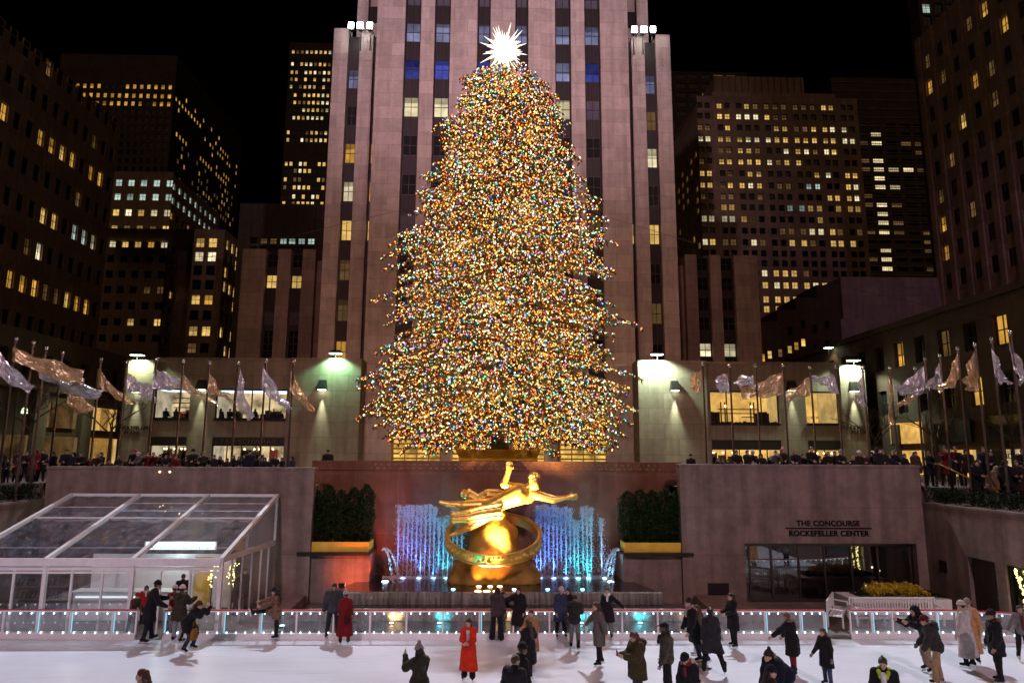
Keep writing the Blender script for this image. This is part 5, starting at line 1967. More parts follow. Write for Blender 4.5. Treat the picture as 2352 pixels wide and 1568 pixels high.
# fittings inside the tent
o = empty('skate_counter', (-14.6, 30.2, 0), 'long white skate hire counter inside the clear tent', 'counter')
MB().box(-16.6, -12.4, 28.9, 29.5, 0, 1.05).build('counter_body', M['white_paint'], o)
MB().box(-16.7, -12.3, 28.8, 29.6, 1.05, 1.1).build('counter_top', M['white_metal'], o)
MB().box(-16.5, -12.5, 28.86, 28.89, .86, .92).build('light_strip', M['glow_soft'], o)
o = empty('skate_shelf', (-18.6, 29.8, 0), 'shelf unit stacked with dark skates inside the tent', 'shelf')
q = MB()
for z in (.1, .6, 1.1, 1.6): q.box(-19.6, -17.5, 29.7, 30.2, z, z + .04)
q.box(-19.6, -17.5, 30.21, 30.25, 0, 2).build('shelf_frame', M['wood'], o)
q = MB()
rs = random.Random(5)
for z in (.14, .64, 1.14):
    for i in range(11):
        x = -19.5 + i * .18
        q.hull8([(x, 29.75, z), (x + .1, 29.75, z), (x + .1, 30.02, z), (x, 30.02, z), (x, 29.86, z + .26 + .06 * rs.random()), (x + .1, 29.86, z + .28), (x + .1, 30.02, z + .28), (x, 30.02, z + .28)])
tag(q.build('skates', M['black_metal'], o), kind='stuff')
o = empty('light_bar', (-13.6, 31.2, 2.3), 'row of bright cool tubes hanging under the tent roof', 'lamp')
for i in range(9):
    MB().box(-15.0 + i * .33, -14.72 + i * .33, 31.1, 31.16, 2.42, 2.72).build('light_tube', M['glow_cool'], o)
MB().box(-15.1, -12.0, 31.17, 31.22, 2.40, 2.74).build('light_housing', M['white_metal'], o)
lamp('POINT', (-13.6, 30.9, 2.5), 60, (.75, 1, .95), size=.5, parent=o)
o = empty('tent_screen', (-16.9, 30.6, 0), 'white partition panels at the back of the tent', 'partition')
MB().box(-17.3, -11.2, 31.3, 31.4, 0, 2.2).build('panel', M['white_paint'], o)
MB().box(-12.9, -12.2, 31.22, 31.29, .1, 2.1).build('door', M['gilt'], o)
lamp('POINT', (-17, 29.6, 2.4), 28, (1, .93, .85), size=.3, parent=o)
lamp('POINT', (-11.6, 29.4, 2.4), 24, (1, .88, .7), size=.3, parent=o)
M['fairy'] = emit('fairy', (1, .80, .22), 6)
rs = random.Random(6)
for i, (u, v) in enumerate(((488, 1322), (535, 1320))):
    p = PY(u, v, 30.0)
    o = empty('fairy_light_tree', (p.x, 30, 0), 'small twig tree wrapped in yellow fairy lights inside the tent, ' + ('near the counter' if i == 0 else 'by the side wall'), 'light tree')
    MB().tube([(p.x, 30, 0), (p.x, 30, 2.0)], [.04, .015], 6).build('trunk', M['bark'], o)
    q = MB()
    for k in range(40): q.ball((p.x + rs.gauss(0, .10), 30 + rs.gauss(0, .1), 1.1 + rs.random() * .95), .025, 0, 6, 4)
    tag(q.build('bulb', M['fairy'], o), kind='stuff')

# ------------------------------------------------------------------ side terraces, steps, hedges
for s in (-1, 1):
    X0 = 20.1 if s < 0 else 19.7
    sd = 'tent side' if s < 0 else 'concourse side'
    o = empty('terrace_wall', (s * X0, 20, 0), 'dark granite side wall of the rink below the hedge, ' + ('behind the tent' if s < 0 else 'with a service door and a lit window'), 'wall')
    q = MB()
    if s > 0:
        dz = PX(2260, 1290, X0)
        y0, y1 = PX(2290, 1340, X0).y, PX(2228, 1340, X0).y
        w1, w0 = PX(2312, 1340, X0).y, 22.0
        cols = [(w0 - 3, w1 - 3), (y0 - 3, y1 - 3)]
        grid_wall(q, (X0, 3, 0), (0, 1, 0), (-1, 0, 0), (0, 29), (-.02, 4.36), cols, [(.02, 2.45)], .25)
        q.box(X0 + .3, X0 + 1.3, 3, 31.99, -.02, 4.3)
    else:
        q.box(-X0 - 1.3, -X0, 3, 31.99, -.02, 4.36)
    q.build('wall', M['granite'], o)
    a, b = sorted((s * (X0 - .04), s * (X0 + 1.3)))
    MB().box(a, b, 3, 31.98, 4.363, 4.46).build('coping', M['granite'], o)
    if s > 0:
        d_ = MB().box(X0 + .18, X0 + .22, y0, y1, .02, 2.45).build('door', M['room_dark'], o)
        MB().box(X0 + .12, X0 + .17, y0 + .15, y0 + .25, 1.0, 1.05).build('handle', M['pole_metal'], d_)
        f = MB().box(X0 + .1, X0 + .2, w0, w1, .02, .12).box(X0 + .1, X0 + .2, w0, w1, 2.35, 2.45).box(X0 + .1, X0 + .2, w1 - .1, w1, .12, 2.35).build('window', M['black_metal'], o)
        MB().box(X0 + .21, X0 + .24, w0, w1, .02, 2.45).build('pane', M['dark_glass'], f)
        MB().box(X0 - .03, X0 - .003, y1 + 1.4, y1 + 1.9, 1.55, 2.05).build('vent', M['black_metal'], o)
        t = empty('light_string', (X0 + .05, w1 - .6, 2.4), 'cascade of yellow star lights on the dark window at the edge', 'string lights')
        q = MB()
        rs = random.Random(12)
        for i in range(110):
            f_ = i / 110
            yy_ = w1 - .35 - .35 * math.sin(f_ * 3.1) - .25 * rs.random() - (rs.random() < .25) * .5
            zz = 2.35 - 2.2 * f_
            r_s = .02 + .014 * rs.random()
            q.ball((X0 + .06, yy_, zz), r_s, 0, 6, 4)
        tag(q.build('bulb', M['fairy'], t), kind='stuff')
    # terrace and steps down from the plaza
    q = MB()
    a, b = sorted((s * (X0 + 1.3), s * 27))
    q.box(a, b, 3, 29.2, 0, 4.0)
    ns = 7
    for i in range(ns): q.box(a, b, 29.2 + .52 * i, 34.6, 4.0 + (PL - 4.0) * i / ns, 4.0 + (PL - 4.0) * (i + 1) / ns)
    tag(q.build('steps', M['paving'], origin=((a + b) / 2, 31, 4)), 'broad stone steps from the upper plaza to the side terrace, ' + sd, 'steps')
    # hedge along the wall top
    rs = np.random.RandomState(20 + s)
    n = 9000
    P = np.stack([s * (X0 + .12 + .95 * rs.rand(n)), 17 + 15 * rs.rand(n), 4.46 + .62 * rs.rand(n) ** .7], 1)
    P[:, 2] += .07 * np.sin(P[:, 1] * 4)
    hd = empty('hedge', (s * (X0 + .5), 25, 4.45), 'low dark hedge on top of the side wall, ' + ('near the tent' if s < 0 else 'below the people on the steps'), 'hedge')
    link('foliage', leaf_mesh('foliage', P - np.array(hd.location), .05, M['foliage_dark'], rs), hd)
# fill behind the granite walls
q = MB().box(-27, -8.8, 33.9, 34.6, -.02, PL - .004).box(9.1, 27, 33.9, 34.6, 2.7, PL - .004)
tag(q.build('plaza_pavement', M['paving']), kind='structure')

# brass handrail beside the steps
M['brass'] = mat('brass', (.75, .48, .14), .25, 1, .1)
hr = empty('handrail', (21.2, 31, 4.5), 'brass topped black handrail beside the steps on the concourse side', 'handrail')
pa, pb, pc = Vector((21.3, 33.6, 6.22)), Vector((21.3, 33.0, 6.2)), Vector((21.3, 29.2, 5.06))
MB().tube([pa, pb, pc], .035, 8).build('rail', M['brass'], hr)
for i in range(22):
    t = i / 21
    p = pb.lerp(pc, t)
    MB().tube([(p.x, p.y, p.z - .95), (p.x, p.y, p.z)], .012, 5).build('baluster', M['black_metal'], hr)

# ------------------------------------------------------------------ benches and the yellow planter
def bench(cx, cy, L_, rz, label):
    o = empty('slatted_bench', (cx, cy, 0), label, 'bench', 'white slatted benches')
    o.rotation_euler = (0, 0, R(rz))
    def ch(name, mb): return link(name, mesh_from(name, mb.V, mb.F, [M['white_paint']]), o)
    q = MB()
    for i in range(4): q.box(-L_ / 2, L_ / 2, -.25 + i * .13, -.25 + i * .13 + .1, .42, .45)
    ch('seat', q)
    q = MB()
    q.box(-L_ / 2, L_ / 2, .26, .30, .92, .99).box(-L_ / 2, L_ / 2, .26, .30, .5, .55)
    n = int(L_ / .11)
    for i in range(n):
        x = -L_ / 2 + .04 + i * (L_ - .08) / (n - 1)
        q.box(x - .022, x + .022, .265, .295, .55, .92)
    ch('backrest', q)
    for x in (-L_ / 2 + .03, L_ / 2 - .03):
        ch('armrest', MB().bar((x, -.3, .66), (x, .28, .70), .06, .04))
        for y in (-.26, .27): ch('leg', MB().box(x - .03, x + .03, y - .03, y + .03, 0, .66 if y < 0 else .97))
    return o


bench(PY(2068, 1440, 28.0).x, 28.2, 3.5, 0, 'long white slatted bench behind the barrier, its back to the yellow planter')
bench(PY(1938, 1430, 28.1).x, 28.5, 2.1, 58, 'short white slatted bench standing at an angle in the barrier gap')
o = empty('planter', (17.0, 30, 0), 'white boarded planter of yellow shrubs behind the long white bench', 'planter')
xa, xb_ = PY(1955, 1390, 29.2).x, PY(2180, 1390, 29.2).x
MB().box(xa, xb_, 29.0, 30.6, 0, .78).build('box', M['white_paint'], o)
for nm, m, n, (ua, ub), z0, zs_, cat, lab in (('yellow_shrub', 'leaf_yellow', 3600, (1992, 2122), .86, .42, 'shrub', 'low yellow leaved shrub filling the middle of the white planter'), ('green_shrub', 'foliage', 3000, (1966, 2160), .78, .24, 'shrub', 'low green shrub around the yellow one in the white planter')):
    if m not in M: M[m] = mat(m, (.62, .42, .02), .6, 0, .4, 9)
    rs = np.random.RandomState(len(nm))
    a_, b_ = PY(ua, 1385, 29.8).x, PY(ub, 1385, 29.8).x
    t = rs.rand(n)
    x = a_ + (b_ - a_) * t
    lum = .65 + .35 * np.sin(x * 7 + 1) ** 2
    P = np.stack([x, 29.25 + 1.15 * rs.rand(n), z0 + zs_ * lum * rs.rand(n) ** .8 * np.minimum(1, 6 * np.minimum(t, 1 - t) + .25)], 1)
    oo = empty(nm, ((a_ + b_) / 2, 29.8, z0), lab, cat)
    link('foliage', leaf_mesh('foliage', P - np.array(oo.location), .06, M[m], rs, .8, .28), oo)

# ------------------------------------------------------------------ flagpoles and foil flags
def foil(name, col):
    m = mat(name, col, .26, .6, .16, 3, bump=.6, bscale=9)
    nt = m.node_tree
    N, L = nt.nodes, nt.links
    b = N['Principled BSDF']
    t = N.new('ShaderNodeBsdfTransparent')
    t.inputs[0].default_value = (.9, .88, .86, 1)
    x = N.new('ShaderNodeMixShader')
    x.inputs[0].default_value = .88
    L.new(t.outputs[0], x.inputs[1])
    L.new(b.outputs[0], x.inputs[2])
    L.new(x.outputs[0], N['Material Output'].inputs[0])
    return m


M['foil_silver'] = foil('foil_silver', (.80, .76, .82))
M['foil_gold'] = foil('foil_gold', (.84, .60, .34))
ZB = 10.92
pole_data = []
for k, u in enumerate((291.5, 360, 421.4, 481.7, 547.4, 611, 674.6)):
    p = PY(u, (831.6, 825, 829, 832.8, 833, 829, 829)[k], 33.5)
    pole_data.append((u, Vector((p.x, 33.5, p.z)), PL))
for k, (u, v) in enumerate(((36.8, 778), (76.8, 787), (106, 800), (144, 810), (232, 825))):
    p = PZ(u, v, 11.25)
    pole_data.append((u, p, 4.2 if p.y < 32.5 else PL))
p = PZ(-14, 765, 11.25)
pole_data.append((-14, p, 4.2))
for k, (u, v) in enumerate(((1614, 836), (1676, 840), (1735.5, 839.5), (1798.4, 838.7), (1860.8, 844), (1920.5, 843), (1981.5, 846.8), (2044, 845), (2102, 845.7))):
    p = PY(u, v, 33.5)
    pole_data.append((u, Vector((p.x, 33.5, p.z)), PL))
for k, (u, v) in enumerate(((2125, 824), (2159, 817), (2200, 800.6), (2240, 791), (2278, 778.6), (2321, 762.4))):
    p = PZ(u, v, 11.32)
    pole_data.append((u, p, 4.2 if p.y < 32.2 else PL))
pole_data.sort(key=lambda t: t[0])
nl = sum(1 for t in pole_data if t[0] < 1000)
for i, (u, p, zb) in enumerate(pole_data):
    if u < 1000: lab = f'dark flagpole, {ORD[i]} from the picture edge in the row on the toy shop side'
    else: lab = f'dark flagpole, {ORD[i - nl]} counted from the tree in the row on the arcade side'
    o = empty('flagpole', (p.x, p.y, zb), lab, 'flagpole', 'flagpoles round the rink')
    MB().tube([(p.x, p.y, zb), (p.x, p.y, p.z - .1)], [.062, .042], 8).build('shaft', M['pole_metal'], o)
    MB().ball(tuple(p), .095, 0, 10, 7).build('finial', M['silver'], o, smooth=True)
    MB().lathe((p.x, p.y, p.z - .2), [(.05, 0), (.07, .02), (.07, .06), (.04, .1)], 8).build('collar', M['pole_metal'], o)


def flag(pu, ht, hb, tt, tb_, gold, seed, what):
    u, p, zb = min(pole_data, key=lambda t: abs(t[0] - pu))
    Y = p.y - .07
    A, B, C, D = [PY(a, b, Y) for a, b in (ht, hb, tt, tb_)]
    rs = np.random.RandomState(seed)
    nu, nv = 24, 11
    ph = rs.rand(6) * 6.28
    s = (C - A).length
    V, F = [], []
    for i in range(nu + 1):
        a = i / nu
        for j in range(nv + 1):
            b = j / nv
            q_ = A.lerp(B, b).lerp(C.lerp(D, b), a)
            y = (.16 * math.sin(a * 5.5 + b * 1.5 + ph[0]) + .09 * math.sin(a * 11 - b * 4 + ph[1]) + .05 * math.sin(b * 9 + a * 4 + ph[2])) * min(1, a * 3)
            z = (.05 * math.sin(a * 8 + ph[3] + b * 3) + .04 * math.sin(a * 15 + ph[4])) * min(1, a * 3) - .10 * s * a * (1 - a)
            x = .03 * math.sin(b * 10 + ph[5] + a * 6) * a
            jt = .020 * rs.randn(3) * min(1, a * 5) * (.5 + .5 * rs.rand())
            V.append((q_.x + x - p.x + jt[0] * .6, Y + y - p.y + .12 * a + jt[1] * 1.3, q_.z + z - p.z + jt[2] * .5))
    for i in range(nu):
        for j in range(nv):
            k = i * (nv + 1) + j
            F.append((k, k + nv + 1, k + nv + 2, k + 1))
    me = mesh_from('flag', V, F, [M['foil_gold' if gold else 'foil_silver']], None, False)
    o = link('flag', me, None, p)
    tag(o, ('crinkled gold' if gold else 'crinkled silver') + ' foil flag, ' + what, 'flag', 'foil flags round the rink')


FL_ = [(-14, (-12, 795), (-12, 850), (76, 884), (55, 903), 0, 'cut by the picture edge beside the largest gold one'),
       (36.8, (30, 796), (26, 828), (197, 850), (190, 886), 1, 'largest of all, streaming far out from its pole'),
       (76.8, (88, 850), (90, 868), (235, 893), (220, 918), 0, 'half hidden under the largest gold flag'),
       (144, (158, 893), (150, 925), (213, 935), (186, 956), 1, 'drooping low below the silver one under the largest'),
       (232, (233, 853), (230, 890), (298, 922), (293, 928), 1, 'narrow, slanting down toward the lit pillar'),
       (291.5, (293, 856), (289, 896), (350, 888), (352, 922), 0, 'thin and see-through before the brightly lit pillar'),
       (360, (353, 845), (350, 892), (412, 868), (412, 894), 0, 'spread wide above the smaller toy shop window'),
       (421.4, (421, 859), (420, 896), (499, 931), (492, 925), 1, 'first gold one beyond the wide silver flag'),
       (481.7, (482, 858), (475, 900), (538, 926), (532, 918), 1, 'pointing at the big toy shop window'),
       (547.4, (552, 846), (541, 922), (580, 956), (567, 965), 0, 'hanging nearly straight down before the big toy shop window'),
       (611, (604, 844), (601, 894), (672, 938), (667, 948), 0, 'slanting down at the end of the big toy shop window'),
       (674.6, (667, 849), (666, 896), (722, 941), (716, 946), 1, 'closest to the tree on the toy shop side'),
       (1614, (1611, 850), (1612, 900), (1588, 862), (1592, 896), 1, 'bunched up, closest to the tree on the arcade side'),
       (1676, (1671, 856), (1676, 905), (1645, 866), (1642, 888), 0, 'small, second pole from the tree on the arcade side'),
       (1735.5, (1731, 861), (1733, 893), (1700, 864), (1687, 880), 0, 'above the golden window, overlapping a wide gold one'),
       (1798.4, (1796, 854), (1800, 905), (1700, 890), (1706, 914), 1, 'spread wide across the golden shop window'),
       (1860.8, (1857, 865), (1861, 908), (1815, 898), (1807, 918), 1, 'curled round on itself between the two golden windows'),
       (1920.5, (1915, 858), (1928, 906), (1866, 866), (1868, 872), 0, 'pointed tip streaming over the smaller golden window'),
       (1981.5, (1981, 862), (1992, 928), (1966, 905), (1975, 930), 0, 'hanging at the outer edge of the lit pillar'),
       (2044, (2039, 860), (2042, 905), (2063, 970), (2050, 975), 1, 'hanging straight down past the lit pillar'),
       (2102, (2104, 903), (2104, 916), (2062, 922), (2065, 937), 1, 'low and thin under a wide silver one'),
       (2125, (2122, 840), (2128, 903), (2058, 890), (2070, 905), 0, 'wide and see-through above a low thin gold one'),
       (2159, (2157, 832), (2165, 885), (2135, 880), (2137, 895), 0, 'narrow, two poles past the pillar end'),
       (2200, (2199, 812), (2203, 870), (2165, 885), (2163, 905), 1, 'shining and twisted beside a narrow silver one'),
       (2240, (2238, 808), (2252, 890), (2210, 870), (2228, 898), 1, 'broad and crumpled, nearer the picture edge'),
       (2278, (2276, 798), (2285, 865), (2325, 880), (2320, 884), 0, 'pale triangle blowing the other way'),
       (2321, (2318, 783), (2328, 850), (2362, 870), (2358, 884), 0, 'last one, at the picture edge on the arcade side')]
for i, (pu, a, b, c, d, gcol, what) in enumerate(FL_): flag(pu, a, b, c, d, gcol, 60 + i, what)


# ------------------------------------------------------------------ bare street trees
def bare_tree(x, y, h, seed, label, lean=0):
    o = empty('bare_tree', (x, y, PL), label, 'tree', 'bare street trees')
    rg_ = random.Random(seed)
    tr, cr = MB(), MB()
    tr.tube([(x, y, PL), (x + lean * .3, y, PL + h * .2), (x + lean, y, PL + h * .42)], [.15, .12, .09], 8)

    def grow_(p, d, L, r, n):
        q_ = p + d * L
        m_ = p + d * L * .5 + Vector((rg_.uniform(-1, 1), rg_.uniform(-1, 1), rg_.uniform(-.5, 1))) * L * .08
        cr.tube([p, m_, q_], [r, r * .8, r * .6], 5, cap=False)
        if n == 0: return
        for k in range(rg_.choice((2, 3, 3))):
            nd = (d + Vector((rg_.uniform(-1, 1), rg_.uniform(-1, 1), rg_.uniform(-.25, .6))) * .85).normalized()
            grow_(q_ if k < 2 else m_, nd, L * rg_.uniform(.6, .8), r * .58, n - 1)
    top_ = Vector((x + lean, y, PL + h * .42))
    for k in range(4):
        a = k * 1.6 + rg_.random()
        grow_(top_ - Vector((0, 0, k * .15)), Vector((math.cos(a) * .8, math.sin(a) * .8, .75)).normalized(), h * .2, .06, 4)
    tr.build('trunk', M['bark'], o)
    cr.build('crown', M['bark'], o)


for i, (u, Y, h, lab) in enumerate(((255, 45, 6.8, 'bare tree silhouetted against the lit shops beside the toy shop building'), (70, 41, 7.0, 'bare tree behind the flagpoles at the picture edge on the toy shop side'),
                                     (2010, 50, 6.5, 'bare tree beside the golden shop pillar'), (2150, 44, 6.5, 'bare tree before the lit arcade window behind the flagpoles'), (2322, 40, 6.2, 'bare tree by the last flagpoles on the arcade side'))):
    bare_tree(PY(u, 1000, Y).x, Y, h, 30 + i, lab)

# street lamp and street sign posts
p = PY(57, 938, 40)
o = empty('street_lamp', (p.x, 40, PL), 'street lamp with a small glowing lantern beyond the flagpoles', 'street lamp')
MB().tube([(p.x - .5, 40, PL), (p.x - .5, 40, p.z + 1.6), (p.x, 40, p.z + 1.5)], .05, 6).build('pole', M['black_metal'], o)
MB().lathe((p.x, 40, p.z - .3), [(.06, 0), (.17, .04), (.13, .3), (.06, .36)], 10).build('lantern', M['lens_soft'], o)
p = PY(2172, 1000, 42)
o = empty('street_sign', (p.x, 42, PL), 'pole with two small dark street name plates among the crowd on the steps', 'street sign')
MB().tube([(p.x, 42, PL), (p.x, 42, p.z + .8)], .04, 6).build('pole', M['black_metal'], o)
q = MB().box(p.x - .45, p.x + .45, 41.9, 41.94, p.z + .35, p.z + .62)
q.build('name_plate', M['silver'], o)
MB().box(p.x - .55, p.x + .55, 41.9, 41.94, p.z - .1, p.z + .2).build('name_plate', M['silver'], o)
text_obj('ONE WAY', (p.x, 41.89, p.z + .40), .2, M['sign_dark'], o, ext=.004)
# red suited hire clerk etc. are people, built below

# ================================================================== THE GREAT CHRISTMAS TREE
TX, TY = .27, 38.0
prof = [(173, 1085, 1235), (200, 1060, 1262), (240, 1040, 1285), (300, 1015, 1300), (350, 998, 1322), (400, 985, 1345), (450, 955, 1365), (500, 945, 1385), (550, 905, 1398), (620, 882, 1400),
        (660, 890, 1392), (720, 893, 1428), (760, 880, 1415), (800, 872, 1392), (850, 830, 1448), (900, 818, 1455), (940, 850, 1445), (980, 895, 1405), (1020, 905, 1392), (1035, 960, 1330)]
pz = [PY(1155, v, TY).z for v, a, b in prof][::-1]
pl = [TX - PY(a, v, TY).x for v, a, b in prof][::-1]
pr_ = [PY(b, v, TY).x - TX for v, a, b in prof][::-1]
Rl = lambda z: np.interp(z, pz, pl)
Rr = lambda z: np.interp(z, pz, pr_)
ztop = pz[-1]
M['needles'] = mat('needles', (.058, .060, .018), .6, 0, .5, 3)
rs = np.random.RandomState(77)
tree = empty('christmas_tree', (TX, TY, PL), 'giant spruce covered in thousands of coloured lights before the tall tower', 'christmas tree')
MB().tube([(TX, TY, PL), (TX, TY, 12), (TX + .05, TY, 20), (TX, TY, ztop + .6)], [.52, .42, .26, .05], 14).build('trunk', M['bark'], tree)
limbs = MB()
sprA, sprD, sprS, bulbP = [], [], [], []
nb = 900
for i in range(nb):
    f_ = (i + .5) / nb
    z = pz[0] + .3 + (ztop - pz[0] - .2) * (1 - (1 - f_) ** .82) if False else pz[0] + .2 + (ztop - pz[0] - .1) * f_ ** 1.12
    az = i * 2.39996 + .35 * rs.randn()
    cx_, sy_ = math.cos(az), math.sin(az)
    rl, rr = Rl(z), Rr(z)
    wdt = (rr * (1 + cx_) + rl * (1 - cx_)) / 2
    L_ = float(wdt) * (.82 + .22 * rs.rand()) * (1.0 + .06 * (rs.rand() < .08)) * (1 + .07 * math.sin(az * 3 + z * 1.9) + .06 * math.sin(z * 4.1 - az * 2))
    L_ *= (.86 + .14 * abs(cx_))
    dr = .08 + .12 * (1 - f_) * (.6 + .8 * rs.rand())
    z = z + .4 * max(0, 1 - f_ * 5) + .10 * max(0, -sy_) * L_ * max(0, 1 - f_ * 4)
    ns_ = max(5, int(L_ * 1.5))
    pts = []
    for k in range(ns_ + 1):
        t = k / ns_
        r_ = L_ * t
        zz = z + L_ * (.22 * t - (.22 + dr) * t * t) + L_ * .10 * max(0, t - .75) + .25 * (1 - f_)
        pts.append(Vector((TX + cx_ * r_, TY + sy_ * r_, zz)))
    limbs.tube(pts, [.075 * (1 - .85 * k / ns_) * (.5 + .5 * min(1, L_ / 5)) for k in range(ns_ + 1)], 5, cap=False)
    ntw = int(7 + L_ * 3.6)
    for j in range(ntw):
        t = .10 + .90 * ((j + rs.rand()) / ntw)
        p = pts[0].lerp(pts[-1], 0)
        kf = t * ns_
        k0 = min(int(kf), ns_ - 1)
        p = pts[k0].lerp(pts[k0 + 1], kf - k0)
        sgn = 1 if j % 2 else -1
        tl = (.35 + (1 - t) * .75 * min(1, L_ / 4)) * (.7 + .6 * rs.rand())
        d = Vector((cx_ * .55 - sy_ * sgn * .8, sy_ * .55 + cx_ * sgn * .8, -.12 - .5 * rs.rand())).normalized()
        nsp = 9
        for m_ in range(nsp):
            s_ = (m_ + .6) / nsp
            q_ = p + d * tl * s_ + Vector((0, 0, -.22 * tl * s_ * s_))
            sprA.append((q_.x, q_.y, q_.z))
            dd = d * .7 + Vector((rs.randn() * .5, rs.randn() * .5, -.55 + rs.randn() * .35))
            sprD.append((dd.x, dd.y, dd.z))
            sprS.append(.16 + .14 * rs.rand())
        nbulb = 3 if rs.rand() < .55 else 2
        for m_ in range(nbulb):
            s_ = .35 + .65 * rs.rand()
            q_ = p + d * tl * s_ + Vector((.05 * rs.randn(), .05 * rs.randn(), -.12 * tl + .05 * rs.randn()))
            bulbP.append((q_.x, q_.y, q_.z))
limbs.build('branch', M['bark'], tree)
A_ = np.array(sprA)
D_n = np.array(sprD)
D_n /= np.linalg.norm(D_n, axis=1)[:, None]
S_n = np.array(sprS)[:, None]
E_n = np.cross(D_n, rs.randn(len(A_), 3))
E_n /= np.linalg.norm(E_n, axis=1)[:, None]
off = np.array(tree.location)
Vn = np.stack([A_ - off, A_ + D_n * S_n * .45 + E_n * S_n * .17 - off, A_ + D_n * S_n - off, A_ + D_n * S_n * .45 - E_n * S_n * .17 - off], 1).reshape(-1, 3)
link('crown', mesh_np('crown', Vn, np.arange(len(Vn)).reshape(-1, 4), [M['needles']]), tree)

# the light bulbs: the ones that show largest each an object, the many others together
BC = [('amber', (1, .37, .045), 3.6, .29), ('gold', (1, .55, .15), 4.0, .17), ('orange', (1, .17, .02), 3.2, .17), ('white', (1, .82, .58), 5.0, .10), ('teal', (.10, .95, .58), 2.8, .125), ('blue', (.16, .24, 1), 3.6, .075), ('red', (1, .06, .03), 3.0, .07)]
for n_, c_, s_, w_ in BC: M['xb_' + n_] = emit('xb_' + n_, c_, s_)
bp_ = np.array(bulbP)
cum = np.cumsum([b[3] for b in BC])
cum /= cum[-1]
cls = np.searchsorted(cum, rs.rand(len(bp_)))
rad = .019 + .027 * rs.rand(len(bp_)) ** 1.7
front_ = np.argsort(bp_[:, 1] - .0 * bp_[:, 2])
solo = set(front_[:300].tolist())
b0 = MB().ball((0, 0, 0), 1, 0, 8, 6)
BV = np.array(b0.V, np.float32)
BF = np.array([f if len(f) == 4 else (*f, f[-1]) for f in b0.F])
proto = {n_: mesh_np('light_bulb', BV * .055, BF, [M['xb_' + n_]], smooth=True) for n_, _, _, _ in BC}
for i in solo:
    n_ = BC[cls[i]][0]
    o = link('light_bulb', proto[n_], None, tuple(bp_[i]))
    k_ = rad[i] / .055
    o.scale = (k_, k_, k_)
    tag(o, f'small glowing {n_} bulb on the front branches of the giant tree', 'light bulb', f'{n_} bulbs on the giant tree')
keep = np.array([i for i in range(len(bp_)) if i not in solo])
VV = (bp_[keep][:, None] + BV[None] * rad[keep][:, None, None]).reshape(-1, 3)
FF = (BF[None] + len(BV) * np.arange(len(keep))[:, None, None]).reshape(-1, 4)
o = link('light_bulb', mesh_np('light_bulb', VV, FF, [M['xb_' + b[0]] for b in BC], np.repeat(cls[keep], len(BF)), smooth=True))
tag(o, kind='stuff')
# light given off by the strings of bulbs
for i in range(34):
    f_ = (i + .5) / 34
    z = pz[0] + 1.2 + (ztop - pz[0] - 2) * f_ ** 1.15
    az = i * 2.39996 + 1
    r_ = .62 * float(min(Rl(z), Rr(z)))
    lamp('POINT', (TX + r_ * math.cos(az), TY + r_ * math.sin(az) * .86, z), 270 * (1.25 - .5 * f_), ((1, .45, .14), (1, .38, .10), (1, .55, .24))[i % 3], size=.25, name='bulb_glow')

# star
M['star_white'] = emit('star_white', (1, .97, .84), 5)
M['star_ray'] = emit('star_ray', (1, .93, .74), 2.2)
sp_ = PY(1157, 116, TY - .4)
star = empty('tree_star', tuple(sp_), 'radiant white crystal star of many spikes on top of the tree', 'star')
MB().ball(tuple(sp_), .52, 0, 16, 12).build('core', M['star_white'], star)
n = 96
rs = np.random.RandomState(4)
for i in range(n):
    y_ = 1 - 2 * (i + .5) / n
    r_ = math.sqrt(1 - y_ * y_)
    a = i * 2.39996
    d = Vector((r_ * math.cos(a), r_ * math.sin(a), y_))
    L_ = (1.12, 1.5, .95)[i % 3] * (.92 + .16 * rs.rand())
    b = sp_ + d * .25
    MB().tube([tuple(b), tuple(sp_ + d * L_ * .55), tuple(sp_ + d * L_)], [.10, .06, .005], 5).build('ray', M['star_ray'], star)
lamp('POINT', tuple(sp_ - Vector((0, 1.7, 0))), 900, (1, .96, .86), size=.5, parent=star)
# gilt tree stand
o = empty('tree_stand', (.2, 38, PL), 'gilded fluted stand holding the giant tree trunk behind the fountain wall', 'planter')
xa, xc = PY(1045, 1042, 36).x, PY(1243, 1042, 36).x
za, zc = PY(1143, 1053, 36).z, PY(1143, 1032, 36).z
MB().box(xa + .3, xc - .3, 36.3, 39.7, PL, za).build('base', M['black_metal'], o)
q = MB()
q.hull8([(xa + .22, 36.12, za), (xc - .22, 36.12, za), (xc - .22, 39.8, za), (xa + .22, 39.8, za), (xa, 36, zc), (xc, 36, zc), (xc, 40, zc), (xa, 40, zc)])
for i in range(27):
    x = xa + .16 + (xc - xa - .32) * i / 26
    q.hull8([(x + .06 * (1 - i / 13) - .045, 36.06, za + .08), (x + .06 * (1 - i / 13) + .045, 36.06, za + .08), (x + .06 * (1 - i / 13) + .045, 36.14, za + .08), (x + .06 * (1 - i / 13) - .045, 36.14, za + .08),
             (x - .05, 35.93, zc - .03), (x + .05, 35.93, zc - .03), (x + .05, 36.02, zc - .03), (x - .05, 36.02, zc - .03)])
q.build('tray', M['gilt'], o)
MB().box(xa + .18, xc - .18, 36.02, 36.1, za - .10, za - .003).build('moulding', M['gilt'], o)
# steel guys that hold the tree
for i, (a, b, lab) in enumerate(((PY(-10, 678, 46), PY(905, 486, TY), 'thin steel guy wire from the giant tree to the dark building beyond the flags'),
                                 (PY(1400, 500, TY), PY(2352, 752, 46), 'thin steel guy wire from the giant tree across to the arcade side'))):
    o = MB().tube([a, a.lerp(b, .5) - Vector((0, 0, .5)), b], .012, 5).build('guy_wire', M['pole_metal'], origin=tuple(a))
    tag(o, lab, 'wire')

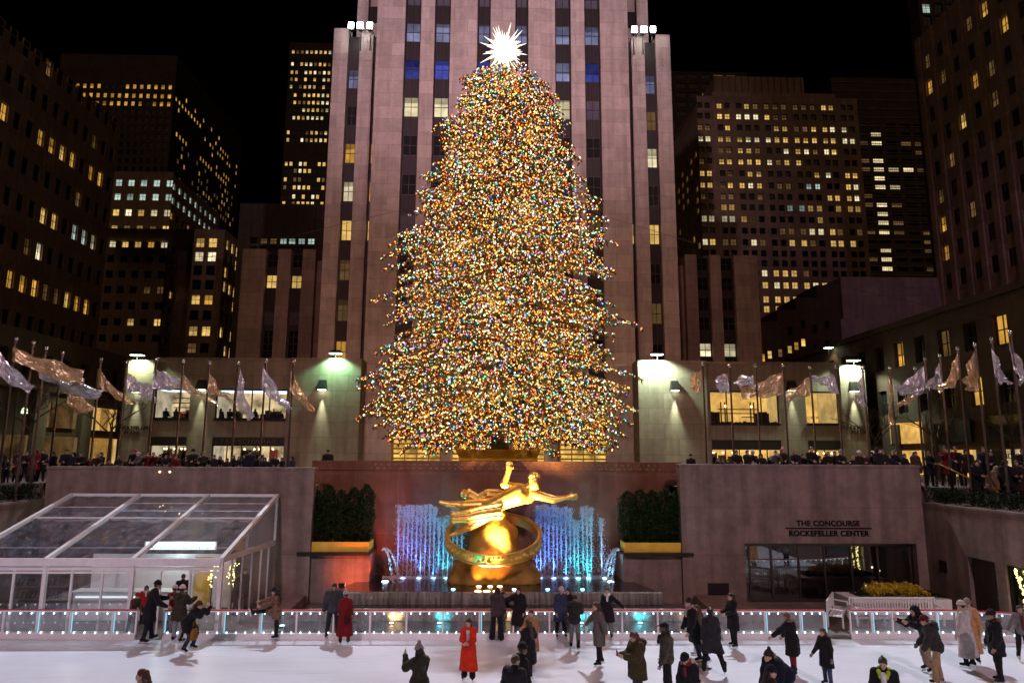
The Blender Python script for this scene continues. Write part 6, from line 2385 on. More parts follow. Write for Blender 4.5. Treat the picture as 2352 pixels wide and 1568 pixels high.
# ================================================================== PEOPLE
def cloth(name, col, pat=None, sheen=.3, rough=.85):
    m = mat(name, col, rough, 0, .28, 9, bump=.5, bscale=16, spec=.12, sheen=.04, fine=.12)
    return m


_cm = {}


def CM(col):
    col = tuple(col)
    if col not in _cm: _cm[col] = cloth('cloth', col)
    return _cm[col]


SK = [mat('skin', (.52, .30, .21), .5, 0, .1, 20), mat('skin', (.40, .22, .14), .5, 0, .1, 20), mat('skin', (.16, .085, .05), .5, 0, .1, 20)]
M['eye'] = mat('eye', (.03, .02, .015), .2)
M['lip'] = mat('lip', (.32, .09, .08), .5)
M['blade'] = mat('blade', (.6, .6, .62), .2, 1)
_hair = {}


def HM(col):
    if col not in _hair: _hair[col] = mat('hair', col, .45, 0, .35, 14, bump=.6, bscale=40, stretch=(3, 3, .6))
    return _hair[col]


def rotx(a):
    c, s = math.cos(a), math.sin(a)
    return np.array([[1, 0, 0], [0, c, -s], [0, s, c]])


def roty(a):
    c, s = math.cos(a), math.sin(a)
    return np.array([[c, 0, s], [0, 1, 0], [-s, 0, c]])


def rotz(a):
    c, s = math.cos(a), math.sin(a)
    return np.array([[c, -s, 0], [s, c, 0], [0, 0, 1]])


_boots = {}


def boot_mesh(cell):
    if cell not in _boots:
        V, F = grow([('c', (0, .0, .20), (0, .01, .05), .058, .052), ('c', (0, .03, .03), (0, -.14, .012), .046, .036), ('c', (0, .035, .01), (0, .035, .0), .044, .044)], cell, .03, cut=[((0, 0, -.02), (0, 0, -1))])
        b = MB().box(-.006, .006, -.175, .10, -.085, -.045).box(-.018, .018, -.13, -.05, -.047, -.018).box(-.018, .018, .02, .06, -.047, -.018)
        _boots[cell] = (V, F, b)
    return _boots[cell]


def person(label, head=None, feet=None, H=1.74, hd=0, coat='jacket', cc=(.02, .02, .022), tc=(.015, .015, .018), hair='short', hc=(.03, .018, .012), hat=None, hatc=(.03, .03, .03), lean=2, side=0,
           la=(6, 9, 16, 6), ra=(6, 9, 16, 6), ll=(3, 3, 4), rl=(-3, 3, 4), puff=.022, skin=0, scarf=None, fur=None, flare=0, bootc=(.02, .018, .018), hyaw=0, hpit=8, cell=.017, ground=0.0, skates=True, at=None,
           hood=False, female=False, collar=None, shirt=None, group=None, glove=None, cat='person', openc=False, seed=0):
    """one figure: body is one continuous surface, clothes and hair are its children. local -Y is forward; l is +X"""
    rr = R
    sk = .085 if skates else 0.0
    hipz = .93
    U = 1.0
    # --- skeleton for a 1.75 m body, hips at origin
    up = rotx(rr(lean)) @ np.array([0, 0, 1.0])
    tilt = rotx(rr(lean)) @ roty(rr(side))
    T = lambda p: tilt @ np.array(p, float)
    waist, chest, neck0 = T((0, 0, .14)), T((0, .01, .36)), T((0, .0, .54))
    hrot = tilt @ rotz(rr(hyaw)) @ rotx(rr(hpit) - rr(lean) * .55)
    hc_ = neck0 + tilt @ np.array([0, -.02, .055]) + hrot @ np.array([0, -.005, .085])
    HT = lambda p: hc_ + hrot @ np.array(p, float)
    sw = .160 if female else .186
    joints = {}
    for nm, sx, a in (('l', 1, la), ('r', -1, ra)):
        sh = T((sx * sw, .01, .468))
        du = rotz(0) @ np.array([sx * math.sin(rr(a[1])), -math.sin(rr(a[0])) * math.cos(rr(a[1])), -math.cos(rr(a[0])) * math.cos(rr(a[1]))])
        el = sh + du * .285
        fa, si = rr(a[0] + a[2]), rr(a[1] - a[3])
        df = np.array([sx * math.sin(si), -math.sin(fa) * math.cos(si), -math.cos(fa) * math.cos(si)])
        wr = el + df * .25
        joints[nm] = (sh, el, wr, df)
    legs = {}
    for nm, sx, a in (('l', 1, ll), ('r', -1, rl)):
        hp_ = np.array([sx * .092, 0, -.02])
        dt = np.array([sx * math.sin(rr(a[1])), -math.sin(rr(a[0])), -math.cos(rr(a[0])) * math.cos(rr(a[1]))])
        dt /= np.linalg.norm(dt)
        kn = hp_ + dt * .43
        b_ = rr(a[0] - a[2])
        dsn = np.array([sx * math.sin(rr(a[1])), -math.sin(b_), -math.cos(b_) * math.cos(rr(a[1]))])
        dsn /= np.linalg.norm(dsn)
        an = kn + dsn * .40
        legs[nm] = (hp_, kn, an, b_)
    low = min(l[2][2] for l in legs.values())
    base = -(low - .085 - sk)                                 # lifts the lowest sole on to the ground
    off = np.array([0, 0, base])
    fem = female
    # --- body
    B = []
    c = lambda a, b, ra_, rb: B.append(('c', a + off, b + off, ra_, rb))
    B.append(('e', hc_ + off + hrot @ np.array([0, .012, .012]), (.076, .094, .105), hrot.T.tolist() if False else hrot.tolist()))
    c(HT((0, -.035, -.05)), HT((0, -.058, -.078)), .052, .034)
    c(HT((0, -.088, -.005)), HT((0, -.104, -.03)), .010, .014)
    for sx in (-1, 1): c(HT((sx * .078, .012, .0)), HT((sx * .082, .016, -.025)), .014, .010)
    c(neck0 - tilt @ np.array([0, 0, .03]), HT((0, .01, -.05)), .056, .052)
    c(np.array([.045, 0, 0]), np.array([-.045, 0, 0]), .115, .115)
    c(np.array([0, 0, .02]), waist, .115, .105)
    c(waist, chest, .11, .125)
    c(T((.09, 0, .40)), T((-.09, 0, .40)), .095, .095)
    c(T((sw * .8, .01, .49)), T((-sw * .8, .01, .49)), .055, .055)
    hands = []
    for nm in 'lr':
        sh, el, wr, df = joints[nm]
        c(sh, el, .05, .042)
        c(el, wr, .042, .028)
        c(wr, wr + df * .085, .028, .036)
        hands.append((wr, df))
        hp_, kn, an, b_ = legs[nm]
        c(hp_, kn, .082, .056)
        c(kn, kn + (an - kn) * .35, .054, .054)
        c(kn + (an - kn) * .35, an, .054, .038)
    V, F = grow(B, cell, .028)
    Vs, Fs, Ms = [V], [tuple(f) for f in F], [0] * len(F)
    base_n = len(V)
    ex = MB()
    for (wr, df), sx in zip(hands, (1, -1)):                  # fingers: four bent, one thumb
        d = Vector(df)
        pal = Vector((-sx, 0, 0))
        pal = (pal - d * pal.dot(d)).normalized()
        ac = d.cross(pal)
        o0 = Vector(wr + off) + d * .115
        for k in range(4):
            b0_ = o0 + ac * (.030 - .02 * k)
            ln = (.062, .072, .068, .052)[k]
            m1 = b0_ + d * ln * .55 + pal * .008
            ex.tube([b0_ - d * .02, m1, m1 + d * ln * .35 + pal * ln * .35], [.010, .0095, .007], 5)
        b0_ = Vector(wr + off) + d * .05 + ac * .03
        ex.tube([b0_, b0_ + ac * .028 + d * .03 + pal * .008, b0_ + ac * .03 + d * .062 + pal * .018], [.012, .011, .008], 5)
    nf = len(ex.F)
    for sx in (-1, 1): ex.ball(tuple(HT((sx * .031, -.083, .012)) + off), .011, 1, 6, 4)
    ex.ball(tuple(HT((0, -.096, -.058)) + off), .013, 2, 6, 4, .5)
    Vs.append(np.array(ex.V))
    for f, m_ in zip(ex.F, ex.M):
        Fs.append(tuple(i + base_n for i in f))
        Ms.append(m_)
    sc = H / (1.755 + sk * 0)
    VA = np.concatenate(Vs)
    hmax = (HT((0, 0, .12)) + off) * sc
    # --- placing
    hh = R(hd)
    if at is not None: loc = Vector(at)
    else:
        if feet is not None:
            Yf = PZ(head[0], feet, ground).y
            ztop_ = PY(head[0], head[1], Yf).z - ground
            sc = ztop_ / float((HT((0, 0, .12)) + off)[2])
            sc = min(max(sc, .8), 1.18)
            hmax = (HT((0, 0, .12)) + off) * sc
        P = PZ(head[0], head[1], ground + float(hmax[2]))
        dx, dy = hmax[0] * math.cos(hh) - hmax[1] * math.sin(hh), hmax[0] * math.sin(hh) + hmax[1] * math.cos(hh)
        loc = Vector((P.x - dx, P.y - dy, ground))
    me = mesh_from('person', (VA * sc), Fs, [SK[skin], M['eye'], M['lip']], Ms, True)
    root = link('person', me, None, loc, hh)
    tag(root, label, cat, group)

    def part(name, prims, m, k=.05, cut=None, noise=0, ns=18, cl=None, parent=None):
        V_, F_ = grow([(p[0], np.array(p[1]) + off, *( (np.array(p[2]) + off, p[3], p[4]) if p[0] == 'c' else tuple(p[2:]))) for p in prims], cl or cell, k, cut=cut, noise=noise, nscale=ns, seed=seed + len(prims))
        return link(name, mesh_np(name, V_ * sc, F_, [m], smooth=True), parent or root)
    # --- trousers
    Q = [('c', np.array([.04, 0, .02]), np.array([-.04, 0, .02]), .125, .125)]
    for nm in 'lr':
        hp_, kn, an, b_ = legs[nm]
        Q += [('c', hp_, kn, .100, .076 + flare * .1), ('c', kn, kn + (an - kn) * .95, .074 + flare * .1, .060 + flare)]
    part('trousers', Q, CM(tc), .03, noise=.004)
    # --- coat
    pf = puff
    hem = {'jacket': .02, 'parka': .30, 'coat': .42, 'knee': .56, 'long': .73}[coat]
    Q = [('c', np.array([.05, 0, -.02]), np.array([-.05, 0, -.02]), .115 + pf, .115 + pf), ('c', np.array([0, 0, .02]), waist, .115 + pf, .108 + pf), ('c', waist, chest, .112 + pf, .13 + pf),
         ('c', T((.09, 0, .40)), T((-.09, 0, .40)), .10 + pf, .10 + pf), ('c', T((sw * .78, .01, .472)), T((-sw * .78, .01, .472)), .056 + pf * .7, .056 + pf * .7), ('c', neck0 - tilt @ np.array([0, 0, .05]), neck0 + tilt @ np.array([0, 0.0, .02]), .082 + pf * .4, .07)]
    for nm in 'lr':
        sh, el, wr, df = joints[nm]
        Q += [('c', sh, el, .056 + pf * .85, .052 + pf * .85), ('c', el, wr + df * .0, .053 + pf * .9, .042 + pf * .5)]
        hp_, kn, an, b_ = legs[nm]
        if hem > .1:
            t = hem / .83
            e_ = hp_ + (kn - hp_) * min(1, t / .52) if t < .52 else kn + (an - kn) * (t - .52) / .48
            e_ = e_ * np.array([.85, .8, 1])
            Q.append(('c', hp_ * np.array([.6, 1, 1]) + np.array([0, 0, .05]), e_, .125 + pf, .115 + pf + .06 * t))
            if t > .5: Q.append(('c', hp_ * np.array([.6, 1, 1]), e_ + np.array([0, .05 * (.5), 0]), .12 + pf, .12 + .05 * t))
    cuts = []
    if hem > .1:
        zc_ = off[2] - hem * .93
        cuts.append(((0, 0, zc_), (0, 0, -1)))
    cm = cc if not isinstance(cc, (tuple, list)) else CM(cc)
    co = part('coat' if hem > .35 else 'jacket', Q, cm, .055, cut=cuts, noise=.007 if pf < .04 else .012, ns=16)
    if shirt:                                                 # opening at the front
        part('shirt', [('c', T((0, -.085 - pf, .05)), T((0, -.10 - pf, .45)), .055, .06)], CM(shirt), .03)
    if collar: part('collar', [('c', T((.085, -.07 - pf * .6, .50)), T((.06, -.10 - pf, .40)), .045, .035), ('c', T((-.085, -.07 - pf * .6, .50)), T((-.06, -.10 - pf, .40)), .045, .035), ('c', T((.085, .02, .54)), T((-.085, .02, .54)), .05, .05)], CM(collar), .03)
    # --- boots
    bv, bf, bb = boot_mesh(cell)
    for nm in 'lr':
        hp_, kn, an, b_ = legs[nm]
        fy = .18 if nm == 'l' else -.18
        pit = -b_ * .85
        RM = rotz(fy) @ rotx(-pit if False else (b_ * -.85))
        if skates: Vb = bv
        else: Vb = bv * np.array([1, 1, .8])
        o = link('boot', mesh_np('boot', ((RM @ (Vb - np.array([0, 0, .03])).T).T + an + off) * sc, bf, [CM(bootc)], smooth=True), root)
        if skates: link('blade', mesh_from('blade', ((RM @ (np.array(bb.V) - np.array([0, 0, .03])).T).T + an + off) * sc, bb.F, [M['blade']]), o)
    if glove: 
        Q = []
        for nm in 'lr':
            sh, el, wr, df = joints[nm]
            Q += [('c', wr, wr + df * .1, .04, .046), ('c', wr + df * .1, wr + df * .15, .044, .034)]
        part('glove', Q, CM(glove), .02)
    # --- hair
    hm = HM(hc)
    capcut = [(HT((0, -.052, .036)) + off, hrot @ np.array([0, -1, -.62]))]
    if hair in ('short', 'crest'):
        Q = [('e', HT((0, .016, .020)), (.085, .102, .110), hrot.tolist())]
        if hair == 'crest': Q.append(('c', HT((0, -.06, .11)), HT((0, .05, .13)), .035, .025))
        part('hair', Q, hm, .02, cut=[(HT((0, -.058, .040)) + off, hrot @ np.array([0, -1, -.75])), (HT((0, 0, -.06)) + off, hrot @ np.array([0, 0, -1]))], noise=.004, ns=40)
    elif hair in ('long', 'tail', 'bun'):
        Q = [('e', HT((0, .016, .018)), (.086, .103, .114), hrot.tolist())]
        if hair == 'tail': Q += [('c', HT((0, .10, .05)), HT((0, .15, .03)), .035, .04), ('c', HT((0, .15, .03)), HT((.02, .17, -.20)), .038, .012)]
        elif hair == 'bun': Q += [('e', HT((0, .07, .12)), (.05, .05, .045))]
        cap_ = part('hair', Q, hm, .035, cut=capcut, noise=.006, ns=30)
        if hair == 'long':
            Q = [('c', HT((0, .085, .02)), T((0, .125 + pf, .36)), .070, .060), ('c', T((0, .125 + pf, .40)), T((0, .13 + pf, .26)), .066, .032)]
            for sx in (-1, 1):
                Q += [('c', HT((sx * .072, .035, .02)), HT((sx * .088, .025, -.16)), .026, .032), ('c', HT((sx * .088, .025, -.16)), T((sx * .11, -.085 - pf, .38)), .030, .018)]
            lock = part('lock', Q, hm, .03, noise=.007, ns=34)
            n0 = len(cap_.data.vertices)                      # one mesh of hair: cap and falling locks
            va = [v.co[:] for v in cap_.data.vertices] + [v.co[:] for v in lock.data.vertices]
            fa_ = [tuple(p.vertices) for p in cap_.data.polygons] + [tuple(i + n0 for i in p.vertices) for p in lock.data.polygons]
            bpy.data.objects.remove(lock)
            cap_.data = mesh_from('hair', va, fa_, [hm], None, True)
    # --- hat
    if hat in ('beanie', 'bobble'):
        tall = .135 if hat == 'bobble' else .125
        Q = [('e', HT((0, .022, .042)), (.098, .114, tall), hrot.tolist())]
        for i in range(12):
            a, b2 = i * math.pi / 6, (i + 1) * math.pi / 6
            Q.append(('c', HT((.092 * math.cos(a), .018 + .106 * math.sin(a), .046)), HT((.092 * math.cos(b2), .018 + .106 * math.sin(b2), .046)), .021, .021))
        part('beanie', Q, CM(hatc), .015, cut=[(HT((0, 0, .026)) + off, hrot @ np.array([0, 0, -1]))], noise=.003, ns=60)
        if hat == 'bobble': part('bobble', [('e', HT((0, .03, .185)), (.045, .045, .042))], CM(hatc), noise=.012, ns=60)
    elif hat == 'cap':
        Q = [('e', HT((0, .014, .045)), (.092, .108, .088), hrot.tolist())]
        part('cap', Q + [('c', HT((.035, -.09, .055)), HT((.03, -.155, .042)), .014, .011), ('c', HT((-.035, -.09, .055)), HT((-.03, -.155, .042)), .014, .011), ('c', HT((0, -.09, .06)), HT((0, -.165, .045)), .015, .011)], CM(hatc), .02, cut=[(HT((0, 0, .034)) + off, hrot @ np.array([0, .12, -1]))])
    elif hat == 'brim':
        part('hat', [('e', HT((0, .014, .075)), (.088, .10, .085), hrot.tolist()), ('e', HT((0, .014, .055)), (.165, .18, .016), hrot.tolist())], CM(hatc), .02)
    elif hat == 'hood':
        part('hood', [('e', HT((0, .03, .02)), (.115, .13, .14), hrot.tolist()), ('c', HT((0, .07, -.06)), T((0, .07, .46)), .10, .12)], cm, .04, cut=[(HT((0, -.05, .0)) + off, hrot @ np.array([0, -1, -.25]))], noise=.005)
    if hood and hat != 'hood':
        part('hood', [('c', T((.07, .11 + pf, .53)), T((-.07, .11 + pf, .53)), .075, .075), ('c', T((0, .13 + pf, .52)), T((0, .14 + pf, .40)), .085, .05)], cm, .05, noise=.008)
    if fur:
        Q = []
        for i in range(11):
            a = math.pi * (-.12 + 1.24 * i / 10)
            Q.append(('c', T((.135 * math.cos(a), .02 + .14 * math.sin(a), .535 + .03 * math.sin(a))), T((.13 * math.cos(a + .25), .02 + .135 * math.sin(a + .25), .545 + .03 * math.sin(a))), .040, .040))
        part('fur_trim', Q, CM(fur), .02, noise=.018, ns=55)
    if scarf: part('scarf', [('c', T((.05, -.03, .555)), T((-.05, -.03, .555)), .072, .072), ('c', T((0, .05, .565)), T((0, .05, .56)), .075, .075), ('c', T((.02, -.105 - pf, .50)), T((.03, -.14 - pf, .36)), .045, .035)], CM(scarf), .03, noise=.008, ns=25)
    root['hand'] = [float(x) for x in (joints['l'][2] + joints['l'][3] * .1 + off) * sc] + [float(x) for x in (joints['r'][2] + joints['r'][3] * .1 + off) * sc]
    return root


def hand_world(o, which):
    h = list(o['hand'])
    v = Vector(h[:3] if which == 'l' else h[3:])
    return Matrix.Rotation(o.rotation_euler[2], 3, 'Z') @ v + o.location


BK = (.014, .013, .015)
DJ = (.016, .015, .018)
floral = mat('floral_cloth', (.16, .08, .05), .8, 0, .95, 14)
camo = mat('camo_cloth', (.05, .045, .028), .85, 0, .75, 9, bump=.4, bscale=20)
tweed = mat('tweed_cloth', (.11, .088, .08), .9, 0, .3, 30, bump=.5, bscale=40)
P_ = {}


def sk(key, *a, **k):
    P_[key] = person(*a, seed=len(P_) * 7, **k)


sk('gate', 'skater in long black coat with dark cap reaching for the gate beside the tent', (366, 1334), 1476, hd=125, lean=12, coat='coat', cc=BK, tc=(.02, .022, .035), hat='beanie', hatc=BK, la=(40, 5, 45, 0), ra=(20, 12, 40, 0), puff=.03, ll=(10, 3, 0), rl=(-8, 3, 4))
sk('redbehind', 'person in red jacket and white hat behind the barrier by the gate', (404, 1344), 1458, hd=160, coat='jacket', cc=(.30, .015, .03), tc=(.03, .03, .04), hat='beanie', hatc=(.55, .5, .48), la=(40, 0, 60, 0))
sk('parka', 'skater in olive parka with fur hood and pale cap, seen from behind at the barrier', (421, 1344), 1476, hd=165, coat='parka', cc=(.042, .036, .024), tc=(.30, .29, .32), hat='beanie', hatc=(.55, .40, .40), hood=True, fur=(.16, .10, .06), puff=.05, la=(50, 0, 50, 0), ra=(50, 0, 50, 0), ll=(4, 8, 0), rl=(-4, 8, 4))
sk('crouch', 'skater crouching forward in black coat and jeans with an ochre bag', (459, 1381), 1499, hd=80, lean=38, coat='parka', cc=BK, tc=(.035, .045, .085), hat='beanie', hatc=(.05, .035, .03), ll=(40, 4, 58), rl=(28, 4, 52), la=(75, 0, 70, 10), ra=(70, 0, 75, 10), puff=.04, hpit=-18, fur=(.05, .03, .02))
sk('dancer', 'skater in black hat and flowered jacket with one leg raised on the barrier', (629, 1350), 1470, hd=-75, coat='parka', cc=floral, tc=(.02, .015, .018), hat='brim', hatc=BK, hair='long', hc=(.02, .012, .01), rl=(92, 0, 6), ll=(-2, 0, 0), ra=(70, 0, 10, 0), la=(55, 10, 20, 10), lean=8, female=True)
sk('greyman', 'man in dark grey puffer jacket with fur hood facing the ice beside a red coat', (768, 1340), 1470, hd=12, coat='jacket', cc=(.045, .048, .058), tc=(.022, .024, .028), hood=True, fur=(.13, .085, .05), puff=.055, skin=1, hpit=22, la=(4, 12, 10, 4), ra=(4, 14, 10, 4), ll=(2, 6, 0), rl=(0, 6, 3))
sk('darkred', 'woman in long dark red coat and pale knitted hat, back half turned', (795, 1357), 1480, hd=195, coat='long', cc=(.15, .010, .014), tc=(.30, .02, .02), hat='bobble', hatc=(.42, .38, .40), female=True, la=(15, 6, 40, 0), ra=(12, 8, 20, 0))
sk('cornerwoman', 'brown haired woman with patterned scarf, only her head above the lower picture edge', (323, 1536), None, hd=-65, coat='jacket', cc=(.05, .03, .025), hair='long', hc=(.075, .028, .014), scarf=(.25, .2, .2), female=True, H=1.85)
sk('photog', 'person in grey knitted hat and dark olive coat lifting a phone, seen from behind', (962, 1480), None, hd=215, coat='coat', cc=(.032, .028, .02), hat='bobble', hatc=(.24, .19, .19), hood=True, hair='long', hc=(.03, .018, .012), la=(58, 12, 85, 25), ra=(62, 18, 95, 25), puff=.04, female=True, hyaw=-10, H=1.88)
sk('redcoat', 'woman in bright red long coat with clasped hands, standing alone on the ice', (1075, 1421), 1568, hd=-10, coat='long', cc=(.56, .032, .012), tc=(.012, .012, .014), hair='long', hc=(.022, .012, .010), shirt=(.50, .42, .40), scarf=None, la=(22, 5, 58, 42), ra=(22, 5, 58, 42), female=True, flare=.035, hpit=14, hyaw=-12)
sk('maroon', 'person in mauve brown puffer and flared black trousers hugging a friend at the barrier', (1143, 1348), 1474, hd=165, coat='jacket', cc=(.055, .038, .042), tc=BK, hair='long', hc=(.03, .015, .012), hood=True, flare=.05, puff=.05, la=(45, 5, 60, 30), ra=(10, 8, 20, 5), female=True, ll=(0, 5, 0), rl=(0, 5, 0))
sk('hugged', 'short dark haired person in black between the mauve puffer and the long black coat', (1157, 1358), 1466, hd=60, coat='parka', cc=BK, tc=BK, hair='long', hc=(.025, .014, .012), female=True, skin=1, la=(35, 5, 50, 10))
sk('blackcoat', 'woman in knee length black coat facing the ice, one arm stretched toward two friends', (1190, 1349), 1468, hd=-18, coat='knee', cc=BK, tc=BK, hair='long', hc=(.022, .013, .011), ra=(20, 58, 8, 8), la=(5, 10, 25, 5), puff=.05, female=True)
sk('tancoat', 'man in tan overcoat and glasses behind a woman in black', (1219, 1400), 1530, hd=-30, coat='knee', cc=(.30, .165, .08), tc=(.02, .02, .025), hair='short', hc=(.02, .012, .01), la=(10, 8, 15, 0), ra=(30, 5, 60, 10), H=1.82)
sk('blackdress', 'woman with long brown hair in flared black coat skating with the tan coat man', (1212, 1421), 1557, hd=215, coat='knee', cc=BK, tc=(.02, .018, .02), hair='long', hc=(.06, .028, .018), la=(15, 8, 20, 0), ra=(30, 35, 20, 0), female=True, rl=(8, 2, 4), ll=(-10, 2, 10), puff=.03)
sk('beaniecouple', 'man in black beanie, half hidden behind a brown haired man at the lower edge', (1203, 1477), None, hd=110, coat='jacket', cc=BK, hat='beanie', hatc=BK, skin=2, puff=.04, H=1.9)
sk('brownman', 'short brown haired man in dark jacket seen from behind at the lower edge', (1186, 1502), None, hd=150, coat='jacket', cc=(.018, .016, .02), hair='short', hc=(.055, .026, .014), puff=.045, hyaw=-25, H=1.9)
sk('bluecoat', 'person in dark blue coat and pale pink knitted hat at the barrier', (1290, 1349), 1469, hd=15, coat='coat', cc=(.032, .040, .075), tc=BK, hat='beanie', hatc=(.52, .36, .37), female=True, hpit=20, puff=.03)
sk('darkpeek', 'dark haired person in black peeping out beside the pale pink hat', (1304, 1350), 1466, hd=-40, coat='parka', cc=BK, tc=BK, hair='long', hc=(.02, .012, .01), female=True)
sk('greytrousers', 'person in dark hooded jacket and grey trousers, back turned, before the blue coat', (1321, 1365), 1490, hd=165, coat='jacket', cc=(.026, .023, .022), tc=(.15, .14, .145), hood=True, puff=.05, hair='short', hc=(.02, .014, .012), hpit=25, la=(35, 0, 60, 10), ra=(35, 0, 60, 10), rl=(-8, 3, 6), ll=(6, 4, 4))
sk('tweed', 'woman in grey tweed coat gliding with arms held out, long brown hair', (1366, 1382), 1533, hd=-75, coat='coat', cc=tweed, tc=BK, hair='long', hc=(.055, .027, .016), la=(-12, 30, 8, 0), ra=(20, 38, 5, 0), female=True, lean=6, ll=(8, 2, 6), rl=(-6, 3, 4))
sk('whitescarf', 'woman in black coat and white scarf with one arm out toward the barrier', (1394, 1349), 1469, hd=-25, coat='coat', cc=BK, tc=(.18, .16, .16), hair='tail', hc=(.02, .012, .01), scarf=(.68, .64, .66), la=(8, 55, 5, 0), ra=(5, 10, 15, 5), female=True)
sk('texter', 'woman in olive puffer with long auburn hair looking at her phone', (1449, 1453), None, hd=-70, coat='parka', cc=(.052, .042, .018), tc=(.05, .06, .10), hair='long', hc=(.11, .038, .016), hood=True, la=(30, 4, 70, 20), ra=(28, 5, 72, 18), puff=.065, female=True, hpit=32, H=1.88)
sk('camo', 'man in black cap and camouflage jacket standing with his side to the viewer', (1524, 1429), None, hd=-105, coat='jacket', cc=camo, tc=BK, hat='cap', hatc=BK, skin=2, scarf=(.03, .03, .032), puff=.04, hpit=2, H=1.98)
sk('furhood', 'woman in black hat and pale fur hood bending low behind the camouflage jacket', (1569, 1504), None, hd=-50, coat='jacket', cc=BK, hat='beanie', hatc=BK, fur=(.42, .30, .23), puff=.05, female=True, lean=16, hpit=28, scarf=(.18, .02, .025), H=1.8)
sk('leaner', 'woman in black coat with hair bun and pale scarf leaning into her stride', (1578, 1374), 1528, hd=-85, coat='coat', cc=BK, tc=(.028, .032, .05), hair='bun', hc=(.02, .012, .01), scarf=(.32, .24, .24), lean=10, la=(10, 8, 20, 0), ra=(15, 5, 10, 0), female=True, ll=(-18, 3, 8), rl=(-12, 3, 4), puff=.035)
sk('whiteskates', 'skater with white trousers and white skates hidden behind the leaning woman', (1598, 1388), 1507, hd=-90, coat='parka', cc=(.12, .075, .04), tc=(.50, .44, .46), bootc=(.6, .56, .58), hair='long', hc=(.07, .04, .02), female=True, ll=(16, 3, 4), rl=(-16, 3, 8))
sk('ponytail', 'woman in dark slate jacket with low ponytail, legs apart, seen from behind', (1630, 1393), 1549, hd=170, coat='coat', cc=(.026, .025, .029), tc=BK, hair='tail', hc=(.02, .012, .01), hood=True, ll=(2, 10, 0), rl=(-4, 16, 2), female=True, la=(6, 8, 10, 0), ra=(6, 8, 10, 0))
sk('sidewoman', 'woman in black coat with long dark hair standing sideways near the barrier', (1676, 1361), 1490, hd=-75, coat='coat', cc=BK, tc=BK, hair='long', hc=(.02, .012, .011), la=(20, 4, 60, 10), ra=(20, 4, 60, 10), female=True)
sk('redlegs', 'woman in black coat and dark red trousers stretching one arm for balance', (1804, 1405), 1549, hd=-140, coat='coat', cc=BK, tc=(.18, .014, .022), hair='short', hc=(.16, .085, .04), fur=(.20, .12, .07), ra=(35, 5, 5, 0), la=(38, 42, 6, 0), lean=9, female=True, ll=(-8, 10, 2), rl=(6, 6, 4), puff=.045)
sk('navybend', 'person in navy jacket and bobble hat bent far forward at the lower edge', (1764, 1494), None, hd=-70, lean=52, coat='jacket', cc=(.010, .012, .024), hat='bobble', hatc=(.028, .026, .026), fur=(.20, .14, .10), puff=.07, hpit=-25, ll=(25, 5, 40), rl=(20, 5, 35), H=1.9)
sk('blackhat', 'woman in black hat at the lower edge before the bending navy jacket', (1774, 1530), None, hd=55, coat='jacket', cc=(.03, .015, .018), hat='beanie', hatc=BK, hair='long', hc=(.02, .012, .011), female=True, H=1.76)
sk('girl', 'girl in black coat and jeans with long auburn hair skating past the gap', (1887, 1442), 1580, hd=-65, coat='coat', cc=BK, tc=(.05, .07, .12), hair='long', hc=(.075, .028, .018), la=(-5, 10, 15, 0), ra=(15, 12, 25, 0), female=True, lean=6, glove=(.2, .19, .2))
sk('neon', 'man with crested hair, neon yellow collar and white shirt at the lower edge', (2026, 1511), None, hd=-35, coat='jacket', cc=BK, hair='crest', hc=(.03, .017, .012), collar=(.42, .55, .03), shirt=(.62, .60, .60), hpit=28, H=1.95)
sk('hooded', 'skater in black hood bent forward behind the khaki trousers', (2097, 1393), 1548, hd=-80, lean=30, coat='jacket', cc=BK, tc=(.27, .185, .115), hat='hood', ll=(20, 4, 30), rl=(10, 4, 26), la=(60, 4, 50, 5), ra=(55, 4, 55, 5), hpit=-2, puff=.04)
sk('khaki', 'skater in grey hooded jacket, dark red hat and khaki trousers bending forward', (2118, 1414), 1572, hd=-115, lean=20, coat='jacket', cc=(.034, .031, .031), tc=(.30, .205, .12), hat='beanie', hatc=(.085, .014, .016), hood=True, puff=.05, ll=(14, 4, 14), rl=(2, 4, 10), la=(16, 8, 10, 0), ra=(22, 8, 14, 0), glove=(.12, .11, .12), flare=.02)
sk('greycoat', 'person in long pale grey coat and pale knitted hat, half turned away', (2204, 1380), 1535, hd=-140, coat='long', cc=(.46, .42, .41), tc=BK, hat='beanie', hatc=(.44, .38, .36), la=(8, 8, 12, 0), ra=(10, 8, 16, 0), puff=.03)
sk('camel', 'person in long camel coat and brown knitted hat beside the pale grey coat', (2221, 1376), 1527, hd=-25, coat='long', cc=(.44, .23, .10), tc=BK, hat='beanie', hatc=(.24, .18, .15), scarf=(.45, .38, .35), puff=.03)
sk('blackjacket', 'man in black hip length jacket and black hat near the curving barrier', (2272, 1401), 1572, hd=-105, coat='parka', cc=BK, tc=BK, hat='beanie', hatc=BK, fur=(.18, .12, .07), puff=.045, skin=1, H=1.8)
sk('edge', 'woman with dark fringe in grey jacket at the picture edge, arms wide', (2342, 1390), 1522, hd=-15, coat='jacket', cc=(.15, .14, .135), tc=BK, hair='long', hc=(.02, .013, .012), shirt=(.10, .03, .03), la=(8, 35, 10, 0), ra=(8, 32, 10, 0), bootc=(.45, .42, .42), female=True)
sk('gatesit', 'person in red hat and brown jacket behind the barrier next to the gate', (318, 1362), 1455, hd=70, coat='jacket', cc=(.09, .06, .045), tc=BK, hat='beanie', hatc=(.30, .03, .03), H=1.5, lean=16)
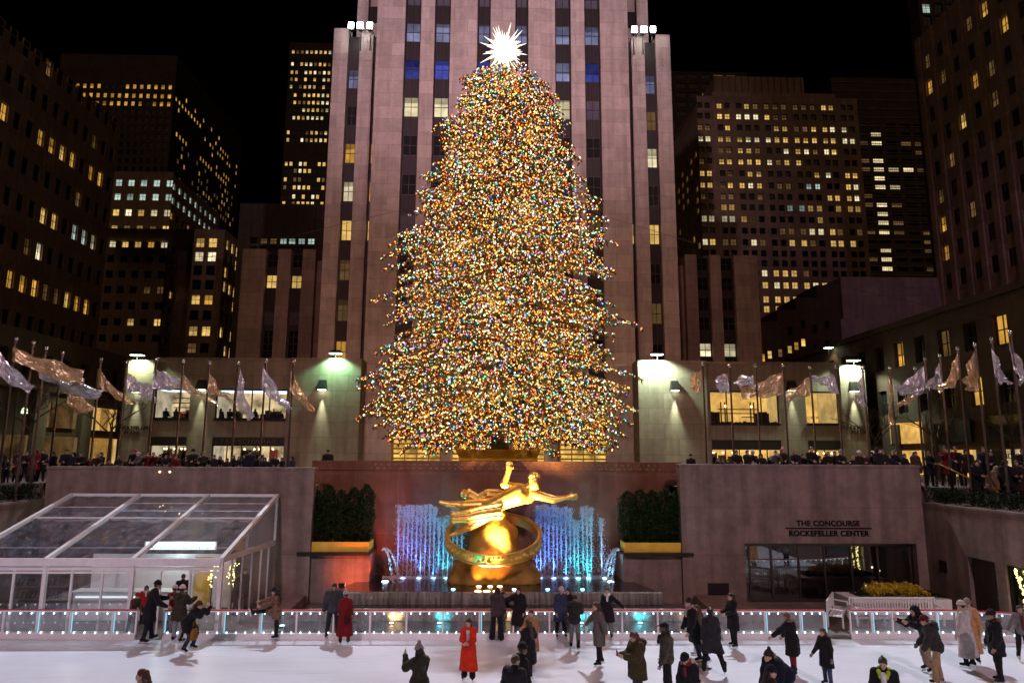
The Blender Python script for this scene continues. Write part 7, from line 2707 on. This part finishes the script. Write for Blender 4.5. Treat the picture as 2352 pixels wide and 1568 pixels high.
# people inside the tent
sk('clerk', 'person in red jacket and white scarf inside the tent doorway', (336, 1330), None, hd=15, coat='jacket', cc=(.45, .02, .03), scarf=(.75, .72, .7), hair='long', hc=(.03, .015, .01), at=(PY(333, 1395, 28.1).x, 28.1, 0), H=1.5, skates=False, cell=.022)
for i, (u, Y, c_) in enumerate(((420, 29.2, BK), (545, 29.8, (.03, .02, .02)), (560, 30.6, BK))):
    p = PY(u, 1340, Y)
    sk(f'tent{i}', ('dark figure in the tent doorway beyond the olive parka', 'dark figure behind the tent side panel, by the fairy lights', 'dark figure behind the tent side panel, nearer the granite wall')[i], (u, 1330), None, hd=(200, 120, 60)[i], coat='coat', cc=c_, at=(p.x, Y, 0), skates=False, cell=.024)

# things people hold
M['screen'] = emit('screen', (.65, .8, 1), .8)


def held(name, o, which, size, m, label, cat, d=(0, 0, 0), glow=False):
    p = hand_world(o, which) + Vector(d)
    b = MB().box(-size[0] / 2, size[0] / 2, -size[1] / 2, size[1] / 2, -size[2] / 2, size[2] / 2)
    e = link(name, mesh_from(name, b.V, b.F, [m]), None, p, o.rotation_euler[2])
    md = e.modifiers.new('edge', 'BEVEL')
    md.width = .008
    tag(e, label, cat)
    if glow:
        s_ = MB().face([(-size[0] * .45, size[1] * .5 + .001, -size[2] * .45), (size[0] * .45, size[1] * .5 + .001, -size[2] * .45), (size[0] * .45, size[1] * .5 + .001, size[2] * .45), (-size[0] * .45, size[1] * .5 + .001, size[2] * .45)])
        link('screen', mesh_from('screen', s_.V, s_.F, [M['screen']]), e)
    return e


held('phone', P_['photog'], 'r', (.15, .012, .075), M['black_metal'], 'phone held up by the person in the grey knitted hat', 'phone', (0.03, .02, .03), True)
held('phone', P_['texter'], 'r', (.075, .012, .15), M['black_metal'], 'dark phone in the hand of the olive puffer woman', 'phone', (-.02, 0, .03))


def bag(o, d, size, col, label):
    b = MB()
    w, t, h = size
    b.hull8([(-w / 2, -t / 2, 0), (w / 2, -t / 2, 0), (w / 2, t / 2, 0), (-w / 2, t / 2, 0), (-w * .42, -t * .3, h), (w * .42, -t * .3, h), (w * .42, t * .3, h), (-w * .42, t * .3, h)])
    p = o.location + Matrix.Rotation(o.rotation_euler[2], 3, 'Z') @ Vector(d)
    e = link('bag', mesh_from('bag', b.V, b.F, [CM(col)]), None, p, o.rotation_euler[2])
    md = e.modifiers.new('edge', 'BEVEL')
    md.width, md.segments = .03, 2
    s_ = MB().tube([(-w * .35, 0, h * .9), (-w * .2, 0, h + .22), (w * .2, 0, h + .22), (w * .35, 0, h * .9)], .012, 5)
    link('strap', mesh_from('strap', s_.V, s_.F, [CM(col)]), e)
    tag(e, label, 'bag')


bag(P_['crouch'], (-.12, -.34, .45), (.30, .14, .34), (.26, .12, .02), 'ochre bag hanging from the crouching skater')
bag(P_['darkred'], (-.05, .26, .78), (.24, .09, .18), (.03, .012, .014), 'small dark shoulder bag on the back of the dark red coat')
b = MB().lathe((0, 0, 0), [(.001, 0), (.035, 0), (.035, .006), (.001, .006)], 14)
M['badge_red'] = mat('badge_red', (.5, .03, .03), .6)
q_ = P_['furhood']
sh_ = Vector(list(q_['hand'])[:3])
bo = link('badge', mesh_from('badge', b.V, b.F, [M['badge_red']]), q_, (.27, -.06, sh_.z + .34))
bo.rotation_euler = (R(80), 0, R(35))
for o in P_.values(): del o['hand']

# ------------------------------------------------------------------ onlookers round the upper plaza
protos = {}
for nm, kw in (('stand', dict(coat='coat', hair='short', la=(20, 8, 60, 25), ra=(20, 8, 60, 25))), ('hat', dict(coat='coat', hat='beanie', hair='none', la=(35, 4, 50, 10), ra=(30, 4, 60, 15), lean=8)),
               ('long', dict(coat='coat', hair='long', female=True, la=(25, 4, 60, 20), ra=(25, 4, 60, 20), lean=5)), ('hood', dict(coat='parka', hat='hood', hair='none', puff=.06, la=(20, 8, 40, 10))),
               ('phone', dict(coat='coat', hair='short', la=(60, 6, 95, 25), ra=(55, 6, 95, 25))), ('cap', dict(coat='jacket', hat='cap', hair='none', la=(10, 10, 20, 5), puff=.05)), ('puff', dict(coat='parka', hair='long', fur=(.1, .07, .05), puff=.07, female=True))):
    protos[nm] = person('onlooker', cell=.028, at=(0, 0, -50), skates=False, seed=3, **kw)
first = {k: True for k in protos}


def onlooker(kind, loc, H, hd, label, cc=None, hc=None, hatc=None, tc=None, group='onlookers on the upper plaza', skin=None):
    src = protos[kind]
    if first[kind]:
        o, kids = src, list(src.children)
        first[kind] = False
    else:
        o = src.copy()
        COL.objects.link(o)
        kids = []
        for ch in src.children:
            c_ = ch.copy()
            COL.objects.link(c_)
            c_.parent = o
            kids.append(c_)
            for g_ in ch.children:
                d_ = g_.copy()
                COL.objects.link(d_)
                d_.parent = c_
    s_ = H / 1.74
    o.location = loc
    o.scale = (s_, s_, s_)
    o.rotation_euler = (0, 0, R(hd))
    tag(o, label, 'person', group)
    for ch in kids:
        n_ = ch.name.split('.')[0]
        m = {'coat': cc, 'jacket': cc, 'hood': cc, 'hair': hc, 'beanie': hatc, 'cap': hatc, 'trousers': tc}.get(n_)
        if m is not None:
            ch.material_slots[0].link = 'OBJECT'
            ch.material_slots[0].material = HM(m) if n_ == 'hair' else CM(m)
    if 'hand' in o: del o['hand']
    return o


BKC = [(.012, .011, .012), (.018, .015, .016), (.022, .02, .026), (.028, .02, .016), (.016, .018, .026)]
CN = {'k': None, 'r': ((.13, .010, .014), 'red'), 'd': ((.11, .012, .016), 'dark red'), 'p': ((.09, .03, .036), 'pink'), 'g': ((.09, .085, .085), 'grey'), 'b': ((.015, .018, .03), 'navy'), 'e': ((.16, .10, .06), 'beige'), 'w': ((.09, .075, .075), 'pale'), 'n': ((.07, .04, .025), 'brown')}
HC = {'k': ((.02, .013, .011), 'dark hair'), 'n': ((.06, .03, .018), 'brown hair'), 'y': ((.30, .18, .08), 'blond hair'), 'r': ((.16, .05, .02), 'red hair')}
HT_ = {'k': ((.02, .018, .018), 'black hat'), 'r': ((.35, .02, .03), 'red hat'), 'w': ((.6, .52, .5), 'white hat'), 'p': ((.55, .20, .27), 'pink hat'), 'g': ((.2, .18, .18), 'grey hat')}
ORD += ['twenty-first', 'twenty-second', 'twenty-third', 'twenty-fourth', 'twenty-fifth', 'twenty-sixth', 'twenty-seventh', 'twenty-eighth', 'twenty-ninth', 'thirtieth', 'thirty-first', 'thirty-second', 'thirty-third', 'thirty-fourth', 'thirty-fifth', 'thirty-sixth']
rg2 = random.Random(19)


def crowd(rows, where, Y0, fl, hdr):
    """rows: (u, v of the top of the head, kind, coat, hair or hat)"""
    rows = sorted(rows)
    for i, (u, v, kind, c_, h_) in enumerate(rows):
        Y = Y0 + (.35 if i % 2 else 0) + rg2.uniform(0, .2)
        p = PY(u, v, Y)
        H = p.z - fl(Y)
        for _ in range(6):
            if H < 1.2: Y += .0
        H = min(max(H, 1.02), 1.95)
        cc, cn = (CN[c_] if CN[c_] else (rg2.choice(BKC), 'black'))
        if kind in ('hat', 'cap'): hh, hn = HT_[h_]
        elif kind == 'hood': hh, hn = (.02, .018, .018), 'hood up'
        else: hh, hn = HC[h_]
        onlooker(kind, (p.x, Y, fl(Y)), H, hdr + rg2.uniform(-35, 35), f'{ORD[i]} onlooker from {where}, {cn} coat, {hn}', cc, hh, hh, rg2.choice(BKC))


flat = lambda Y: PL
crowd([(126, 1036, 'stand', 'k', 'k'), (154, 1031, 'stand', 'b', 'k'), (172, 1038, 'hood', 'k', 'k'), (182, 1040, 'stand', 'k', 'k'), (190, 1038, 'long', 'k', 'n'), (207, 1050, 'puff', 'r', 'k'), (225, 1041, 'stand', 'k', 'n'), (236, 1037, 'stand', 'k', 'k'), (252, 1056, 'puff', 'n', 'y'), (274, 1046, 'long', 'k', 'k'),
       (293, 1050, 'stand', 'k', 'k'), (311, 1031, 'hat', 'k', 'r'), (323, 1037, 'hat', 'g', 'w'), (341, 1038, 'phone', 'r', 'k'), (353, 1037, 'phone', 'd', 'k'), (368, 1042, 'long', 'k', 'k'), (382, 1043, 'long', 'k', 'n'), (394, 1042, 'stand', 'k', 'k'), (405, 1045, 'puff', 'd', 'n'), (430, 1044, 'hood', 'k', 'k'), (447, 1030, 'hat', 'k', 'k'),
       (466, 1040, 'hood', 'k', 'k'), (473, 1036, 'hat', 'k', 'g'), (480, 1047, 'long', 'k', 'n'), (494, 1043, 'stand', 'k', 'k'), (506, 1045, 'long', 'k', 'n'), (522, 1052, 'hood', 'k', 'k'), (538, 1044, 'long', 'k', 'n'), (549, 1046, 'long', 'k', 'k'), (565, 1041, 'phone', 'k', 'k'), (576, 1032, 'cap', 'k', 'k'), (596, 1045, 'puff', 'w', 'n'), (609, 1050, 'hood', 'k', 'k'), (621, 1052, 'long', 'n', 'k'), (632, 1043, 'stand', 'k', 'k'), (649, 1049, 'long', 'k', 'k')],
      'the steps, wall behind the tent', 32.85, flat, 0)
crowd([(1647, 1050, 'long', 'k', 'k'), (1658, 1052, 'stand', 'k', 'k'), (1671, 1053, 'long', 'k', 'n'), (1691, 1032, 'stand', 'k', 'k'), (1714, 1032, 'stand', 'k', 'n'), (1727, 1033, 'hat', 'k', 'w'), (1747, 1041, 'hood', 'k', 'k'), (1766, 1048, 'long', 'b', 'k'), (1781, 1033, 'phone', 'g', 'k'), (1799, 1027, 'hat', 'k', 'p'), (1826, 1031, 'long', 'k', 'y'), (1842, 1040, 'stand', 'k', 'k'), (1862, 1024, 'stand', 'k', 'k'), (1880, 1046, 'hood', 'k', 'k'),
       (1900, 1035, 'long', 'k', 'r'), (1917, 1034, 'stand', 'k', 'n'), (1927, 1032, 'hat', 'k', 'g'), (1933, 1049, 'puff', 'p', 'k'), (1958, 1046, 'long', 'k', 'y'), (1968, 1034, 'hat', 'k', 'w'), (1984, 1040, 'stand', 'k', 'k'), (2001, 1037, 'hood', 'k', 'k'), (2014, 1027, 'hood', 'k', 'k'), (2028, 1031, 'long', 'k', 'n'), (2042, 1042, 'stand', 'k', 'k'), (2053, 1031, 'stand', 'k', 'k'), (2074, 1040, 'long', 'k', 'k'), (2100, 1035, 'puff', 'n', 'k'), (2131, 1035, 'long', 'k', 'k')],
      'the tree, concourse wall', 32.85, flat, 0)
stp = lambda Y: 4.0 + (PL - 4.0) * min(max(math.ceil((Y - 29.2) / .52), 0), 7) / 7
for (rows, where, Y0) in (([(8, 1034, 'long', 'k', 'k'), (19, 1056, 'hat', 'k', 'p'), (46, 1048, 'long', 'p', 'k'), (76, 1052, 'hat', 'p', 'w')], 'the picture edge, tent side steps', 32.4),
                          ([(45, 1034, 'stand', 'k', 'k'), (85, 1032, 'hood', 'r', 'k'), (100, 1030, 'stand', 'k', 'k'), (62, 1036, 'long', 'k', 'n')], 'the picture edge, tent side stair top', 33.7),
                          ([(2236, 1034, 'long', 'k', 'k'), (2286, 1068, 'puff', 'e', 'y'), (2305, 1052, 'hood', 'k', 'k'), (2330, 1035, 'long', 'k', 'n'), (2346, 1066, 'stand', 'k', 'k'), (2318, 1078, 'hood', 'n', 'k')], 'the handrail, concourse side steps', 30.2),
                          ([(2167, 1024, 'phone', 'r', 'k'), (2192, 1021, 'stand', 'k', 'n'), (2218, 1031, 'hood', 'k', 'k'), (2258, 1024, 'stand', 'b', 'k'), (2276, 1034, 'long', 'k', 'k'), (2345, 1030, 'stand', 'k', 'k')], 'the handrail, concourse side stair top', 33.2)):
    crowd(rows, where, Y0, stp, -20 if rows[0][0] > 1000 else 20)
p = PY(754, 1031, 34.9)
onlooker('cap', (p.x, 34.9, PL), p.z - PL, 0, 'guard in dark peaked cap standing alone above the red granite wall', (.015, .016, .022), None, (.015, .015, .02), None)
p = PY(673, 1047, 33.0)
onlooker('hood', (p.x, 33, PL), max(1.3, p.z - PL), -60, 'dark figure at the wall corner near the tree on the tent side', (.03, .035, .05))
p = PY(1586, 1042, 34.9)
onlooker('hat', (p.x, 34.9, PL), p.z - PL, 160, 'lone dark figure with back turned above the wall corner near the lit block', (.014, .013, .013), None, (.014, .013, .013))
# shoppers upstairs in the toy shop
zf = PY(560, 965, 60.4).z - .75
rows = ((382, 928, 'stand'), (403, 925, 'long'), (507, 938, 'hood'), (527, 926, 'stand'), (541, 940, 'long'), (584, 936, 'long'), (604, 944, 'stand'), (627, 938, 'cap'), (645, 942, 'stand'))
for i, (u, v, k) in enumerate(rows):
    p = PY(u, v, 61.2)
    onlooker(k, (p.x, 61.2 + .2 * (i % 2), zf), min(1.85, max(1.3, p.z - zf)), 170, f'{ORD[i]} dark shopper from the pillar in the upper toy shop window', rg2.choice(BKC), (.02, .013, .011), (.02, .018, .018), BK, 'shoppers in the toy shop window')
for k, v in first.items():
    if v: bpy.data.objects.remove(protos[k])
